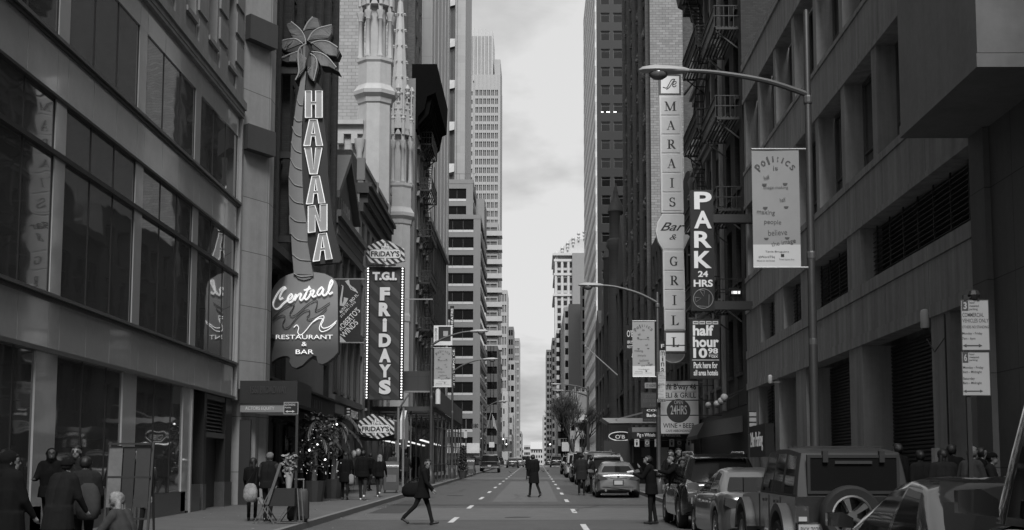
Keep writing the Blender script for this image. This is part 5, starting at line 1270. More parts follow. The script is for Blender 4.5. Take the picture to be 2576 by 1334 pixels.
for qy in (549, 768): z = W(1850, qy, d).z; q.box((x1-.1, d+.05, z-.17), (XR+.35, d+.4, z+.17))
q.build('beam', black, pk)
hh = thing('price_sign', 'black sign reading half hour 10.98 +tax, Park here for all area hotels', 'sign', W(1775, 880, d))
x0, z0, x1, z1 = rect(1737, 803, 1811, 953, d); q = MB(); q.box((x0, d, z0), (x1, d+.35, z1)); q.build('sign_box', mat('black_sign_face'), hh)
for s, b, bo_ in (('half',(1743,818,1795,845),.035),('hour',(1743,847,1808,874),.035),('10',(1744,876,1779,901),.035),('98',(1781,876,1806,890),.03),('+tax',(1782,893,1806,900),.01),('Park here for',(1745,911,1805,927),.02),('all area hotels',(1745,931,1806,945),.02)):
    qtxt(s, b, d-.002, PW, hh, bold=bo_, depth=.015)
q = MB(); a, b, c, e = rect(1741, 905, 1809, 907, d); q.box((a, d-.004, b), (c, d, e)); a, b, c, e = rect(1781, 891, 1806, 892, d); q.box((a, d-.004, b), (c, d, e)); q.build('rule', pale, hh)
for i in range(4):
    a, b, c, e = rect(1743+16.5*i, 808, 1757+16.5*i, 816, d); q = MB(); q.box((a, d-.005, b), (c, d, e)); o = q.build('card_panel', pale, hh)
    q = MB(); q.box((a+.03, d-.008, b+.04), (c-.03, d-.006, e-.045)); q.build('card_band', inkG, o)
q = MB(); z = W(1850, 770, d).z
for x in (x0+.25, x1-.25): q.box((x-.04, d+.1, z1), (x+.04, d+.2, W(1768, 782, d).z))
q.build('hanger', black, hh)
# ---------------- delicatessen banner and its neighbours
d = 72.0
cf = thing('deli_banner', "pale banner reading DELI & GRILL, OPEN 24HRS, WINE and BEER", 'sign', W(1707, 1025, d))
x0, z0, x1, z1 = rect(1655, 959, 1757, 1091, d); q = MB(); q.box((x0, d, z0), (x1, d+.12, z1)); q.build('banner_panel', mat('pale_vinyl', .5, .5, amt=.1, scale=.5), cf)
q = MB(); q.box((x0-.05, d+.02, z0-.05), (x1+.05, d+.14, z1+.05)); q.build('banner_frame', dark, cf)
c = W(1707, 1034, d); q = MB(); r = 30/3435*d; q.prism([(c.x+r*math.cos(R(a)), c.z+r*math.sin(R(a))) for a in range(0,360,10)], d-.003, d, 'y'); q.build('roundel', mat('roundel_dark', .03, .5), cf)
for s, b, m, bo_ in (("Café B'way 46",(1660,965,1751,985),inkK,.02),('DELI & GRILL',(1661,988,1751,1001),inkK,.015),('OPEN',(1696,1008,1718,1017),pale,0),('24HRS',(1687,1020,1728,1043),pale,.01),('WINE • BEER',(1668,1065,1748,1077),inkK,.01),('CAFE ABBONDANZA',(1675,1081,1743,1087),inkK,.005)):
    qtxt(s, b, d-.005, m, cf, bold=bo_, depth=.004)
a, b, c_, e = rect(1690, 986, 1751, 987, d); q = MB(); q.box((a, d-.004, b), (c_, d, e)); q.build('rule', inkK, cf)
q = MB()
for qy in (962, 1088): z = W(1757, qy, d).z; q.bar((x1, d+.06, z), (XR+.1, d+.06, z), .06)
q.build('bracket', steel, cf)
def flat_sign(name, label, q4, d, m, lines, cat='sign', th=.12, br=True):
    t = thing(name, label, cat, W((q4[0]+q4[2])/2, (q4[1]+q4[3])/2, d)); x0, z0, x1, z1 = rect(*q4, d)
    q = MB(); q.box((x0, d, z0), (x1, d+th, z1)); q.build('sign_panel', m, t)
    for s, b, mm in lines: qtxt(s, b, d-.003, mm, t, depth=.003, bold=.01)
    if br and x1 > 0: q = MB(); q.bar((x1, d+.05, (z0+z1)/2), (XR+.1, d+.05, (z0+z1)/2), .05); q.build('bracket', black, t)
    return t
bl = mat('black_sign_face')
flat_sign('irish_pub_sign', "black sign reading IRISH RESTAURANT behind the second politics banner", (1574, 818, 1618, 905), 80, bl, [("O'BRIEN",(1577,831,1616,848),inkW),('IRISH',(1578,857,1600,865),inkW),('RESTAURANT',(1578,869,1616,876),inkW),('&',(1589,889,1597,900),inkW)])
flat_sign('scottish_restaurant_sign', 'dark grey sign reading SCOT RESTAURANT & BAR behind the second lamp post', (1612, 988, 1662, 1026), 66, mat('slate_sign', .03, .5), [('SCOTTISH',(1622,992,1658,1001),inkG),('RESTAURANT',(1618,1004,1660,1013),inkG),('& BAR',(1634,1016,1656,1023),inkG)])
flat_sign('curved_sign', 'small arched grey sign reading ANDREWS above the dark restaurant sign', (1622, 963, 1660, 977), 66.5, mat('grey_sign', .16, .5), [('ST ANDREWS',(1626,966,1658,974),inkK)])
flat_sign('barber_sign', 'black and white barber sign reading Barber, WE BUY GOLD, under the dark restaurant sign', (1617, 1029, 1662, 1061), 65, bl, [('COI',(1627,1030,1652,1035),inkW),('Barber',(1627,1041,1661,1049),inkW),('WE BUY GOLD',(1619,1054,1660,1059),inkG)])
flat_sign('vertical_white_sign', 'narrow white sign with stacked black letters behind the second lamp post', (1660, 882, 1674, 945), 70, mat('white_sign_frame'), [('m',(1662,884,1672,895),inkK),('i',(1665,897,1669,909),inkK),('n',(1663,912,1671,922),inkK),('a',(1663,926,1671,938),inkK)])
flat_sign('small_film_sign', 'small black sign with a white letter P above the narrow white sign', (1657, 858, 1674, 880), 70.5, bl, [('F',(1663,866,1671,876),inkW)])
pw = flat_sign('pub_awning', 'pub awning with a grey sloping top and pint glass flags under it', (1590, 1087, 1745, 1104), 74, bl, [('Pig n Whistle Pub & Restaurant',(1603,1090,1712,1101),inkW)], cat='awning', th=3.5, br=False)
x0, z0, x1, z1 = rect(1590, 1074, 1690, 1087, 74); q = MB(); q.prism([(74, z0), (74.02, z0+.25), (77.4, z1+.05), (77.4, z0)], x0, x1, 'x'); q.build('awning_top', mat('grey_awning', .12, .8, amt=.2), pw)
for i, u in enumerate((1602, 1628, 1653, 1690, 1709, 1733)):
    w_ = 6; x0, z0, x1, z1 = rect(u-w_, 1105, u+w_, 1124, 73.9); t = thing('pub_flag', ['pale pub flag with a pint glass, leftmost under the pub awning','grey pub flag with a harp circle, second under the pub awning','pale pub flag with a pint glass, just left of the lamp post','pale pub flag with a pint glass, just right of the lamp post','grey pub flag with a harp circle, right of the lamp post','pale pub flag with a pint glass, rightmost under the pub awning'][i], 'flag', ((x0+x1)/2, 73.9, z1), 0, 'flags under the pub awning')
    grey_ = i in (1, 4); q = MB(); q.box((x0, 73.9, z0), (x1, 73.92, z1)); q.build('cloth', mat('dark_flag', .1, .8) if grey_ else mat('pale_flag', .45, .8, amt=.1), t); cx_ = (x0+x1)/2; h = z1-z0; q = MB()
    if grey_: tube2(q, [(cx_+.09*math.cos(R(a)), z0+h*.5+.09*math.sin(R(a))) for a in range(0,360,30)], 73.89, .015, closed=True)
    else: q.prism([(cx_-.035,z0+h*.15),(cx_+.035,z0+h*.15),(cx_+.06,z0+h*.6),(cx_-.06,z0+h*.6)], 73.895, 73.899, 'y'); q.prism([(cx_-.06,z0+h*.72),(cx_+.06,z0+h*.72),(cx_,z0+h*.9)], 73.895, 73.899, 'y')
    q.build('emblem', inkK if not grey_ else pale, t)
ob = flat_sign('oval_logo_awning', "black awning with a white oval ring emblem, beyond the pub awning", (1532, 1068, 1588, 1112), 88, bl, [("O'B",(1548,1094,1572,1104),inkW)], cat='awning', th=3, br=False)
q = MB(); c = W(1562, 1098, 88); tube2(q, [(c.x+.78*math.cos(R(a)), c.z+.28*math.sin(R(a))) for a in range(20,341,16)], 87.97, .035); q.build('emblem_ring', inkW, ob)
x0, z0, x1, z1 = rect(1514, 1052, 1590, 1064, 88.2); q = MB(); q.prism([(x0, z1), (x1+3, z1), (x1+3, z0), (x0+.5, z0-.02)], 88.2, 92, 'y'); q.build('pale_roof', mat('pale_canopy', .32, .6, amt=.1), ob)
q = MB(); z = W(1560, 1112, 88).z; q.box((W(1532,1112,88).x, 87.9, z-.12), (W(1600,1112,88).x, 88.1, z-.05)); q.build('light_strip', lamp_dim, ob)
q = MB(); p0, p1 = W(1518, 1056, 88), W(1590, 1016, 88); q.bar((p0.x+.8, 88.2, p0.z), (XR+.1, 90, p1.z), .09); q.build('stay_rod', steel, ob)
# shop window with pale posters, standing menu frames
q = MB(); x0, z0, x1, z1 = rect(1520, 1112, 1745, 1165, 76)
q.box((x0, 76.5, gz(76)+KERB), (XR+.1, 76.8, W(1600, 1108, 76).z)); tag(q.build('shopfront', black), 'black pub shop front under the pub awning', 'shopfront')
for i, (a, b, c, e) in enumerate(((1662,1126,1682,1150),(1664,1140,1684,1170),(1725,1116,1748,1170),(1590,1120,1594,1165),(1614,1126,1636,1150))):
    x0, z0, x1, z1 = rect(a, b, c, e, 76.3); q = MB(); q.box((x0, 76.3+.02*i, z0), (x1, 76.33+.02*i, z1)); tag(q.build('shop_poster', pale if i < 3 else mat('dim_poster', .12, .6)), ['pale poster beside the lamp post in the pub window','pale poster low beside the lamp post in the pub window','pale menu poster right of the pub window','thin dim poster strip at the left of the pub window','dim framed poster in the pub window left of the lamp post'][i], 'poster')
# ---------------- cloth banners on the lamp posts
cloth = mat('grey_banner_cloth', .26, .85, amt=.08, scale=.7)
def politics(q4, d, label, pole_x, detail=True):
    t = thing('street_banner', label, 'banner', W((q4[0]+q4[2])/2, q4[1], d), 0, 'banners on the lamp posts')
    x0, z0, x1, z1 = rect(*q4, d); w, h = x1-x0, z1-z0; b = MB(); n, m_ = 10, 16
    f = lambda u, v: d + .004*math.sin(u*5+v*3) + .004*math.sin(v*6.3)
    vs = [(x0+w*i/n, f(i/n, k/m_), z1-h*k/m_) for k in range(m_+1) for i in range(n+1)]
    idx = lambda i, k: k*(n+1)+i
    b.add(vs, [(idx(i,k),idx(i+1,k),idx(i+1,k+1),idx(i,k+1)) for k in range(m_) for i in range(n)], 0)
    k0 = int(m_*.84)
    b.m = [1 if j//n >= k0 else 0 for j in range(m_*n)]
    o = b.build('cloth', [cloth, mat('white_banner_cloth', .5, .8, amt=.05)], t, 60)
    P = lambda u, v: (x0+w*u, z1-h*v)
    def tx(s, u, v, hw, rot, m=inkG, sz=.06):
        a, c = P(u, v); tt = txt(s, a-w*hw, c-h*sz/2, a+w*hw, c+h*sz/2, d-.011, m, None, depth=0, fit=True)
        L = Vector((a, d, c)); tt.data.transform(Matrix.Translation(L) @ Matrix.Rotation(R(rot), 4, 'Y') @ Matrix.Translation(-L)); tt.data.transform(Matrix.Translation(-t.location)); tt.parent = t
    for k, ch_ in enumerate('politics'):
        a = (k-3.5)/3.5; tx(ch_, .5+.36*a, .075+.075*a*a, .045 if ch_ not in 'lit' else .018, 48*a, sz=.065 if ch_ in 'pl' else .045)
    tx('is', .5, .155, .05, 0, sz=.035)
    if detail:
        tx('half', .31, .235, .06, -12, sz=.035); tx('image-making', .5, .325, .26, 0, sz=.03); tx('half', .64, .43, .06, -8, sz=.035)
    for s, u, v, hw, rt in (('making',.28,.54,.19,4),('people',.42,.625,.18,3),('believe',.52,.71,.2,-3),('the image',.64,.8,.26,-10)): tx(s, u, v, hw, rt, sz=.05)
    if detail:
        q = MB()
        for u, v in ((.26,.29),(.7,.285),(.27,.49),(.71,.485),(.28,.755),(.72,.75)):
            a, c = P(u, v); q.prism([(a+w*.05*math.cos(R(k)), c-h*.02*math.sin(R(k))) for k in range(0,181,20)], d-.0115, d-.011, 'y')
        q.build('half_moon_cuts', inkG, t)
        tx('Tania Bruguera', .5, .875, .25, 0, inkK, .02); tx('#WordTSq', .28, .92, .17, 0, inkK, .024); tx('Word on the Street', .26, .95, .19, 0, inkG, .014); tx('Times Square Arts', .7, .94, .16, 0, inkG, .016)
        q = MB(); a, c = P(.58, .905); q.box((a, d-.011, c-h*.012), (a+w*.07, d-.0105, c+h*.012)); q.build('square_mark', inkK, t)
    q = MB()
    for z in (z1+.02, z0-.02): q.tube([(min(x0, pole_x), d, z), (max(x1, pole_x), d, z)], .022, 6)
    q.build('banner_rod', steel, t); return t
politics((1893, 378, 2012, 671), 27.3, 'largest grey banner beginning politics is, on the nearest right lamp post', W(2030, 520, 27.3).x)
politics((1591, 809, 1647, 947), 56.0, 'grey politics banner on the second right lamp post, beside the letter column sign', W(1656, 880, 56).x)
politics((1092, 876, 1136, 973), 76, 'grey politics banner on the left lamp post above the scaffold', W(1085, 900, 76).x, True)
politics((1453, 987, 1479, 1056), 132, 'small far grey politics banner on the third right lamp post', W(1480, 1000, 132).x, False)
# theatre street sign and its neighbour
t = flat_sign('broadway_square_sign', 'white bordered black sign with a pale square, lettered BROADWAY, over the scaffold', (1091, 819, 1138, 869), 77, mat('white_sign_frame'), [], br=False)
x0, z0, x1, z1 = rect(1103, 822, 1134, 858, 76.99); q = MB(); q.box((x0, 76.985, z0), (x1, 76.995, z1)); q.build('black_field', inkK, t)
x0, z0, x1, z1 = rect(1115, 833, 1127, 846, 76.98); q = MB(); q.box((x0, 76.98, z0), (x1, 76.984, z1)); q.build('pale_square', mat('mid_grey_print', .3, .5), t)
for k, ch_ in enumerate('BROADWAY'): qtxt(ch_, (1094,826+5*k,1100,830+5*k), 76.995, inkK, t, depth=.002)
t = flat_sign('vertical_theatre_sign', 'narrow black vertical sign reading THEATRE above the square white bordered sign', (1132, 770, 1142, 832), 100, bl, [], br=False)
def sideways(s, q4, d, t):
    x0, z0, x1, z1 = rect(*q4, d); c = Vector(((x0+x1)/2, d, (z0+z1)/2)); w, h = z1-z0, x1-x0
    o = txt(s, c.x-w/2, c.z-h/2, c.x+w/2, c.z+h/2, d, inkW, None, depth=.003); o.data.transform(Matrix.Translation(c) @ Matrix.Rotation(R(-90), 4, 'Y') @ Matrix.Translation(-c)); o.data.transform(Matrix.Translation(-t.location)); o.parent = t
sideways('THEATRE', (1134.5, 776, 1140, 828), 99.99, t)
t = flat_sign('vertical_show_sign', 'narrow black vertical sign with pale letters beside the left politics banner', (1137, 874, 1145, 976), 100, bl, [], br=False)
sideways('STEINBERG CE', (1138.7, 880, 1143.3, 970), 99.99, t)
p = W(876, 1042, 66); t = thing('striped_pole', 'short pale and black striped pole hanging above the restaurant entrance', 'striped pole', p)
for k in range(8):
    q = MB(); q.lathe([(.09,-.28+.07*k),(.09,-.21+.07*k)], p, 12); q.build('band', pale if k % 2 else inkK, t)
q = MB(); q.bar((XL, 66, p.z+.3), (p.x, 66, p.z+.3), .04); q.build('bracket', black, t)
# ================================================================== street furniture
def lamp_post(X, y, hb, head_q, d, label, arms=1, top=10.2, th=.08):
    """octagonal post, long curved arm towards the road, cobra head"""
    z0 = gz(y)+KERB; t = thing('street_lamp', label, 'street lamp', (X, y, z0), 0, 'cobra head street lamps')
    q = MB(); q.lathe([(.24,0),(.26,.35),(.17,.6),(th*1.25,.8),(th*1.2,2.5),(th*.75,top-z0-.05),(th*.5,top-z0)], (X, y, z0), 10); q.build('post', mat('lamp_post_steel', .05, .5, .3, amt=.25, scale=3), t, 40)
    for z in (hb-.2, hb*.62+z0*.3, hb*.45): q = MB(); q.lathe([(th*1.02,0),(th*1.15,.03),(th*1.15,.14),(th*1.02,.17)], (X, y, z), 10); q.build('collar', mat('lamp_collar', .1, .5, .3, amt=.15), t)
    for k in range(arms):
        dz = -.62*k; hx = head_q.x + .25*k; hz = head_q.z + dz; pts = stroke([(X, hb+dz), (X+(hx-X)*.3, hb+dz+(hz-hb-dz)*.5+.03), (X+(hx-X)*.65, hb+dz+(hz-hb-dz)*.9), (hx+(.3 if X > 0 else -.3), hz)], n=5)
        q = MB(); q.tube([(a, y, z) for a, z in pts], [.065-.025*i/len(pts) for i in range(len(pts))], 8); q.build('arm', mat('lamp_arm_steel', .06, .5, .3, amt=.15), t, 40)
        s = -1 if X > 0 else 1; rings = []
        for u, w, zt, zb in ((-.35,.05,.04,-.04),(-.25,.10,.07,-.06),(0,.15,.10,-.08),(.35,.17,.12,-.07),(.6,.12,.08,-.04),(.68,.04,.03,-.01)):
            rings.append([(hx+s*u, y+w*math.cos(a), hz+((zt if math.sin(a) > 0 else -zb)*math.sin(a))) for a in [2*math.pi*i/10 for i in range(10)]])
        q = MB(); q.loft(rings); hd = q.build('lamp_head', mat('lamp_head_enamel', .3, .4, amt=.1), t, 50)
        q = MB(); q.ball((hx+s*.28, y, hz-.07), (.2,.15,.13), 12); q.build('lamp_lens', mat('lamp_lens_glass', .1, .15, amt=.2), hd, 50)
    return t
p = W(1690, 178, 27.4); lamp_post(W(2048, 1000, 27.4).x, 27.4, W(2020, 238, 27.4).z, p, 27.4, 'nearest street lamp, its arm reaching left in front of the letter column sign', top=W(2015, 25, 27.4).z)
p = W(1496, 718, 56); lamp_post(W(1656, 1000, 56).x, 56, W(1650, 762, 56).z, p, 56, 'second street lamp on the right, carrying parking signs beside the deli banner', top=W(1652, 735, 56).z)
p = W(1403, 967, 132); lamp_post(W(1479, 1050, 132).x, 132, W(1475, 980, 132).z, p, 132, 'third street lamp on the right with two heads, near the bare tree', arms=2, top=W(1478, 972, 132).z, th=.13)
p = W(1198, 834, 76); lamp_post(W(1085, 1000, 76).x, 76, W(1090, 868, 76).z, p, 76, 'first street lamp on the left, rising from the scaffold beside the banners', top=W(1088, 850, 76).z)
p = W(1228, 904, 93); lamp_post(W(1138, 1000, 93).x, 93, W(1140, 935, 93).z, p, 93, 'second street lamp on the left, behind the scaffold', top=W(1140, 925, 93).z)
p = W(1262, 1010, 150); lamp_post(W(1214, 1080, 150).x, 150, W(1216, 1035, 150).z, p, 150, 'third street lamp on the left, near the black pickup', top=W(1214, 1018, 150).z, th=.13)
# ---------------- parking rule signs
signw = mat('sign_sheet_white', .36, .45, amt=.08)
def rule_sign(label, q4, d, lines, post=None, name='parking_regulation_sign', m=signw, ink_=inkG):
    t = thing(name, label, 'parking sign', W((q4[0]+q4[2])/2, q4[3], d)); x0, z0, x1, z1 = rect(*q4, d)
    q = MB(); q.box((x0, d, z0), (x1, d+.008, z1)); q.build('sign_plate', m, t)
    q = MB(); e = (x1-x0)*.025
    for a in ((x0,z0,x0+e,z1),(x1-e,z0,x1,z1),(x0+e,z0,x1-e,z0+e),(x0+e,z1-e,x1-e,z1)): q.box((a[0], d-.003, a[1]), (a[2], d, a[3]))
    q.build('border', ink_, t); U = lambda u, v: (q4[0]+(q4[2]-q4[0])*u, q4[1]+(q4[3]-q4[1])*v)
    for s, u0, v0, u1, v1 in lines:
        a, b = U(u0, v0), U(u1, v1)
        if s == '<>':
            X0, Z0, X1, Z1 = rect(a[0], a[1], b[0], b[1], d); zm = (Z0+Z1)/2; hh_ = (Z1-Z0)/2; q = MB()
            q.prism([(X0,zm),(X0+2*hh_,zm+hh_),(X0+2*hh_,zm+hh_*.35),(X1-2*hh_,zm+hh_*.35),(X1-2*hh_,zm+hh_),(X1,zm),(X1-2*hh_,zm-hh_),(X1-2*hh_,zm-hh_*.35),(X0+2*hh_,zm-hh_*.35),(X0+2*hh_,zm-hh_)], d-.003, d, 'y'); q.build('arrow', ink_, t)
        elif s.startswith('#'):
            X0, Z0, X1, Z1 = rect(a[0], a[1], b[0], b[1], d); q = MB(); q.box((X0, d-.003, Z0), (X1, d, Z1)); q.build('number_field', ink_, t)
            w, h = X1-X0, Z1-Z0; txt(s[1:], X0+w*.25, Z0+h*.15, X1-w*.25, Z1-h*.15, d-.004, m, t, depth=.002, bold=.03)
        else: qtxt(s, (a[0], a[1], b[0], b[1]), d-.001, ink_, t, depth=.002, bold=.005)
    if post is not None:
        q = MB(); X, zt = post; q.box((X-.028, d+.012, gz(d)+KERB-.02), (X+.028, d+.07, zt)); q.build('post', black, t)
    return t
L3 = [('#3',.02,.02,.25,.22),('hour',.29,.03,.48,.08),('metered',.29,.1,.62,.145),('parking',.29,.165,.58,.22),('COMMERCIAL',.04,.26,.8,.34),('VEHICLES ONLY',.04,.375,.97,.45),('OTHERS NO STANDING',.04,.51,.97,.565),('Monday - Friday',.04,.64,.75,.7),('7am - 6pm',.04,.74,.5,.8),('<>',.06,.87,.75,.94)]
L6 = [('#6',.02,.02,.22,.25),('hour',.26,.03,.45,.08),('metered',.26,.1,.6,.145),('parking',.26,.165,.55,.22),('Monday - Friday',.04,.33,.76,.4),('6am - Midnight',.04,.43,.7,.5),('Saturday',.04,.58,.45,.65),('8am - Midnight',.04,.68,.7,.75),('<>',.05,.86,.75,.93)]
d = 18.6
rule_sign('nearest white parking sign numbered 3, COMMERCIAL VEHICLES ONLY, on a thin dark post', (2418, 754, 2489, 882), d, L3, (W(2438, 1000, d).x, W(2440, 742, d).z))
rule_sign('nearest white parking sign numbered 6, fixed below the sign numbered 3 at the right', (2420, 885, 2491, 996), d-.0, L6)
q = MB(); p = W(2452, 742, d); q.ball((p.x, d+.03, p.z), (.09,.09,.08), 8); q.bar((p.x, d, p.z), (W(2425,756,d).x, d, W(2425,756,d).z), .02); q.bar((p.x, d, p.z), (W(2462,756,d).x, d, W(2462,756,d).z), .03); tag(q.build('sign_post_cap', black), 'dark round cap with a stay on top of the nearest parking sign post', 'post cap')
rule_sign('small white parking sign numbered 3 on the second lamp post', (1655, 935, 1675, 968), 55.7, L3)
rule_sign('small white parking sign numbered 6 under the one numbered 3 on the second lamp post', (1655, 969, 1675, 1003), 55.7, L6)
rule_sign('small dark sign plate under the white parking signs on the second lamp post', (1654, 1004, 1675, 1012), 55.7, [('1 2 4 1 8 5',.1,.2,.9,.8)], m=bl, ink_=pale)
rule_sign('black sign reading NO STANDING Anytime in front of the entrance canopy', (714, 1012, 750, 1042), 31.2, [('NO STANDING',.06,.12,.8,.3),('Anytime',.06,.38,.5,.55),('<>',.1,.68,.76,.88)], (W(746, 1100, 31.2).x, W(746, 1010, 31.2).z), m=bl, ink_=pale)
for i, (u, v, u2, v2, d, s) in enumerate(((1230,1112,1244,1126,165,'NO TURN'),(1413,1112,1432,1136,150,'BUS'),(1371+75,1075,1458,1136,140,'BUS LANE'))):
    t = rule_sign(['small pale sign on a post behind the black pickup','small pale sign on a post by the bare tree','tall pale sign on a post left of the third lamp post'][i], (u, v, u2, v2), d, [], (W((u+u2)/2, v, d).x, W(u, v, d).z-.02), m=white)
# ---------------- garage wall lamps / cameras
for i, (a, b, c, e, d) in enumerate(((2315, 778, 2338, 826, 30.4), (1932, 943, 1943, 965, 49.0))):
    t = thing('wall_camera', ['large white cylindrical camera on an arm by the garage shutter','small white dome camera at the far corner of the garage'][i], 'camera', W((a+c)/2, e, d)); x0, z0, x1, z1 = rect(a, b, c, e, d); r = (x1-x0)/2; X = (x0+x1)/2
    q = MB(); q.lathe([(r*.8,0),(r,.02),(r,(z1-z0)*.8),(r*.8,(z1-z0)*.95),(r*.3,z1-z0)], (X, d, z0), 14); q.build('housing', white, t, 50)
    q = MB(); q.bar((X, d, z0+.05), (XR+.02, d, z0+.05), .035); q.bar((X, d+.02, z0+(z1-z0)*.75), (XR+.02, d+.3, z0+(z1-z0)*.85), .02); q.build('arm', steel, t)
    q = MB(); q.ball((X, d, z0), (r*.7, r*.7, r*.4), 10); q.build('lens', black, t)
for i, (u, v, r) in enumerate(((1782, 1019, .14), (1803, 1016, .14), (1814, 1009, .15), (1822, 1000, .16))):
    d = 8.0*FQ/(u-HX); p = W(u, v, d); t = thing('globe_lamp', ['white globe lamp farthest from the garage, behind the deli banner bracket','second white globe lamp from the deli banner','third white globe lamp from the deli banner','white globe lamp nearest the garage, topmost of its row'][i], 'globe lamp', p, 0, 'globe lamps on the loft front')
    q = MB(); q.ball(p, r, 16); q.build('globe', mat('opal_globe', .5, .3, amt=.05), t, 60); q = MB(); q.bar(p, (XR, d, p.z+.35), .03); q.lathe([(.06,-r-.03),(.06,-r+.02)], p, 8); q.build('bracket', black, t)
t = thing('floodlight', 'small lit floodlight on the loft front under the black sign beams', 'floodlight', W(1850, 736, 58)); p = W(1850, 736, 58)
q = MB(); q.obox(p, (.5,.3,.3), (R(20),0,0)); q.bar(p, (XR, 58.3, p.z+.3), .05); q.build('housing', black, t); q = MB(); q.obox((p.x, p.y-.16, p.z-.02), (.36,.02,.12), (R(20),0,0)); q.build('lamp_face', lamp_dim, t)
p = W(1553, 944, 92); q = MB(); a = W(1473, 872, 92); q.tube([p, a], [.05,.03], 6); q.ball(a, .09, 8); tag(q.build('flag_pole', steel), 'bare slanting flag pole jutting from the brownstone', 'flag pole')
# ---------------- scaffold (pavement shed)
sc_ = thing('pavement_shed', 'scaffold shed with a dark plywood parapet over the left pavement, full of steel poles', 'scaffold', (-7.3, 92, gz(92)+KERB))
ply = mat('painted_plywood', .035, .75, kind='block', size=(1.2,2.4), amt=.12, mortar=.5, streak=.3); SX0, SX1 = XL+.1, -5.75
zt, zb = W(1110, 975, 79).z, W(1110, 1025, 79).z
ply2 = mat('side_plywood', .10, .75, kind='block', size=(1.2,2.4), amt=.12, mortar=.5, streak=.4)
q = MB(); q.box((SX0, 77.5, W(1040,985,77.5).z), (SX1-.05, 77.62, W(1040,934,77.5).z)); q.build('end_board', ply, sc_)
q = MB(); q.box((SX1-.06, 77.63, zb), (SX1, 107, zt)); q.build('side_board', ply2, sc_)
q = MB(); q.box((SX0, 77.6, zb-.28), (SX1-.07, 107, zb-.02)); q.build('deck', dark, sc_)
q = MB(); q.box((W(1018,990,77.4).x, 77.2, W(1018,988,77.4).z), (SX1+.02, 77.45, W(1018,984,77.4).z)); q.build('edge_beam', steel, sc_)
pole = mat('scaffold_pole', .12, .5, .4, amt=.3, scale=3)
for i in range(9):
    y = 77.9+3.6*i
    for X in (SX0+.35, (SX0+SX1)/2+.4, SX1-.1):
        q = MB(); q.tube([(X, y, gz(y)+KERB), (X, y, zb-.28)], .05, 8); q.lathe([(.12,0),(.12,.03)], (X, y, gz(y)+KERB), 8); q.build('pole', pole, sc_)
q = MB()
for i in range(8):
    y = 77.9+3.6*i
    for X in (SX0+.35, SX1-.1):
        q.tube([(X, y, gz(y)+.6), (X, y+3.6, zb-.5)] if i % 2 else [(X, y, zb-.5), (X, y+3.6, gz(y)+.6)], .024, 6)
        for z in (1.2, 2.3, 3.4): q.tube([(X, y, gz(y)+z), (X, y+3.6, gz(y)+z)], .024, 6)
    q.tube([(SX0+.35, y, zb-.4), (SX1-.1, y, zb-.4)], .03, 6); q.tube([(SX0+.35, y, gz(y)+2.2), ((SX0+SX1)/2+.4, y, zb-.5)], .024, 6)
q.build('cross_braces', pole, sc_)
q = MB(); q.tube([(W(985,1028,77.3).x, 77.3, W(985,1060,77.3).z), (W(1028,990,77.3).x, 77.3, W(1028,992,77.3).z)], .05, 8); q.build('diagonal_brace', steel, sc_)
q = MB()
for k in range(3): q.box((SX0+.4+k*1.1, 79, 3.62+k*.001), (SX0+.55+k*1.1, 95, 3.68+k*.001))
q.build('strip_light', lamp_dim, sc_)
q = MB(); x0, z0, x1, z1 = rect(1093, 974, 1106, 1015, 75.5); q.lathe([((x1-x0)/2,0),((x1-x0)/2,z1-z0)], ((x0+x1)/2, 76.2, z0), 14); tag(q.build('post_box_cylinder', white), 'white cylinder fixed to the left lamp post under the banners', 'equipment box')
# back wall seen under the shed, shop light
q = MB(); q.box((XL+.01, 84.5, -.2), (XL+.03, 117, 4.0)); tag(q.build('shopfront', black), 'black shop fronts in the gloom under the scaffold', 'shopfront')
# ---------------- mail boxes
def mailbox(X, y, rz, label):
    t = thing('mail_box', label, 'mail box', (0,0,0)); b = MB(); w, dp = .62, .62
    prof = [(-dp/2,.12),(dp/2,.12),(dp/2,1.0)]+[(dp/2*math.cos(R(a)), 1.0+.3*math.sin(R(a))) for a in range(15,181,15)]+[(-dp/2,1.0)]
    b.prism(prof, -w/2, w/2, 'x'); b.build('box', mat('mail_box_blue', .05, .4, amt=.15, coat=.2), t, 40)
    for sx in (-1, 1):
        for sy in (-1, 1): q = MB(); q.box((sx*w/2-.04*sx, sy*.27-.04, 0), (sx*w/2-.1*sx, sy*.27+.04, .14)); q.build('leg', black, t)
    q = MB(); q.box((-.24, -dp/2-.015, 1.02), (.24, -dp/2+.02, 1.1)); q.box((-.2,-dp/2-.01,.45),(.2,-dp/2,.75)); q.build('hatch', mat('mail_box_edge', .12, .4), t)
    t.location = (X, y, gz(y)+KERB); t.rotation_euler = (0,0,rz); return t
p = W(983, 1240, 57); mailbox(p.x, 57, R(8), 'dark mail box on the left pavement beside the two steel posts')
p = W(1184, 1200, 112); mailbox(p.x, 112, 0, 'far dark mail box behind the clipped evergreen')
for i, u in enumerate((1000, 1013)):
    p = W(u, 1240, 58.5); q = MB(); q.tube([(p.x, 58.5, gz(58)+KERB), (p.x, 58.5, gz(58)+KERB+3.6)], .05, 8); tag(q.build('steel_post', steel), ['steel post just right of the nearer mail box','second steel post right of the nearer mail box'][i], 'post')
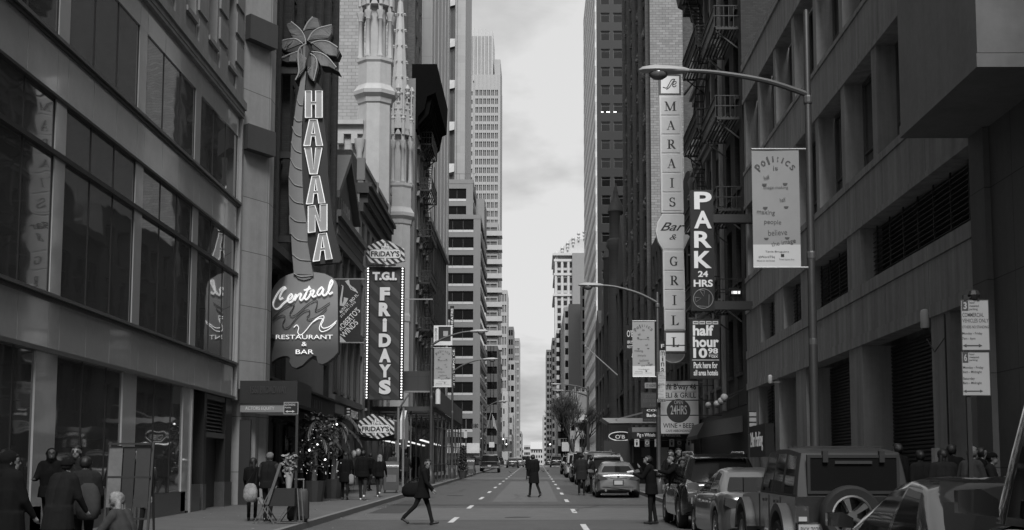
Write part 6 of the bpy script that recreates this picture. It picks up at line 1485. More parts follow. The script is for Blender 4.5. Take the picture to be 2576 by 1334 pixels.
# ---------------- planting
def leaf_cluster(b, c, r, n, rnd, ln=.12, w=.05, m=0):
    for _ in range(n):
        v = Vector((rnd.gauss(0,1), rnd.gauss(0,1), rnd.gauss(0,1))).normalized()*(rnd.random()**.4); p = Vector(c)+Vector((v.x*r[0], v.y*r[1], v.z*r[2]))
        d_ = Vector((rnd.uniform(-1,1), rnd.uniform(-1,1), rnd.uniform(-.8,.5))).normalized()*ln*rnd.uniform(.6,1.4); s = d_.cross(Vector((rnd.uniform(-1,1),rnd.uniform(-1,1),rnd.uniform(-1,1)))).normalized()*w
        b.add([p, p+d_*.5+s, p+d_, p+d_*.5-s], [(0,1,2,3)], m)
leafd = mat('dark_leaf', .035, .5, amt=.35, scale=3); bark = mat('bark', .07, .85, amt=.3, scale=4, bump=.3)
def topiary(X, y, h, label):
    t = thing('clipped_evergreen', label, 'shrub', (X, y, gz(y)+KERB)); z = gz(y)+KERB; rnd = random.Random(int(y))
    q = MB(); q.lathe([(.24,0),(.33,.42),(.36,.45),(.36,.5),(.28,.5)], (X, y, z), 12); q.build('pot', mat('dark_pot', .03, .6), t); q = MB(); q.tube([(X,y,z+.4),(X,y,z+h*.9)], [.05,.02], 6); q.build('trunk', bark, t)
    q = MB()
    for i in range(26): u = (i+.5)/26; leaf_cluster(q, (X, y, z+.5+(h-.5)*u), (.42*(1-u*.55),.42*(1-u*.55),.12), 90, rnd, .11, .03)
    q.build('crown', leafd, t); return t
topiary(W(1164, 1190, 96).x, 96, 2.2, 'dark clipped evergreen in a pot at the kerb beyond the scaffold')
for i, (u, d, h, lb) in enumerate(((790, 46.2, 3.3, 'bushy potted palm strung with tiny lights, nearest the canopy'), (838, 49.5, 3.6, 'potted palm with long fronds reaching right of the restaurant front'))):
    X = W(u, 1180, d).x; z = gz(d)+KERB; t = thing('potted_palm', lb, 'palm plant', (X, d, z)); rnd = random.Random(i+3)
    q = MB(); q.lathe([(.3,0),(.4,.6),(.42,.7),(.34,.7)], (X, d, z), 12); q.build('pot', mat('dark_pot'), t)
    q = MB(); q.tube([(X,d,z+.6),(X+.1,d,z+h-.8)], [.09,.06], 8); q.build('trunk', bark, t)
    q = MB()
    for k in range(12 if i == 0 else 20):
        a = rnd.uniform(0, 6.28); l = rnd.uniform(.6,1.1); up = rnd.uniform(.1,.9); p0 = Vector((X+.1, d, z+h-.8+rnd.uniform(-.5,.1))); prev = None
        for s in range(9):
            f = s/8; p = p0+Vector((math.cos(a)*l*f, math.sin(a)*l*f*.8, up*l*f-1.25*l*f*f*.8))
            if prev is not None:
                dr = (p-prev).normalized(); sd_ = dr.cross(Vector((0,0,1))).normalized()
                for g_ in (1, -1): tip = p+sd_*g_*.26*(1-f*.6)+dr*.12+Vector((0,0,-.1)); q.add([prev, p, tip], [(0,1,2)]); q.add([(prev+p)/2, p, tip+dr*.07], [(0,1,2)])
            prev = p
    if i == 0: leaf_cluster(q, (X+.1, d, z+2.0), (.8,.6,1.0), 900, rnd, .16, .04)
    q.build('fronds', leafd, t)
    for k in range(60 if i == 0 else 10):
        p = (X+rnd.gauss(.1,.42), d+rnd.gauss(-.1,.3), z+rnd.uniform(.9, 2.6)); q = MB(); q.ball(p, .012 if k % 9 else .035, 5); q.build('fairy_light', lamp_dim if k % 9 else lamp_on, t)
# bare street tree, branch by branch
def bare_tree(X, y, h, label, seed=5, dep=6):
    t = thing('bare_tree', label, 'tree', (X, y, gz(y)+KERB)); rnd = random.Random(seed); tr, cr = MB(), MB(); tip = MB()
    def grow(p, d_, l, r, k):
        pts, q_ = [p], p; dd = d_
        for s in range(3): dd = (dd+Vector((rnd.uniform(-.16,.16), rnd.uniform(-.16,.16), rnd.uniform(-.04,.12)))).normalized(); q_ = q_+dd*l/3; pts.append(q_)
        (tr if k == 0 else cr).tube(pts, [r, r*.88, r*.78, r*.66], 6 if k < 2 else 3, caps=False)
        if k >= dep: return
        for s in range((4 if k > 2 else 3) if k else 5):
            a = rnd.uniform(0, 6.28); sp_ = rnd.uniform(.25,.7); u = Vector((math.cos(a), math.sin(a), 0)); grow(pts[rnd.choice((2,3,3)) if k else rnd.choice((2,3))], (dd+u*sp_+Vector((0,0,.18))).normalized(), l*rnd.uniform(.6,.82), r*.62, k+1)
    grow(Vector((X, y, gz(y)+KERB)), Vector((.02,0,1)), h*.33, .17, 0)
    tr.build('trunk', mat('dark_bark', .05, .85, amt=.3, scale=4), t); cr.build('crown', mat('twigs', .045, .85, amt=.2), t); return t
bare_tree(W(1436, 1150, 120).x, 120, 8.0, 'larger bare street tree leaning over the parked cars on the right', 5)
bare_tree(W(1462, 1150, 140).x, 140, 7.0, 'smaller bare tree beside the third right lamp post', 9, 5)
# ---------------- traffic lights and a flag at the avenue
def signal(u, v, d, label, lit, pole_u, arm=False, group='traffic lights at the avenue'):
    p = W(u, v, d); t = thing('traffic_light', label, 'traffic light', p, 0, group)
    q = MB(); q.box((p.x-.19, d, p.z-.55), (p.x+.19, d+.3, p.z+.55)); hs = q.build('housing', black, t)
    for k in range(3):
        q = MB(); q.lathe([(.13,0),(.10,-.03),(.0,-.04)], (p.x, d-.002, p.z+.35-.35*k), 12, 'y'); q.build('lens', lamp_on if k == lit else mat('dead_lens', .03, .2), hs)
        q = MB(); q.lathe([(.15,0),(.15,-.16)], (p.x, d-.003, p.z+.35-.35*k), 12, 'y') if False else q.box((p.x-.15, d-.18, p.z+.48-.35*k), (p.x+.15, d, p.z+.5-.35*k)); q.build('visor', black, hs)
    q = MB(); X = W(pole_u, v, d).x; q.tube([(X, d+.4, gz(d)), (X, d+.4, p.z+(.7 if not arm else 1.2))], .1, 8); q.bar((X, d+.4, p.z+.65), (p.x, d+.3, p.z+.65), .08); q.build('pole', mat('signal_pole', .09, .5, amt=.2), t)
signal(1212, 1109, 205, 'traffic light on the left of the avenue crossing, beside the number 1180', 0, 1212)
signal(1266, 1110, 246, 'traffic light hung over the road left of the street gap', 0, 1288, True)
signal(1274, 1113, 246.6, 'second traffic light hung beside the one over the road', 2, 1290, True)
signal(1384, 1113, 240, 'traffic light hung over the right side of the avenue crossing', 2, 1440, True)
t = thing('striped_flag', 'striped flag on a slanting pole at the corner of the banded office block', 'flag', W(1244, 1050, 249)); a, b = W(1226, 1075, 249), W(1236, 1035, 249)
q = MB(); q.tube([a, b], .06, 6); q.build('flag_pole', steel, t)
for k in range(7):
    q = MB(); x0, z0 = W(1237+1.1*k, 1040+3*k, 249).x, W(1237, 1040+2.3*k, 249).z; q.add([(x0,249,z0),(x0+.08,249.02,z0-.1),(x0+.32+.05*k,249.3,z0-2.3),(x0+.2+.05*k,249.28,z0-2.2)], [(0,1,2,3)]); q.build('stripe', white if k % 2 else inkG, t)
p = W(1172, 1130, 130); t = thing('pole_clock_sign', 'slim pole with a pale box sign and cross arm near the avenue, left side', 'sign', (p.x, 130, gz(130))); q = MB(); q.tube([(p.x,130,gz(130)),(p.x,130,W(1172,1055,130).z)], .07, 8); q.build('pole', pole, t); x0, z0, x1, z1 = rect(1167, 1085, 1175, 1102, 129.8); q = MB(); q.box((x0,129.8,z0),(x1,130.05,z1)); q.box((x0-.4,129.8,z1+.1),(x1+.5,130.05,z1+.2)); q.build('sign_panel', pale, t)
flat_sign('street_news_sign', 'dark long sign hanging over the avenue crossing on the left', (1255, 1118, 1288, 1136), 247, mat('mid_dark_sign', .06, .5), [], br=False)
flat_sign('far_park_sign', 'small far black sign with stacked letters PARK on the right', (1413, 1001, 1420, 1034), 232, bl, [('P',(1415,1006,1419,1012),inkW),('A',(1415,1013,1419,1019),inkW),('R',(1415,1020,1419,1026),inkW),('K',(1415,1027,1419,1033),inkW)], br=False)
# fire standpipe, easel, folding stand, case
X, y = W(345, 1240, 23.5).x, 23.5; z = gz(y)+KERB; t = thing('chrome_standpipe', 'polished chrome standpipe with a domed cap beside the art rack', 'standpipe', (X, y, z))
q = MB(); q.lathe([(.16,0),(.16,.05),(.09,.08),(.085,.75),(.12,.78),(.12,.84),(.09,.88),(.06,.95),(.02,1.0)], (X,y,z), 16); q.build('pipe', mat('chrome', .45, .12, 1.0, amt=.05), t, 50); q = MB(); q.lathe([(.06,-.2),(.07,-.18),(.07,.18),(.06,.2)], (X,y,z+.7), 12, 'x'); q.build('outlet', mat('chrome'), t, 50)
X, y = W(322, 1230, 21.5).x, 21.5; z = gz(y)+KERB; t = thing('art_rack', 'dark upright rack of prints with one pale print, on the near left pavement', 'rack', (X, y, z))
q = MB()
for dx in (-.34, .34):
    q.bar((X+dx, y-.1, z), (X+dx, y+.15, z+1.75), .035); q.bar((X+dx, y+.35, z), (X+dx, y+.12, z+1.5), .03)
for h in (.55, 1.2, 1.72): q.bar((X-.34, y+.03, z+h), (X+.34, y+.03, z+h), .03)
q.build('frame', black, t)
for k, (a, c, v) in enumerate(((-.33,-.12,.1),(-.1,.08,.012),(.1,.32,.02))): q = MB(); q.obox((X+(a+c)/2, y+.03, z+1.2), (c-a, .02, .95), (R(-6),0,0)); q.build('print', mat('print_%d' % k, v, .5, amt=.35, scale=3), t)
X, y = W(712, 1300, 31.2).x, 31.2; z = gz(y)+KERB; t = thing('folding_cart', 'folding stand with crossed metal legs carrying a dark crate, on the left pavement', 'stand', (X, y, z))
q = MB()
for dy in (-.25, .25):
    q.bar((X-.62, y+dy, z), (X-.2, y+dy, z+.85), .025); q.bar((X-.15, y+dy, z), (X-.55, y+dy, z+.6), .025); q.bar((X-.1, y+dy, z+.04), (X+.42, y+dy, z+.04), .025); q.bar((X+.42, y+dy, z+.04), (X+.36, y+dy, z+.8), .025); q.bar((X-.1, y+dy, z+.04), (X+.15, y+dy, z+.4), .02)
q.bar((X-.3, y-.3, z+.45), (X-.02, y-.3, z+1.35), .06); q.build('frame', pole, t)
q = MB(); q.box((X-.3, y-.26, z+.4), (X+.3, y+.26, z+.8)); tag(q.build('black_crate', mat('black_cloth', .015, .8, amt=.2)), 'black crate resting on the folding stand', 'crate')
q = MB(); q.lathe([(.06,0),(.07,.1),(.11,.35),(.08,.36)], (X+.12, y, z+.8), 12); t = q.build('glass_vase', mat('clear_vase', .3, .1), None, 40); tag(t, 'slim glass vase on the black crate', 'vase')
q = MB(); rnd = random.Random(8); leaf_cluster(q, (X+.14, y, z+1.35), (.13,.13,.3), 160, rnd, .1, .04); tag(q.build('flower_bunch', mat('pale_flowers', .2, .7, amt=.4, scale=8)), 'tall bunch of pale flowers in the glass vase', 'flowers')
X = W(750, 1290, 31.9).x; y = 31.9; t = thing('suitcase', 'dark upright suitcase standing beside the folding stand', 'suitcase', (X, y, z))
q = MB(); q.loft([[(X+sx*w_, y+sy*d_, z+h) for sx, sy in ((-1,-.7),(-.7,-1),(.7,-1),(1,-.7),(1,.7),(.7,1),(-.7,1),(-1,.7))] for h, w_, d_ in ((.06,.2,.12),(.1,.24,.15),(.7,.24,.15),(.78,.2,.12))]); q.build('shell', mat('suitcase_cloth', .02, .6, amt=.2), t, 30)
q = MB(); q.box((X-.18, y-.175, z+.15), (X+.18, y-.152, z+.5)); q.build('pocket', mat('suitcase_trim', .035, .6), t)
q = MB(); q.bar((X-.1, y+.1, z+.78), (X-.1, y+.1, z+1.0), .02); q.bar((X+.1, y+.1, z+.78), (X+.1, y+.1, z+1.0), .02); q.bar((X-.12, y+.1, z+1.0), (X+.12, y+.1, z+1.0), .03); q.build('handle', steel, t)
for s in (-1, 1): q = MB(); q.lathe([(.05,-.03),(.05,.03)], (X+s*.18, y, z+.05), 10, 'x'); q.build('wheel', black, t)
# menu stand and balloons outside the restaurant
for i, (u, v, d, vv) in enumerate(((889, 1142, 56, .5), (901, 1138, 56.2, .22), (855, 1136, 55, .04))):
    p = W(u, v, d); t = thing('balloon', ['pale balloon outside the restaurant door','grey balloon beside the pale one','dark balloon to the left of the pale one'][i], 'balloon', p, 0, 'balloons by the restaurant door'); q = MB(); q.lathe([(.0,-.17),(.03,-.165),(.09,-.1),(.125,0),(.11,.08),(.06,.135),(.0,.15)], p, 14); q.build('skin', mat('balloon_%d' % i, vv, .3, amt=.05), t, 60); q = MB(); q.tube([(p.x,p.y,p.z-.17),(p.x+.05,p.y,p.z-.8),(p.x,p.y+.1,gz(d)+KERB)], .006, 4); q.build('string', inkG, t)
x0, z0, x1, z1 = rect(843, 1160, 858, 1190, 52); t = thing('menu_stand', 'pale menu board on a thin stand by the restaurant corner', 'menu stand', (x0, 52, gz(52)+KERB)); q = MB(); q.box((x0, 52, z0), (x1, 52.03, z1)); q.build('board', pale, t); q = MB(); q.bar(((x0+x1)/2, 52.05, gz(52)+KERB), ((x0+x1)/2, 52.05, z1), .03); q.build('stand', black, t)
# pigeons on the road
def pigeon(X, y, rz, label, z=None):
    t = thing('pigeon', label, 'pigeon', (0,0,0), 0, 'pigeons on the road'); b = MB(); f = [(-.19,.012,.02,.10),(-.12,.04,.03,.12),(-.04,.065,.06,.13),(.04,.06,.06,.14),(.09,.04,.045,.17),(.115,.03,.03,.205),(.14,.03,.03,.215),(.165,.012,.012,.205),(.185,.004,.004,.2)]
    b.loft([[(w*math.cos(a), u, zc+h*math.sin(a)) for a in [2*math.pi*i/10 for i in range(10)]] for u, w, h, zc in f]); b.build('body', mat('pigeon_grey', .06, .6, amt=.3, scale=8), t, 60)
    for s in (-1, 1): q = MB(); q.tube([(s*.025,0,.09),(s*.025,.01,.0),(s*.025,.05,.003)], .006, 5); q.build('leg', inkG, t)
    t.location = (X, y, gz(y)+.003); t.rotation_euler = (0,0,rz)
for (u, v, rz, lb) in ((1283, 1191, 1.2, 'pigeon left of the man in the middle of the road'), (1366, 1189, 2.0, 'nearer of two pigeons right of the man in the middle of the road'), (1377, 1188, -1.2, 'farther of two pigeons right of the man in the middle of the road')):
    d = EYE/( (v-1194)/FQ + SLOPE ); p = W(u, v, d); pigeon(p.x, d, rz, lb)
# ================================================================== cars
def cat_interp(xs, ys, x):
    for i in range(len(xs)-1):
        if xs[i] <= x <= xs[i+1] + 1e-9:
            t = (x-xs[i])/(xs[i+1]-xs[i]); t = t*t*(3-2*t)*.5 + t*.5; return ys[i]+(ys[i+1]-ys[i])*t
    return ys[-1]
rubber = mat('tyre_rubber', .014, .8, kind='obj', amt=.15); rimm = mat('alloy_rim', .3, .3, .9, kind='obj', amt=.1); cglassm = mat('car_window_glass', .01, .04, kind='obj', amt=.1, spec=.09)
lampR = mat('tail_lamp_lens', .05, .12, kind='obj', amt=.1, coat=.6); lampC = mat('clear_lamp_lens', .4, .15, kind='obj', amt=.2, coat=.6); plastic = mat('black_plastic', .016, .55, kind='obj', amt=.1); chromem = mat('car_chrome', .6, .12, 1.0, kind='obj', amt=.05); platem = mat('number_plate', .35, .5, kind='obj', amt=.1)
def paintm(name, v, metal=.55, rough=.28): return mat(name, v, rough, metal, kind='obj', amt=.06, coat=.8)
WHEELS = {}
def wheel_mesh(r, w):
    k = (r, w)
    if k not in WHEELS:
        b = MB(); prof = [(r*.66,-w*.42),(r*.9,-w*.5),(r*.985,-w*.36),(r,-w*.2),(r,w*.2),(r*.985,w*.36),(r*.9,w*.5),(r*.66,w*.42),(r*.66,-w*.42)]; b.lathe(prof, (0,0,0), 28, 'x', caps=False)
        c = MB(); c.lathe([(r*.68,-w*.44),(r*.62,-w*.46),(r*.58,-w*.3),(r*.58,w*.3),(r*.62,w*.46),(r*.68,w*.44),(r*.68,-w*.44)], (0,0,0), 24, 'x', caps=False); n = 5
        for i in range(n):
            a = 2*math.pi*i/n
            for s in (-1, 1):
                p = [Vector((s*w*.40, math.cos(a+da)*q, math.sin(a+da)*q)) for da, q in ((-.42,r*.1),(.42,r*.1),(.17,r*.62),(-.17,r*.62))]; p2 = [v+Vector((-s*w*.12,0,0)) for v in p]; c.add(p+p2, [(0,1,2,3),(0,4,5,1),(1,5,6,2),(3,7,4,0),(4,7,6,5)])
        c.lathe([(r*.16,-w*.47),(r*.16,w*.47)], (0,0,0), 12, 'x')
        d = MB(); d.lathe([(r*.57,-w*.1),(r*.57,w*.1)], (0,0,0), 20, 'x')
        WHEELS[k] = (b.mesh('wheel', rubber, smooth=40), c.mesh('rim', rimm, smooth=30), d.mesh('brake_disc', plastic))
    return WHEELS[k]
def add_wheel(t, x, y, r, w):
    a, b, c = wheel_mesh(r, w); o = bpy.data.objects.new('wheel', a); COL.objects.link(o); o.parent = t; o.location = (x, y, r)
    for nm, m in (('rim', b), ('brake_disc', c)): q = bpy.data.objects.new(nm, m); COL.objects.link(q); q.parent = o
def hull(b, L, hw, st, wheels, R_, zw, m=0, lip=.0):
    """lower body: sections along y; the outer skin rises over the wheels"""
    ys = set(); n = 40
    for i in range(n+1): ys.add(round(L*i/n, 4))
    for w in wheels:
        for k in range(-8, 9): ys.add(round(w+R_*math.sin(math.pi/2*k/8), 4))
        ys |= {round(w-R_-.004,4), round(w+R_+.004,4)}
    ys |= {.03, .08, .16, L-.03, L-.08, L-.16}
    ys = sorted(y for y in ys if 0 <= y <= L); sy = [s[0] for s in st]; rings = []
    for y in ys:
        zb, zt, k = (cat_interp(sy, [s[j] for s in st], y) for j in (1, 2, 3)); w_ = hw*k; za = zb
        for wy in wheels:
            if abs(y-wy) < R_: za = max(za, zw+math.sqrt(max(0, R_*R_-(y-wy)**2)))
        za = min(za, zt-.12); inn = w_-.24; hgt = zt-za; za_in = za if za > zb+.01 else zb
        side = [(w_*.965, za), (w_*.99, za+hgt*.12), (w_, za+hgt*.32), (w_*.995, za+hgt*.55), (w_*.975, za+hgt*.74), (w_*.94, zt-.075), (w_*.90, zt-.03), (w_*.82, zt-.004), (w_*.5, zt+.018), (0, zt+.026)]
        bot = [(0, zb), (inn*.6, zb), (inn, zb), (inn+.005, za_in)]
        half = bot + side; rings.append([(x, y, z) for x, z in half] + [(-x, y, z) for x, z in half[-2:0:-1]])
    b.loft(rings, m)
def cabin(t, L, p, paint, glass=cglassm):
    """greenhouse as rings over a rounded plan; panes become their own parts"""
    NT = [0, .05, .25, .5, .75, .90, 1.0]
    side = p['side']; col = []           # (kind, param, flag of the face after it)
    rf = [-.88, -.45, 0, .45, .88]
    body, pans = MB(), {}
    def ring(tt):
        s = tt**1.4; yr = p['yr0']+(p['yr1']-p['yr0'])*tt; yf = p['yf0']+(p['yf1']-p['yf0'])*tt; w = p['w0']+(p['w1']-p['w0'])*s; z = p['z0']+(p['z1']-p['z0'])*tt; c = p.get('c', .12)
        pts = []
        for u in rf: pts.append((u*w*.94, yr-p.get('bulge',.06)*(1-u*u), z))
        pts.append((w*.97, yr+c*.35, z))
        ss = [0]+[q[1] for q in side]
        y0, y1 = yr+c, yf-c
        for f in ss: pts.append((w, y0+(y1-y0)*f, z))
        pts.append((w*.97, yf-c*.35, z))
        for u in rf[::-1]: pts.append((u*w*.94, yf+p.get('bulge',.06)*1.4*(1-u*u), z))
        pts.append((-w*.97, yf-c*.35, z))
        for f in ss[::-1]: pts.append((-w, y0+(y1-y0)*f, z))
        pts.append((-w*.97, yr+c*.35, z)); ym, hl = (yr+yf)/2, (yf-yr)/2; A = p.get('arch', .06)*tt
        return [(x, y_, z_-A*min(1.0, abs(y_-ym)/hl)**2.2) for x, y_, z_ in pts]
    rings = [ring(q) for q in NT]; n = len(rings[0]); ns = len(side)
    fl = []
    for j in range(n):
        if j < 4: fl.append('rear')
        elif j in (4, 5): fl.append(None)
        elif j < 6+ns: fl.append('side%d' % (j-6) if side[j-6][2] else None)
        elif j < 6+ns+2: fl.append(None)
        elif j < 6+ns+2+4: fl.append('front')
        elif j < 6+ns+2+4+2: fl.append(None)
        elif j < 6+ns+2+4+2+ns: k = ns-1-(j-(6+ns+2+4+2)); fl.append('left%d' % k if side[k][2] else None)
        else: fl.append(None)
    for i in range(len(NT)-1):
        for j in range(n):
            q = [rings[i][j], rings[i][(j+1)%n], rings[i+1][(j+1)%n], rings[i+1][j]]
            g = fl[j] if 1 <= i <= 4 and not (fl[j] == 'rear' and p.get('norear')) else None
            if g: pans.setdefault(g, MB()).add(q, [(0,1,2,3)])
            else: body.add(q, [(0,1,2,3)])
    top = rings[-1]; cy = sum(q[1] for q in top)/n; prev = top
    for k, dz in ((.93,.012),(.75,.035),(.4,.05)):
        r = [(q[0]*k, cy+(q[1]-cy)*k, p['z1']+(q[2]-p['z1'])*k*k+dz*p.get('dome',1)) for q in top]; body.loft([prev, r], caps=False); prev = r
    body.add(prev, [tuple(range(n))])
    o = body.build('cabin', paint, t, 42)
    for g, b in pans.items():
        # merge the pane's grid, keep it smooth
        b.build('window' if g not in ('front','rear') else ('windscreen' if g == 'front' else 'rear_window'), glass, t, 60)
def car(name, label, kind, X, y, rz, paint, group=None, cat='car', extra=None):
    """X, y: rear left-to-right centre on the road, car pointing away"""
    t = thing(name, label, cat, (0,0,0), 0, group); K = dict(sedan=dict(L=4.65,hw=.9,wh=(.86,3.72),r=.325), suv=dict(L=4.75,hw=.95,wh=(.9,3.75),r=.37), van=dict(L=4.9,hw=.98,wh=(.95,3.9),r=.36), pickup=dict(L=5.6,hw=.99,wh=(1.15,4.6),r=.39))[kind]
    L, hw, wh, r = K['L'], K['hw'], K['wh'], K['r']
    if kind == 'sedan':
        st = [(0,.34,.86,.80),(.06,.30,.95,.88),(.2,.24,.985,.95),(.7,.2,1.0,.99),(1.4,.18,.96,1),(3.1,.18,.93,1),(3.6,.18,.90,.985),(4.25,.2,.80,.93),(4.5,.24,.70,.85),(4.65,.32,.58,.72)]
        cb = dict(yr0=.62,yr1=1.42,yf0=3.42,yf1=2.62,w0=.80,w1=.57,z0=.93,z1=1.40,c=.13,arch=.11,side=[('p',.10,0),('g',.44,1),('p',.48,0),('g',.9,1),('p',1,0)])
    elif kind in ('suv', 'van'):
        st = [(0,.42,.98,.86),(.06,.38,1.06,.92),(.2,.32,1.08,.97),(.8,.27,1.08,1),(3.0,.27,1.05,1),(3.6,.27,1.02,.985),(4.4,.3,.94,.93),(L-.1,.36,.8,.84),(L,.42,.68,.74)]
        cb = dict(yr0=.10,yr1=.42,yf0=3.55,yf1=2.7,w0=.86,w1=.68,z0=1.04,z1=1.66,c=.14,side=[('p',.06,0),('g',.25,1),('p',.29,0),('g',.58,1),('p',.62,0),('g',.93,1),('p',1,0)])
        if kind == 'van': cb.update(z1=1.86, yr1=.25, yf1=2.9, w1=.78)
    else:
        st = [(0,.5,1.06,.94),(.06,.46,1.1,.96),(.3,.42,1.1,.99),(2.0,.4,1.1,1),(4.2,.4,1.1,1),(4.6,.42,1.12,.985),(5.3,.46,1.04,.93),(5.5,.5,.92,.88),(5.6,.55,.8,.8)]
        cb = dict(yr0=1.75,yr1=1.95,yf0=4.25,yf1=3.45,w0=.86,w1=.72,z0=1.1,z1=1.78,c=.1,side=[('p',.06,0),('g',.42,1),('p',.48,0),('g',.92,1),('p',1,0)])
    b = MB(); hull(b, L, hw, st, wh, r+.07, r); b.build('body', paint, t, 38); cabin(t, L, cb, paint)
    for wy in wh:
        for s in (-1, 1): add_wheel(t, s*(hw-.125), wy, r, .22)
    bz = st[0][2]
    # lights, bumper, plate
    for s in (-1, 1):
        q = MB()
        if kind == 'sedan': q.prism([(s*.42,bz-.12),(s*.70,bz-.16),(s*.82,bz-.10),(s*.80,bz+.03),(s*.70,bz+.02),(s*.5,bz-.04)], -.012, .26, 'y'); hl = (s*.60, .70)
        elif kind == 'pickup': q.box((s*.80,-.01,bz-.3),(s*.945,.1,bz+.0)); hl = (s*.72, .95)
        else: q.prism([(s*.60,bz-.14),(s*.80,bz-.16),(s*.86,bz+.02),(s*.82,bz+.16),(s*.70,bz+.1),(s*.58,bz-.02)], -.012, .24, 'y'); hl = (s*.66, .86)
        q.build('tail_light', lampR, t, 30)
        q = MB(); q.obox((hl[0], L-.16, hl[1]), (.34,.26,.13), (0,0,-s*R(22))); q.build('headlight', lampC, t, 30)
        q = MB(); mz = cb['z0']+.1; my = cb['yf0']-.45; q.loft([[(s*(hw*.93+.02), my+v[0]*.4, mz+v[1]*.3) for v in ((-.1,-.2),(.1,-.2),(.1,.1),(-.1,.1))], [(s*(hw+.06), my+v[0], mz+v[1]*.75) for v in ((-.06,-.07),(.07,-.07),(.07,.11),(-.06,.11))], [(s*(hw+.2), my+v[0], mz+v[1]*.75) for v in ((-.05,-.05),(.04,-.05),(.04,.1),(-.05,.1))]]); q.build('door_mirror', paint, t, 30)
        q = MB()
        for dy in ((wh[0]+.75, wh[0]+1.72) if kind != 'pickup' else (2.3, 3.2)): q.box((s*hw*.985, dy, cb['z0']-.16), (s*(hw*1.0+.02), dy+.2, cb['z0']-.13))
        q.build('door_handle', chromem, t)
    q = MB()
    if kind == 'pickup': q.box((-.92,-.09,.48),(.92,.06,.66)); q.build('bumper', chromem, t, 30); q = MB(); q.box((-.75,-.012,.72),(.75,.02,.78)); q.build('tailgate_seam', plastic, t)
    else: q.loft([[(x, (-.02 if abs(x) < .7 else .05)+o, z) for x, z, o in ((-hw*.88,.33,.06),(-.6,.30,0),(.6,.30,0),(hw*.88,.33,.06),(hw*.88,.43,.06),(.6,.44,0),(-.6,.44,0),(-hw*.88,.43,.06))], [(x, .3, z) for x, z in ((-hw*.88,.33),(-.6,.30),(.6,.30),(hw*.88,.33),(hw*.88,.43),(.6,.44),(-.6,.44),(-hw*.88,.43))]]); q.build('bumper', plastic, t)
    pz = {'sedan': .53, 'suv': .76, 'van': .74, 'pickup': .60}[kind]; py = {'sedan': .0, 'suv': -.02, 'van': -.02, 'pickup': -.1}[kind]
    q = MB(); q.box((-.165, py-.035, pz), (.165, py+.06, pz+.16)); pt = q.build('number_plate', platem, t)
    q = MB(); q.box((-.21, py-.02, pz-.03), (.21, py+.05, pz+.2)); q.build('plate_recess', plastic, t)
    if kind in ('suv', 'van'):
        for s in (-1, 1): q = MB(); q.tube([(s*.58,.55,cb['z1']),(s*.6,.7,cb['z1']+.09),(s*.6,2.4,cb['z1']+.09),(s*.58,2.55,cb['z1']+.01)], .022, 8); q.build('roof_rail', chromem, t, 50)
        q = MB(); q.box((-.6, .22, cb['z1']-.02), (.6, .46, cb['z1']+.05)); q.build('roof_spoiler', paint, t); q = MB(); q.bar((0,.06,1.12),(.28,.13,1.22),.025); q.box((-.06,.0,1.06),(.06,.1,1.16)); q.build('rear_wiper', plastic, t)
    if kind == 'sedan':
        q = MB(); q.box((-.34,-.0,bz-.10),(.34,.04,bz-.07)); q.build('boot_trim', chromem, t); q = MB(); q.lathe([(.05,0),(.045,-.012)], (0,-.003,bz-.02), 14, 'y'); q.build('badge', chromem, t)
        for s in (-1, 1): q = MB(); q.lathe([(.045,-.03),(.05,.12)], (s*.5,0,.3), 12, 'y'); q.build('exhaust', chromem, t)
    if extra: extra(t)
    t.location = (X, y, gz(y)+.004); t.rotation_euler = (math.atan(SLOPE if y < 246 else 0), 0, rz); return t
silver = paintm('silver_paint', .16); blackp = paintm('black_paint', .012, .1, .12); darkp = paintm('charcoal_paint', .04, .4, .2); whitep = paintm('white_paint', .3, .0, .25); greyp = paintm('grey_paint', .13)
car('parked_sedan', 'silver sedan seen from behind, parked at the right kerb behind two pedestrians', 'sedan', 3.28, 54.6, 0, silver)
car('parked_suv', 'black sport utility vehicle with roof rails, just ahead of the silver grey sedan', 'suv', 4.25, 31.2, R(1), blackp)
car('parked_sedan', 'silver grey sedan half hidden by the boxy off-roader, its bright rear window in view', 'sedan', 4.3, 25.4, R(1.5), paintm('silver_grey_paint', .12))
car('parked_coupe', 'low black car with a bright roof edge, right behind the boxy off-road vehicle', 'sedan', 3.8, 9.85, R(0), blackp, extra=lambda t: setattr(t, 'scale', (1,1,1.03)))
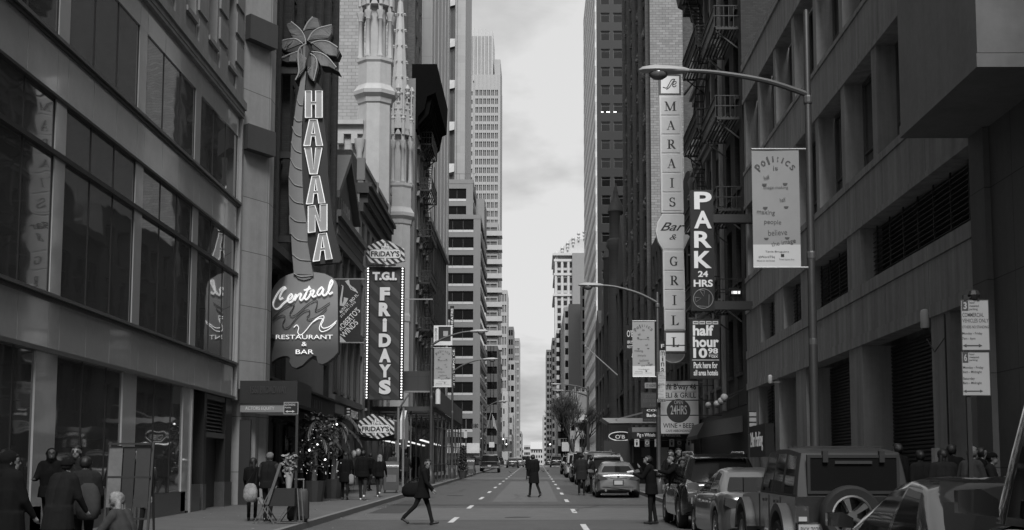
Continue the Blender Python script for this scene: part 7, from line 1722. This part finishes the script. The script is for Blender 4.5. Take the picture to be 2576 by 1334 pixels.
# boxy off-road car with the spare wheel
def offroader(X, y, rz):
    t = thing('off_road_vehicle', 'boxy dark off-road vehicle with a spare wheel on its tailgate, at the right', 'off-road vehicle', (0,0,0)); P = paintm('dark_green_paint', .02, .2, .3); r = .4; L = 4.3
    b = MB(); hw = .79
    prof = [(0,.55),(0,1.12),(2.9,1.12),(2.95,1.1),(4.1,1.04),(4.2,.98),(4.2,.62)]
    def arch_(c): return [(c+.52*math.cos(R(a)), .42+.52*math.sin(R(a))) for a in range(0, 181, 15)]
    low = [(4.2,.62)] + [(yy, max(.55, zz)) for yy, zz in arch_(3.55)] + [(yy, max(.55, zz)) for yy, zz in arch_(.62)] + [(0,.55)]
    poly = [(0,1.12),(2.9,1.12),(4.1,1.05),(4.2,.98)] + low
    b.prism(poly, -hw, hw, 'x'); b.build('body', P, t)
    cabin(t, L, dict(yr0=.02,yr1=.14,yf0=2.75,yf1=2.35,w0=.77,w1=.68,z0=1.121,z1=1.76,c=.07,bulge=.01,dome=.45,norear=1,side=[('p',.04,0),('g',.30,1),('p',.36,0),('g',.62,1),('p',.66,0),('g',.94,1),('p',1,0)]), mat('hardtop_plastic', .022, .6, kind='obj', amt=.12))
    q = MB(); q.box((-.58,.0,1.2),(.58,.055,1.64)); q.build('rear_window', cglassm, t)
    q = MB()
    for x0, x1, z0, z1 in ((-.62,.62,1.64,1.68),(-.62,.62,1.16,1.2),(-.62,-.58,1.2,1.64),(.58,.62,1.2,1.64)): q.box((x0,-.012,z0),(x1,.05,z1))
    q.build('rear_window_seal', plastic, t)
    for x in (-.38, .38): q = MB(); q.box((x-.035,-.05,1.58),(x+.035,.04,1.73)); q.build('window_hinge', plastic, t)
    q = MB(); q.box((-.25,-.03,1.56),(.25,.0,1.60)); q.build('brake_light', lampR, t)
    for s in (-1, 1):
        q = MB(); q.box((s*.62,-.07,.78),(s*.79,.0,1.0)); tl = q.build('tail_light', lampR, t); q = MB(); q.box((s*.65,-.082,.8),(s*.76,-.071,.86)); q.build('reversing_lens', lampC, tl)
        for c in (.62, 3.55):
            q = MB(); out = [(c+.60*math.cos(R(a)), .42+.60*math.sin(R(a))) for a in range(8, 173, 12)]; inn = [(c+.50*math.cos(R(a)), .42+.50*math.sin(R(a))) for a in range(172, 7, -12)]; q.prism(out+inn, s*.76, s*.93, 'x'); q.build('fender_flare', mat('flare_plastic', .05, .5, kind='obj', amt=.1), t, 40)
            add_wheel(t, s*.80, c, r, .25)
        q = MB(); q.box((s*.8,2.45,1.15),(s*.86,2.6,1.2)); q.box((s*.86,2.42,1.12),(s*1.06,2.54,1.34)); q.build('door_mirror', plastic, t)
        q = MB()
        for yy in (1.25, 2.1): q.box((s*.79,yy,1.0),(s*.815,yy+.16,1.04))
        for yy in (1.0, 1.85, 2.62): q.box((s*.785,yy,.6),(s*.80,yy+.012,1.1))
        q.build('door_handle', plastic, t); q = MB(); q.lathe([(.1,-.02),(.09,.05)], (s*.5, 4.2, .84), 14, 'y'); q.build('headlight', lampC, t)
    q = MB(); q.box((-.84,-.22,.46),(.84,-.02,.62)); q.build('bumper', plastic, t)
    sw = bpy.data.objects.new('spare_wheel', wheel_mesh(.4, .24)[0]); COL.objects.link(sw); sw.parent = t; sw.location = (-.1, -.2, .88); sw.rotation_euler = (0,0,R(90))
    q = bpy.data.objects.new('rim', wheel_mesh(.4, .24)[1]); COL.objects.link(q); q.parent = sw
    q = MB(); q.box((-.2,-.1,.75),(.0,.02,1.02)); q.build('spare_carrier', plastic, t)
    q = MB(); q.box((-.77,-.1,.60),(-.45,-.075,.77)); pt = q.build('number_plate', platem, t); txt('BKY 7070', -.74, .645, -.48, .725, -.102, inkG, pt, depth=.003)
    q = MB(); q.box((-.79,-.11,.585),(-.43,-.1001,.6)); q.box((-.79,-.11,.77),(-.43,-.1001,.785)); q.box((-.79,-.11,.6),(-.77,-.1001,.77)); q.box((-.45,-.11,.6),(-.43,-.1001,.77)); q.build('plate_frame', chromem, t)
    q = MB()
    for yy in (.4,.75,1.1,1.45,1.8): q.box((-.5,yy,1.785),(.5,yy+.05,1.80))
    q.build('roof_ribs', mat('hardtop_plastic'), t)
    t.location = (X, y, gz(y)+.004); t.rotation_euler = (math.atan(SLOPE),0,rz); return t
offroader(4.25, 18.4, R(1))
# near black utility vehicle at the right edge: only mirror, windscreen pillar and wing in view
car('parked_suv', 'glossy black vehicle cut off by the right edge, its mirror and screen pillar showing', 'van', 3.72, 5.86, R(0), paintm('gloss_black_paint', .008, .0, .12), extra=lambda t: setattr(t, 'scale', (1,.8,1.2)))
# cars parked farther up the right kerb
row = [('suv', 61.3, whitep, 'white car with roof rails parked just ahead of the silver sedan'), ('van', 69.5, silver, 'pale tall van second in the row ahead of the silver sedan'), ('suv', 78, darkp, 'dark grey car second in the row beyond the bulky winter coat'), ('van', 86.5, blackp, 'black van in the middle of the right row of parked cars'), ('sedan', 95, greyp, 'grey sedan in the right row of parked cars, before the bare tree'), ('van', 104, whitep, 'white roofed van in the right row of parked cars'), ('sedan', 113, darkp, 'charcoal sedan parked near the larger bare tree'), ('suv', 124, blackp, 'last black car of the right row before the avenue')]
for k, y, p, lb in row: car({'suv':'parked_suv','van':'parked_van','sedan':'parked_sedan'}[k], lb, k, 3.25+.05*math.sin(y), y, R(random.uniform(-.6,.6)), p, 'cars parked along the right kerb', cat='van' if k == 'van' else 'car')
car('pickup_truck', 'black pickup truck seen from behind at the left kerb near the avenue', 'pickup', W(1231, 1180, 136).x, 136, 0, blackp, cat='pickup truck')
# traffic around the avenue
for u, d, k, p, lb in ((1289, 190, 'sedan', darkp, 'dark sedan driving away just right of the pickup'), (1303, 205, 'sedan', silver, 'pale sedan beyond the dark one, near the avenue crossing'), (1400, 200, 'suv', blackp, 'dark car with a bright rear window driving away near the avenue on the right'), (1323, 262, 'van', greyp, 'grey van far up the road, left of the man in the middle'), (1383, 268, 'sedan', blackp, 'far black car at the right edge of the avenue crossing'), (1255, 262, 'suv', blackp, 'far black car beyond the crossing at the left'), (1345, 285, 'suv', darkp, 'farthest dark car in the middle of the road')):
    car({'suv':'moving_suv','van':'moving_van','sedan':'moving_sedan'}[k], lb, k, W(u, 1180, d).x, d, 0, p, 'traffic at the avenue', cat='van' if k == 'van' else 'car')
# ================================================================== people
def cap_mesh(b, p, q, r0, r1, n=10):
    p, q = Vector(p), Vector(q); d = q-p; l = d.length
    if l < 1e-5: b.ball(p, r0, n); return
    d /= l; a = d.cross(Vector((0,0,1)) if abs(d.z) < .9 else Vector((0,1,0))).normalized(); c = d.cross(a); rings = []
    for k in range(3): t = math.pi/2*(k+.35)/3; rings.append((p-d*r0*math.cos(t), r0*math.sin(t)))
    rings += [(p+d*l*.0, r0), (q, r1)]
    for k in range(3): t = math.pi/2*(2.65-k)/3; rings.append((q+d*r1*math.cos(t), r1*math.sin(t)))
    b.loft([[o+(a*math.cos(2*math.pi*j/n)+c*math.sin(2*math.pi*j/n))*r for j in range(n)] for o, r in rings])
skinm = mat('skin', .15, .55, kind='obj', amt=.08); skinD = mat('dark_skin', .04, .55, kind='obj', amt=.08); eyem = mat('eye_and_brow', .03, .4, kind='obj')
def clothm(n, v): return mat(n, v, .95, kind='obj', amt=.35, scale=3, spec=.15)
cl_black = clothm('black_cloth_wear', .005); cl_char = clothm('charcoal_cloth', .009); cl_dark = clothm('dark_cloth', .014); cl_mid = clothm('mid_grey_cloth', .035); cl_jean = clothm('denim', .025); cl_pale = clothm('pale_cloth', .2); shoeb = mat('black_shoe', .012, .4, kind='obj'); shoew = mat('white_trainer', .5, .6, kind='obj')
hairB = mat('dark_hair', .006, .6, kind='obj', amt=.2); hairG = mat('grey_hair', .11, .8, kind='obj', amt=.7, scale=14); hairF = mat('fair_hair', .16, .8, kind='obj', amt=.9, scale=14)
def person(label, X, y, face, h=1.75, legs=((12,4),(-12,16)), arms=((-12,10,18),(14,10,24)), lean=3, top=cl_black, bot=cl_char, shoes=shoeb, skin=skinm, hair=hairB, hairstyle='short', hat=None, coat=0.0, bulk=1.0, head=(0,0), seat=None, z=None, vox=.016, hood=False, group=None, pave=True, print_=None, sleeve=None, lift=0.0):
    """face: heading in degrees, 0 looks up the street, 90 to the left, 180 at the viewer. legs: (thigh forward, knee bend); arms: (forward, outward, elbow)"""
    s = h/1.80; segs = []; V = Vector
    def S(p, q, r0, r1, m): segs.append((V(p)*s, V(q)*s, r0*s, r1*s, m))
    ln = R(lean); hipz = .93; T = lambda x, yy, zz: V((x, yy*math.cos(ln)+zz*math.sin(ln), hipz+zz*math.cos(ln)-yy*math.sin(ln)))
    k = bulk
    # trunk
    S(T(-.075,0,-.02), T(.075,0,-.02), .125*k, .125*k, bot if coat < .05 else top)
    for sx in (-1, 1):
        S(T(sx*.07,0,.02), T(sx*.075,.0,.30), .115*k, .125*k, top); S(T(sx*.075,0,.30), T(sx*.085,-.005,.46), .125*k, .10*k, top); S(T(sx*.05,.0,.50), T(sx*.165,-.01,.50), .07*k, .062*k, top)
    S(T(0,.02,.34), T(0,.015,.1), .115*k, .11*k, top)
    # neck and head
    hd = T(0,.015,.56); S(T(0,-.005,.49), hd+V((0,.015,.04)), .062, .055, skin)
    yw, pt = R(head[0]), R(head[1]); HM = Matrix.Rotation(yw, 3, 'Z') @ Matrix.Rotation(-pt, 3, 'X'); hc = hd+V((0,.025,.125))
    H = lambda x, yy, zz: hc + HM @ V((x, yy, zz))
    S(H(0,-.02,.03), H(0,.012,.035), .088, .084, skin); S(H(0,.03,-.055), H(0,.035,-.05), .062, .06, skin); S(H(0,.055,-.085), H(0,.06,-.085), .03, .03, skin)
    S(H(0,.092,.01), H(0,.112,-.022), .011, .016, skin)
    for sx in (-1, 1): S(H(sx*.083,-.005,.01), H(sx*.086,-.01,-.02), .017, .013, skin); S(H(sx*.034,.085,.012), H(sx*.034,.086,.012), .0125, .0125, eyem); S(H(sx*.02,.093,.032), H(sx*.05,.084,.034), .008, .007, eyem)
    S(H(-.02,.088,-.055), H(.02,.088,-.055), .008, .008, eyem if False else skin)
    # legs
    feet = []
    for sx, (a, kn) in zip((-1, 1), legs):
        a, kn = R(a), R(kn); hp = V((sx*.09, 0, hipz-.03)); d1 = V((sx*.02, math.sin(a), -math.cos(a))); kp = hp+d1*.43; d2 = V((0, math.sin(a-kn), -math.cos(a-kn))); an = kp+d2*.42
        S(hp, kp, .088*(.5+.5*k), .06, bot); S(kp, an, .06, .045, bot); S(an-d2*.1, an-d2*.02, .054, .052, bot)
        fp = a-kn; tip = V((0, math.cos(fp*.8 if fp < 0 else fp), math.sin(fp*.9))) if abs(fp) > .1 else V((0,1,0))
        S(an+V((0,-.03,-.035))+tip*.0, an+tip*.15+V((0,0,-.042)), .04, .036, shoes); S(an+V((0,-.045,-.05)), an+V((0,-.02,-.05)), .033, .035, shoes); feet.append(an)
    rings = []; nreal = None
    if coat:
        fy = [math.sin(R(a)*.8)*(coat+.06) for a, _ in legs]; c0 = T(0,0,.06); hem = hipz-coat; yc, spread = sum(fy)/2, abs(fy[0]-fy[1])/2
        for f in (0, .25, .5, .75, 1.0):
            zc = c0.z+(hem-c0.z)*f; ycn = c0.y*(1-f)+yc*f; rx = (.185+.02*f)*k; ry = (.135+.005*f)*k+spread*f*.8
            rings.append([(rx*math.cos(2*math.pi*j/16)*s, (ycn+ry*math.sin(2*math.pi*j/16))*s, zc*s) for j in range(16)])
    # arms and hands
    hands = []
    for sx, (f, o_, e) in zip((-1, 1), arms):
        f, o_, e = R(f), R(o_), R(e); sp = T(sx*.195,-.01,.475); d1 = V((sx*math.sin(o_), math.sin(f)*math.cos(o_), -math.cos(f)*math.cos(o_))); ep = sp+d1*.285
        fd = V((sx*math.sin(o_)*.25 - sx*.12*math.sin(e), math.sin(f+e), -math.cos(f+e))).normalized(); wp = ep+fd*.25; sl = sleeve or top
        S(sp, ep, .064*(.4+.6*k), .053*(.4+.6*k), sl); S(ep, wp, .052*(.4+.6*k), .04, sl)
        n_ = fd.cross(V((1,0,0))); n_ = n_.normalized() if n_.length > .1 else V((0,0,1)); bx = fd.cross(n_).normalized()
        S(wp, wp+fd*.075, .028, .033, skin); pc = wp+fd*.085
        for q_, (off, l_) in enumerate(((-.03,.055),(-.01,.068),(.01,.064),(.029,.05))): S(pc+bx*off, pc+bx*off+fd*l_*.55, .0095, .009, skin); S(pc+bx*off+fd*l_*.55, pc+bx*off+(fd*.75-n_*.5).normalized()*l_*.5+fd*l_*.5, .009, .008, skin)
        S(wp+fd*.03-bx*.028*sx, wp+fd*.085-bx*.058*sx, .012, .0095, skin); hands.append(wp+fd*.1)
    if hood: S(H(0,-.04,.045), H(0,-.03,.05), .118, .112, top); S(H(0,-.05,-.07), H(0,-.03,-.05), .10, .10, top); S(T(-.07,-.05,.53), T(.07,-.05,.53), .07, .07, top)
    S(T(0,-.012,.485), T(0,.0,.54), .083, .076, top)
    b = MB()
    for p, q, r0, r1, m in segs: cap_mesh(b, p, q, r0, r1)
    if rings:
        b.loft(rings)
        for sx in (-1, 0, 1):
            for f in (-.06, 0, .06): segs.append((Vector((sx*.08*s, f*s+c0.y*s, c0.z*s)), Vector((sx*.085*s, (yc+f+f*spread*8)*s, (hem+.03)*s)), .125*k*s, .13*k*s, top))
    zmin = min(v[2] for v in b.v); dz = (seat if seat is not None else 0) - (zmin if seat is None else 0)
    me0 = b.mesh('tmp_body', skinm); o = bpy.data.objects.new('tmp_body', me0); COL.objects.link(o)
    rm = o.modifiers.new('r', 'REMESH'); rm.mode = 'VOXEL'; rm.voxel_size = vox; sm = o.modifiers.new('s', 'SMOOTH'); sm.factor = .5; sm.iterations = 3 if vox > .014 else 4
    dg = bpy.context.evaluated_depsgraph_get(); me = bpy.data.meshes.new_from_object(o.evaluated_get(dg)); bpy.data.objects.remove(o); bpy.data.meshes.remove(me0)
    nf = len(me.polygons); cen = np.empty(nf*3); me.polygons.foreach_get('center', cen); cen = cen.reshape(-1,3); best = np.full(nf, 9.0); idx = np.zeros(nf, int)
    mats = []
    for p, q, r0, r1, m in segs:
        if m not in mats: mats.append(m)
        P, Q = np.array(p), np.array(q); D_ = Q-P; L2 = max(1e-9, D_ @ D_); t = np.clip(((cen-P) @ D_)/L2, 0, 1); dist = np.linalg.norm(cen-(P+t[:,None]*D_), axis=1)-(r0+(r1-r0)*t)
        w = dist < best; best[w] = dist[w]; idx[w] = mats.index(m)
    me.materials.clear()
    for m in mats: me.materials.append(m)
    me.polygons.foreach_set('material_index', idx.astype(np.int32)); me.polygons.foreach_set('use_smooth', [True]*nf); me.name = 'person_body'
    t = thing('person', label, 'person', (0,0,0), 0, group)
    bo = bpy.data.objects.new('body', me); COL.objects.link(bo); bo.parent = t
    def shell(name, rx, ry, rz, cut, m, off=(0,-.008,.03)):
        q = MB(); q.ball((0,0,0), (rx,ry,rz), 28); keep = []
        for f in q.f:
            c = [sum(q.v[i][a] for i in f)/len(f) for a in range(3)]
            if cut(c): keep.append(f)
        rg = random.Random(len(label)); rag = .0 if name == 'hat' else .08
        q.v = [tuple((H(v[0]*(1+rag*math.sin(14*math.atan2(v[1], v[0]))+rg.uniform(-rag,rag))+off[0], v[1]*(1+rg.uniform(-rag,rag))+off[1], v[2]*(1+rg.uniform(-rag,rag)*.6)+off[2]))*s) for v in q.v]; q.f = keep; q.m = [0]*len(keep); ob = q.build(name, m, t, 60); mo = ob.modifiers.new('thick', 'SOLIDIFY'); mo.thickness = .008; return ob
    if not hood:
        if hat is not None: shell('hat', .106,.118,.108, lambda c: c[2] > .005 - (.02 if c[1] < 0 else 0), hat)
        if hairstyle == 'short': shell('hair', .099,.112,.106, lambda c: c[2] > .05-.3*max(0, .05-c[1]) if c[1] > -.01 else c[2] > -.075, hair)
        elif hairstyle == 'long':
            shell('hair', .106,.117,.112, lambda c: c[2] > .05 if c[1] > .045 else True, hair)
            q = MB()
            for x in (-.05, 0, .05): cap_mesh(q, H(x,-.06,.0)*s, H(x*1.3,-.085,-.2)*s, .05*s, .035*s)
            q.build('hair', hair, t, 60)
    else: 
        if hairstyle != 'none': shell('hair', .1,.112,.1, lambda c: c[1] > .03 and c[2] > .05, hair)
    if print_:
        yy = .155*s*k; q = txt(print_, -.12, hipz*s+.30*s, .12, hipz*s+.38*s, 0, mat('print_ink', .28, .7), None, depth=0, bold=.03); q.data.transform(Matrix.Translation((0, yy+.02, 0)) @ Matrix.Rotation(math.pi, 4, 'Z')); q.name = 'chest_print'; q.parent = t
    t.location = (X, y, (gz(y)+(KERB if pave else 0.004) if z is None else z)+dz+lift-.004); t.rotation_euler = (0,0,R(face))
    t['hands'] = 0; del t['hands']
    M = Matrix.Translation(t.location) @ Matrix.Rotation(R(face), 4, 'Z')
    return t, [M @ (hh_*s) for hh_ in hands], (lambda x, yy, zz: M @ (T(x, yy, zz)*s)), M
def bag(name, label, c, size, m, strap=None, cat='bag'):
    t = thing(name, label, cat, c); q = MB(); rings = []
    for zf, k in ((-.5,.5),(-.45,.8),(-.2,1),(.15,.96),(.4,.7),(.5,.35)): rings.append([(c[0]+size[0]*.5*k*math.copysign(abs(math.cos(a))**.7, math.cos(a)), c[1]+size[1]*.5*k*math.copysign(abs(math.sin(a))**.7, math.sin(a)), c[2]+size[2]*zf) for a in [2*math.pi*i/14 for i in range(14)]])
    q.loft(rings); q.build('bag_body', m, t, 60)
    if strap: q = MB(); q.tube(strap, .014, 6); q.build('strap', cl_char, t)
    return t
def at(u, v, hgt=0.0, pave=True):
    """foot point on the pavement or the road under a place in the picture"""
    off = KERB if pave else 0; d = (EYE-off)/((v-1194)/FQ+SLOPE); return W(u, v, d).x, d
# the man with the duffel bag crossing from the left
X, y = at(1062, 1320, pave=False)
t, hd, T_, M = person('person in a black coat crossing the road with a duffel bag, looking back', X, y, -95, 1.66, legs=((20,6),(-24,22)), arms=((2,12,30),(16,10,26)), lean=10, top=cl_black, bot=cl_char, coat=.22, bulk=1.1, head=(-60,0), pave=False, vox=.013)
c = M @ Vector((-.12,-.22,.86)); bag('duffel_bag', "large black duffel bag slung behind the crossing person's hip", c, (.62,.34,.36), cl_black, [c+Vector((.2,0,.15)), T_(-.1,.12,.3), T_(.12,.05,.52), T_(.0,-.16,.3), c+Vector((-.2,0,.15))])
# middle of the road
X, y = at(1343, 1251, pave=False)
t, hd, T_, M = person('person in a long black coat walking alone in the middle of the road', X, y, 30, 1.76, legs=((14,4),(-16,20)), arms=((-10,12,22),(14,12,26)), lean=2, coat=.36, bulk=1.12, head=(-75,0), pave=False, hair=hairB, vox=.014)
X, y = at(1463, 1246, pave=False)
t, hd, T_, M = person('person in a bulky winter coat seen from behind, in the road beside parked cars', X, y, 4, 1.78, legs=((4,2),(-4,4)), arms=((2,16,20),(6,16,24)), lean=3, coat=.3, bulk=1.25, hat=cl_dark, top=cl_dark, pave=False, vox=.014)
X, y = at(1486, 1243, pave=False); person('person in dark clothes half hidden beside the bulky winter coat', X+.1, y+.5, 70, 1.68, coat=.2, bulk=1.15, top=cl_char, pave=False, legs=((5,5),(-5,8)), arms=((30,10,50),(30,10,50)), head=(-30,-20))
X, y = at(1330, 1195, pave=False); person('distant person in dark clothes left of the one in mid road', W(1330,1190,96).x, 96, 20, 1.7, pave=False, coat=.2)
# by the black sport utility vehicle
X, y = at(1640, 1318, pave=False)
t, hd, T_, M = person('person in a black jacket looking down at a white phone by the black utility vehicle', X, y, 75, 1.7, legs=((3,3),(-3,6)), arms=((34,6,78),(40,4,112)), lean=6, coat=.2, bulk=1.15, head=(0,-32), pave=False, vox=.012)
q = MB(); p = (hd[0]+hd[1])/2+Vector((0,0,-.03)); q.obox(hd[0]+Vector((0,0,.02)), (.16,.08,.012), (R(25),R(-10),0)); tag(q.build('phone', white), 'white phone held by the person looking down', 'phone')
person('person in a bulky black coat with an arm raised, right behind the phone reader', X+.62, y+.3, 100, 1.72, legs=((3,3),(-3,6)), arms=((60,20,40),(30,30,60)), coat=.3, bulk=1.3, lean=8, head=(20,-15), pave=False)
for i, (u, d, hh_, tp, lb, hs) in enumerate(((1690, 37, 1.72, cl_char, 'person with dark hair facing the street behind the bulky coat', 'short'), (1706, 39, 1.78, cl_black, 'tall person in black behind the roof of the black utility vehicle', 'short'), (1722, 41, 1.66, cl_dark, 'person with long hair behind the roof rail of the black utility vehicle', 'long'), (1540, 66, 1.7, cl_black, 'person in black on the right pavement beside the silver sedan', 'short'))):
    person(lb, W(u, 1180, d).x, d, 150+40*i, hh_, top=tp, hairstyle=hs, coat=.15, head=(10,-5))
# couple with the cart
X, y = at(674, 1311)
t, hd, T_, M = person('grey haired person in a padded vest seen from behind, beside the folding stand', X, y, -12, 1.63, legs=((4,3),(-5,8)), arms=((8,12,20),(16,12,40)), lean=2, top=cl_char, sleeve=cl_mid, bulk=1.25, hair=hairG, hat=None, coat=.12, vox=.013)
t, hd, T_, M = person('person with long dark hair carrying a patterned bag, left of the padded vest', W(636, 1200, y+.4).x, y+.4, 5, 1.5, legs=((4,3),(-4,6)), arms=((10,8,40),(10,10,40)), coat=.3, hairstyle='long', head=(-25,-5), vox=.013)
c = W(630, 1240, y-.1); bag('patterned_bag', 'pale patterned shoulder bag hanging behind the long haired person', c, (.34,.24,.44), mat('patterned_cloth', .2, .8, kind='obj', amt=.9, scale=6), [c+Vector((-.1,0,.2)), T_(.14,-.05,.53)+Vector((0,-.04,.04)), c+Vector((.12,0,.2))])
# walkers on the left pavement
X, y = at(868, 1257); t, hd, T_, M = person('person in a dark coat with a white bag, walking away past the palms', X, y, 3, 1.7, legs=((14,4),(-14,18)), arms=((-8,12,14),(10,14,20)), coat=.3, bulk=1.1, hairstyle='long', hood=False)
c = W(880, 1206, y); bag('white_bag', 'white shoulder bag carried by the person in the dark coat', c+Vector((.04,-.05,0)), (.26,.14,.36), cl_pale, [c+Vector((.02,-.02,.16)), T_(.17,0,.53), c+Vector((.1,-.05,.16))])
X, y = at(912, 1258); person('person in jeans and white soled trainers walking away beside the white bag', X, y, 0, 1.78, legs=((18,4),(-16,30)), bot=cl_jean, coat=.12, bulk=1.15, shoes=shoew)
X, y = at(954, 1250); person('shorter person with fair hair and white trainers walking away near the mail box', X, y, -4, 1.62, legs=((16,6),(-18,30)), bot=cl_mid, coat=.1, shoes=shoew, hair=hairF, hairstyle='long')
person('person in a mid grey jacket beyond the mail box', W(990, 1180, 62).x, 62, 10, 1.76, top=cl_mid, coat=.1)
for i, (u, d, lb) in enumerate(((930, 60, 'person in black in the gloom of the restaurant door'), (1020, 70, 'dark person under the near end of the scaffold'), (1045, 82, 'dark person walking under the middle of the scaffold'), (1190, 118, 'dark person at the far kerb next to the pickup'), (862, 58, 'dark person by the balloons'))):
    person(lb, W(u, 1180, d).x, d, 20*i-30, 1.68+.03*i, coat=.2*(i % 2), top=(cl_black, cl_dark)[i % 2])
# group at the near left
def near(label, u, vt, d, h, face, **k):
    p = W(u, vt, d); return person(label, p.x, d, face, h, **k)
near('person in a black coat at the far left edge, filling the corner', 18, 1160, 15.5, 1.6, -30, coat=.5, bulk=1.45, head=(-40,0), hood=True, vox=.013)
near('hooded person in a black jacket looking down, against the pale column at the left', 132, 1130, 25.6, 1.7, 190, hood=True, bulk=1.25, coat=.15, arms=((25,14,60),(25,14,60)), head=(10,-25), vox=.013, skin=skinD, hairstyle='none')
near('person with short hair and a bare head facing the street, between the two hooded people', 198, 1122, 25.0, 1.75, 165, top=cl_dark, bulk=1.15, head=(20,0), vox=.012)
near('person in a black hooded sweatshirt with an arched print, leaning at the shop glass', 304, 1128, 27.6, 1.74, 172, hood=True, bulk=1.1, print_='NEW YORK', head=(12,0), vox=.012, bot=cl_mid)
near('person in a dark padded jacket wearing a backpack, seen from behind near the art rack', 214, 1165, 19.0, 1.55, 10, top=cl_dark, bulk=1.35, coat=.12, hair=hairB, vox=.013)
c = W(222, 1262, 18.78); bag('backpack', "dark backpack on the padded jacket's back in the left group", c, (.34,.2,.5), cl_mid)
near('person in a charcoal coat and pale scarf bending towards the left group', 150, 1175, 18.0, 1.55, -25, top=cl_char, bulk=1.3, lean=14, coat=.3, hat=cl_black, vox=.013)
t, hd, T_, M = near('fair haired person sitting low on a crate by the art rack', 327, 1235, 17.2, 1.62, 75, top=cl_mid, bulk=1.25, legs=((80,85),(78,80)), arms=((35,12,40),(35,12,40)), hair=hairF, hairstyle='long', lean=18, seat=-.46, vox=.012, bot=cl_jean)
q = MB(); X, y = t.location.x, t.location.y; q.box((X-.22,y-.2,gz(y)+KERB),(X+.22,y+.2,gz(y)+KERB+.33)); tag(q.build('seat_crate', mat('dark_crate', .03, .7)), 'dark crate the fair haired person sits on', 'crate')
near('person behind the art rack with one dark sleeve reaching down', 352, 1150, 23.6, 1.7, 170, top=cl_black, coat=.1, head=(15,0), vox=.014)
# queue by the garage wall
for i, (u, vt, d, hh_, tp, hr, hs, ht, lb) in enumerate(((2264, 1115, 26, 1.80, cl_black, hairB, 'short', None, 'person with dark hair right behind the boxy off-road vehicle, first of the garage queue'), (2318, 1140, 25.5, 1.66, cl_char, hairB, 'short', None, 'person with cropped dark hair, second of the queue at the garage'), (2372, 1130, 24.4, 1.68, cl_dark, hairB, 'long', None, 'person in a dark patterned scarf left of the sign post'), (2392, 1118, 25.2, 1.78, cl_black, hairB, 'short', None, 'person in black behind the patterned scarf'), (2440, 1125, 23.5, 1.72, cl_mid, hairG, 'short', None, 'grey haired person in a light jacket at the sign post'), (2462, 1135, 25.5, 1.72, cl_black, hairB, 'short', None, 'person behind the grey haired one, half hidden'), (2488, 1160, 24.5, 1.62, cl_dark, hairB, 'short', cl_black, 'person in a black cap, last of the queue towards the right edge'))):
    person(lb, W(u, vt, d).x, d, 40-25*i, hh_, top=tp, hair=hr, hairstyle=hs, hat=ht, coat=.15, bulk=1.2, head=(10*(i % 3)-10,-8), skin=skinD if i in (1,) else skinm)
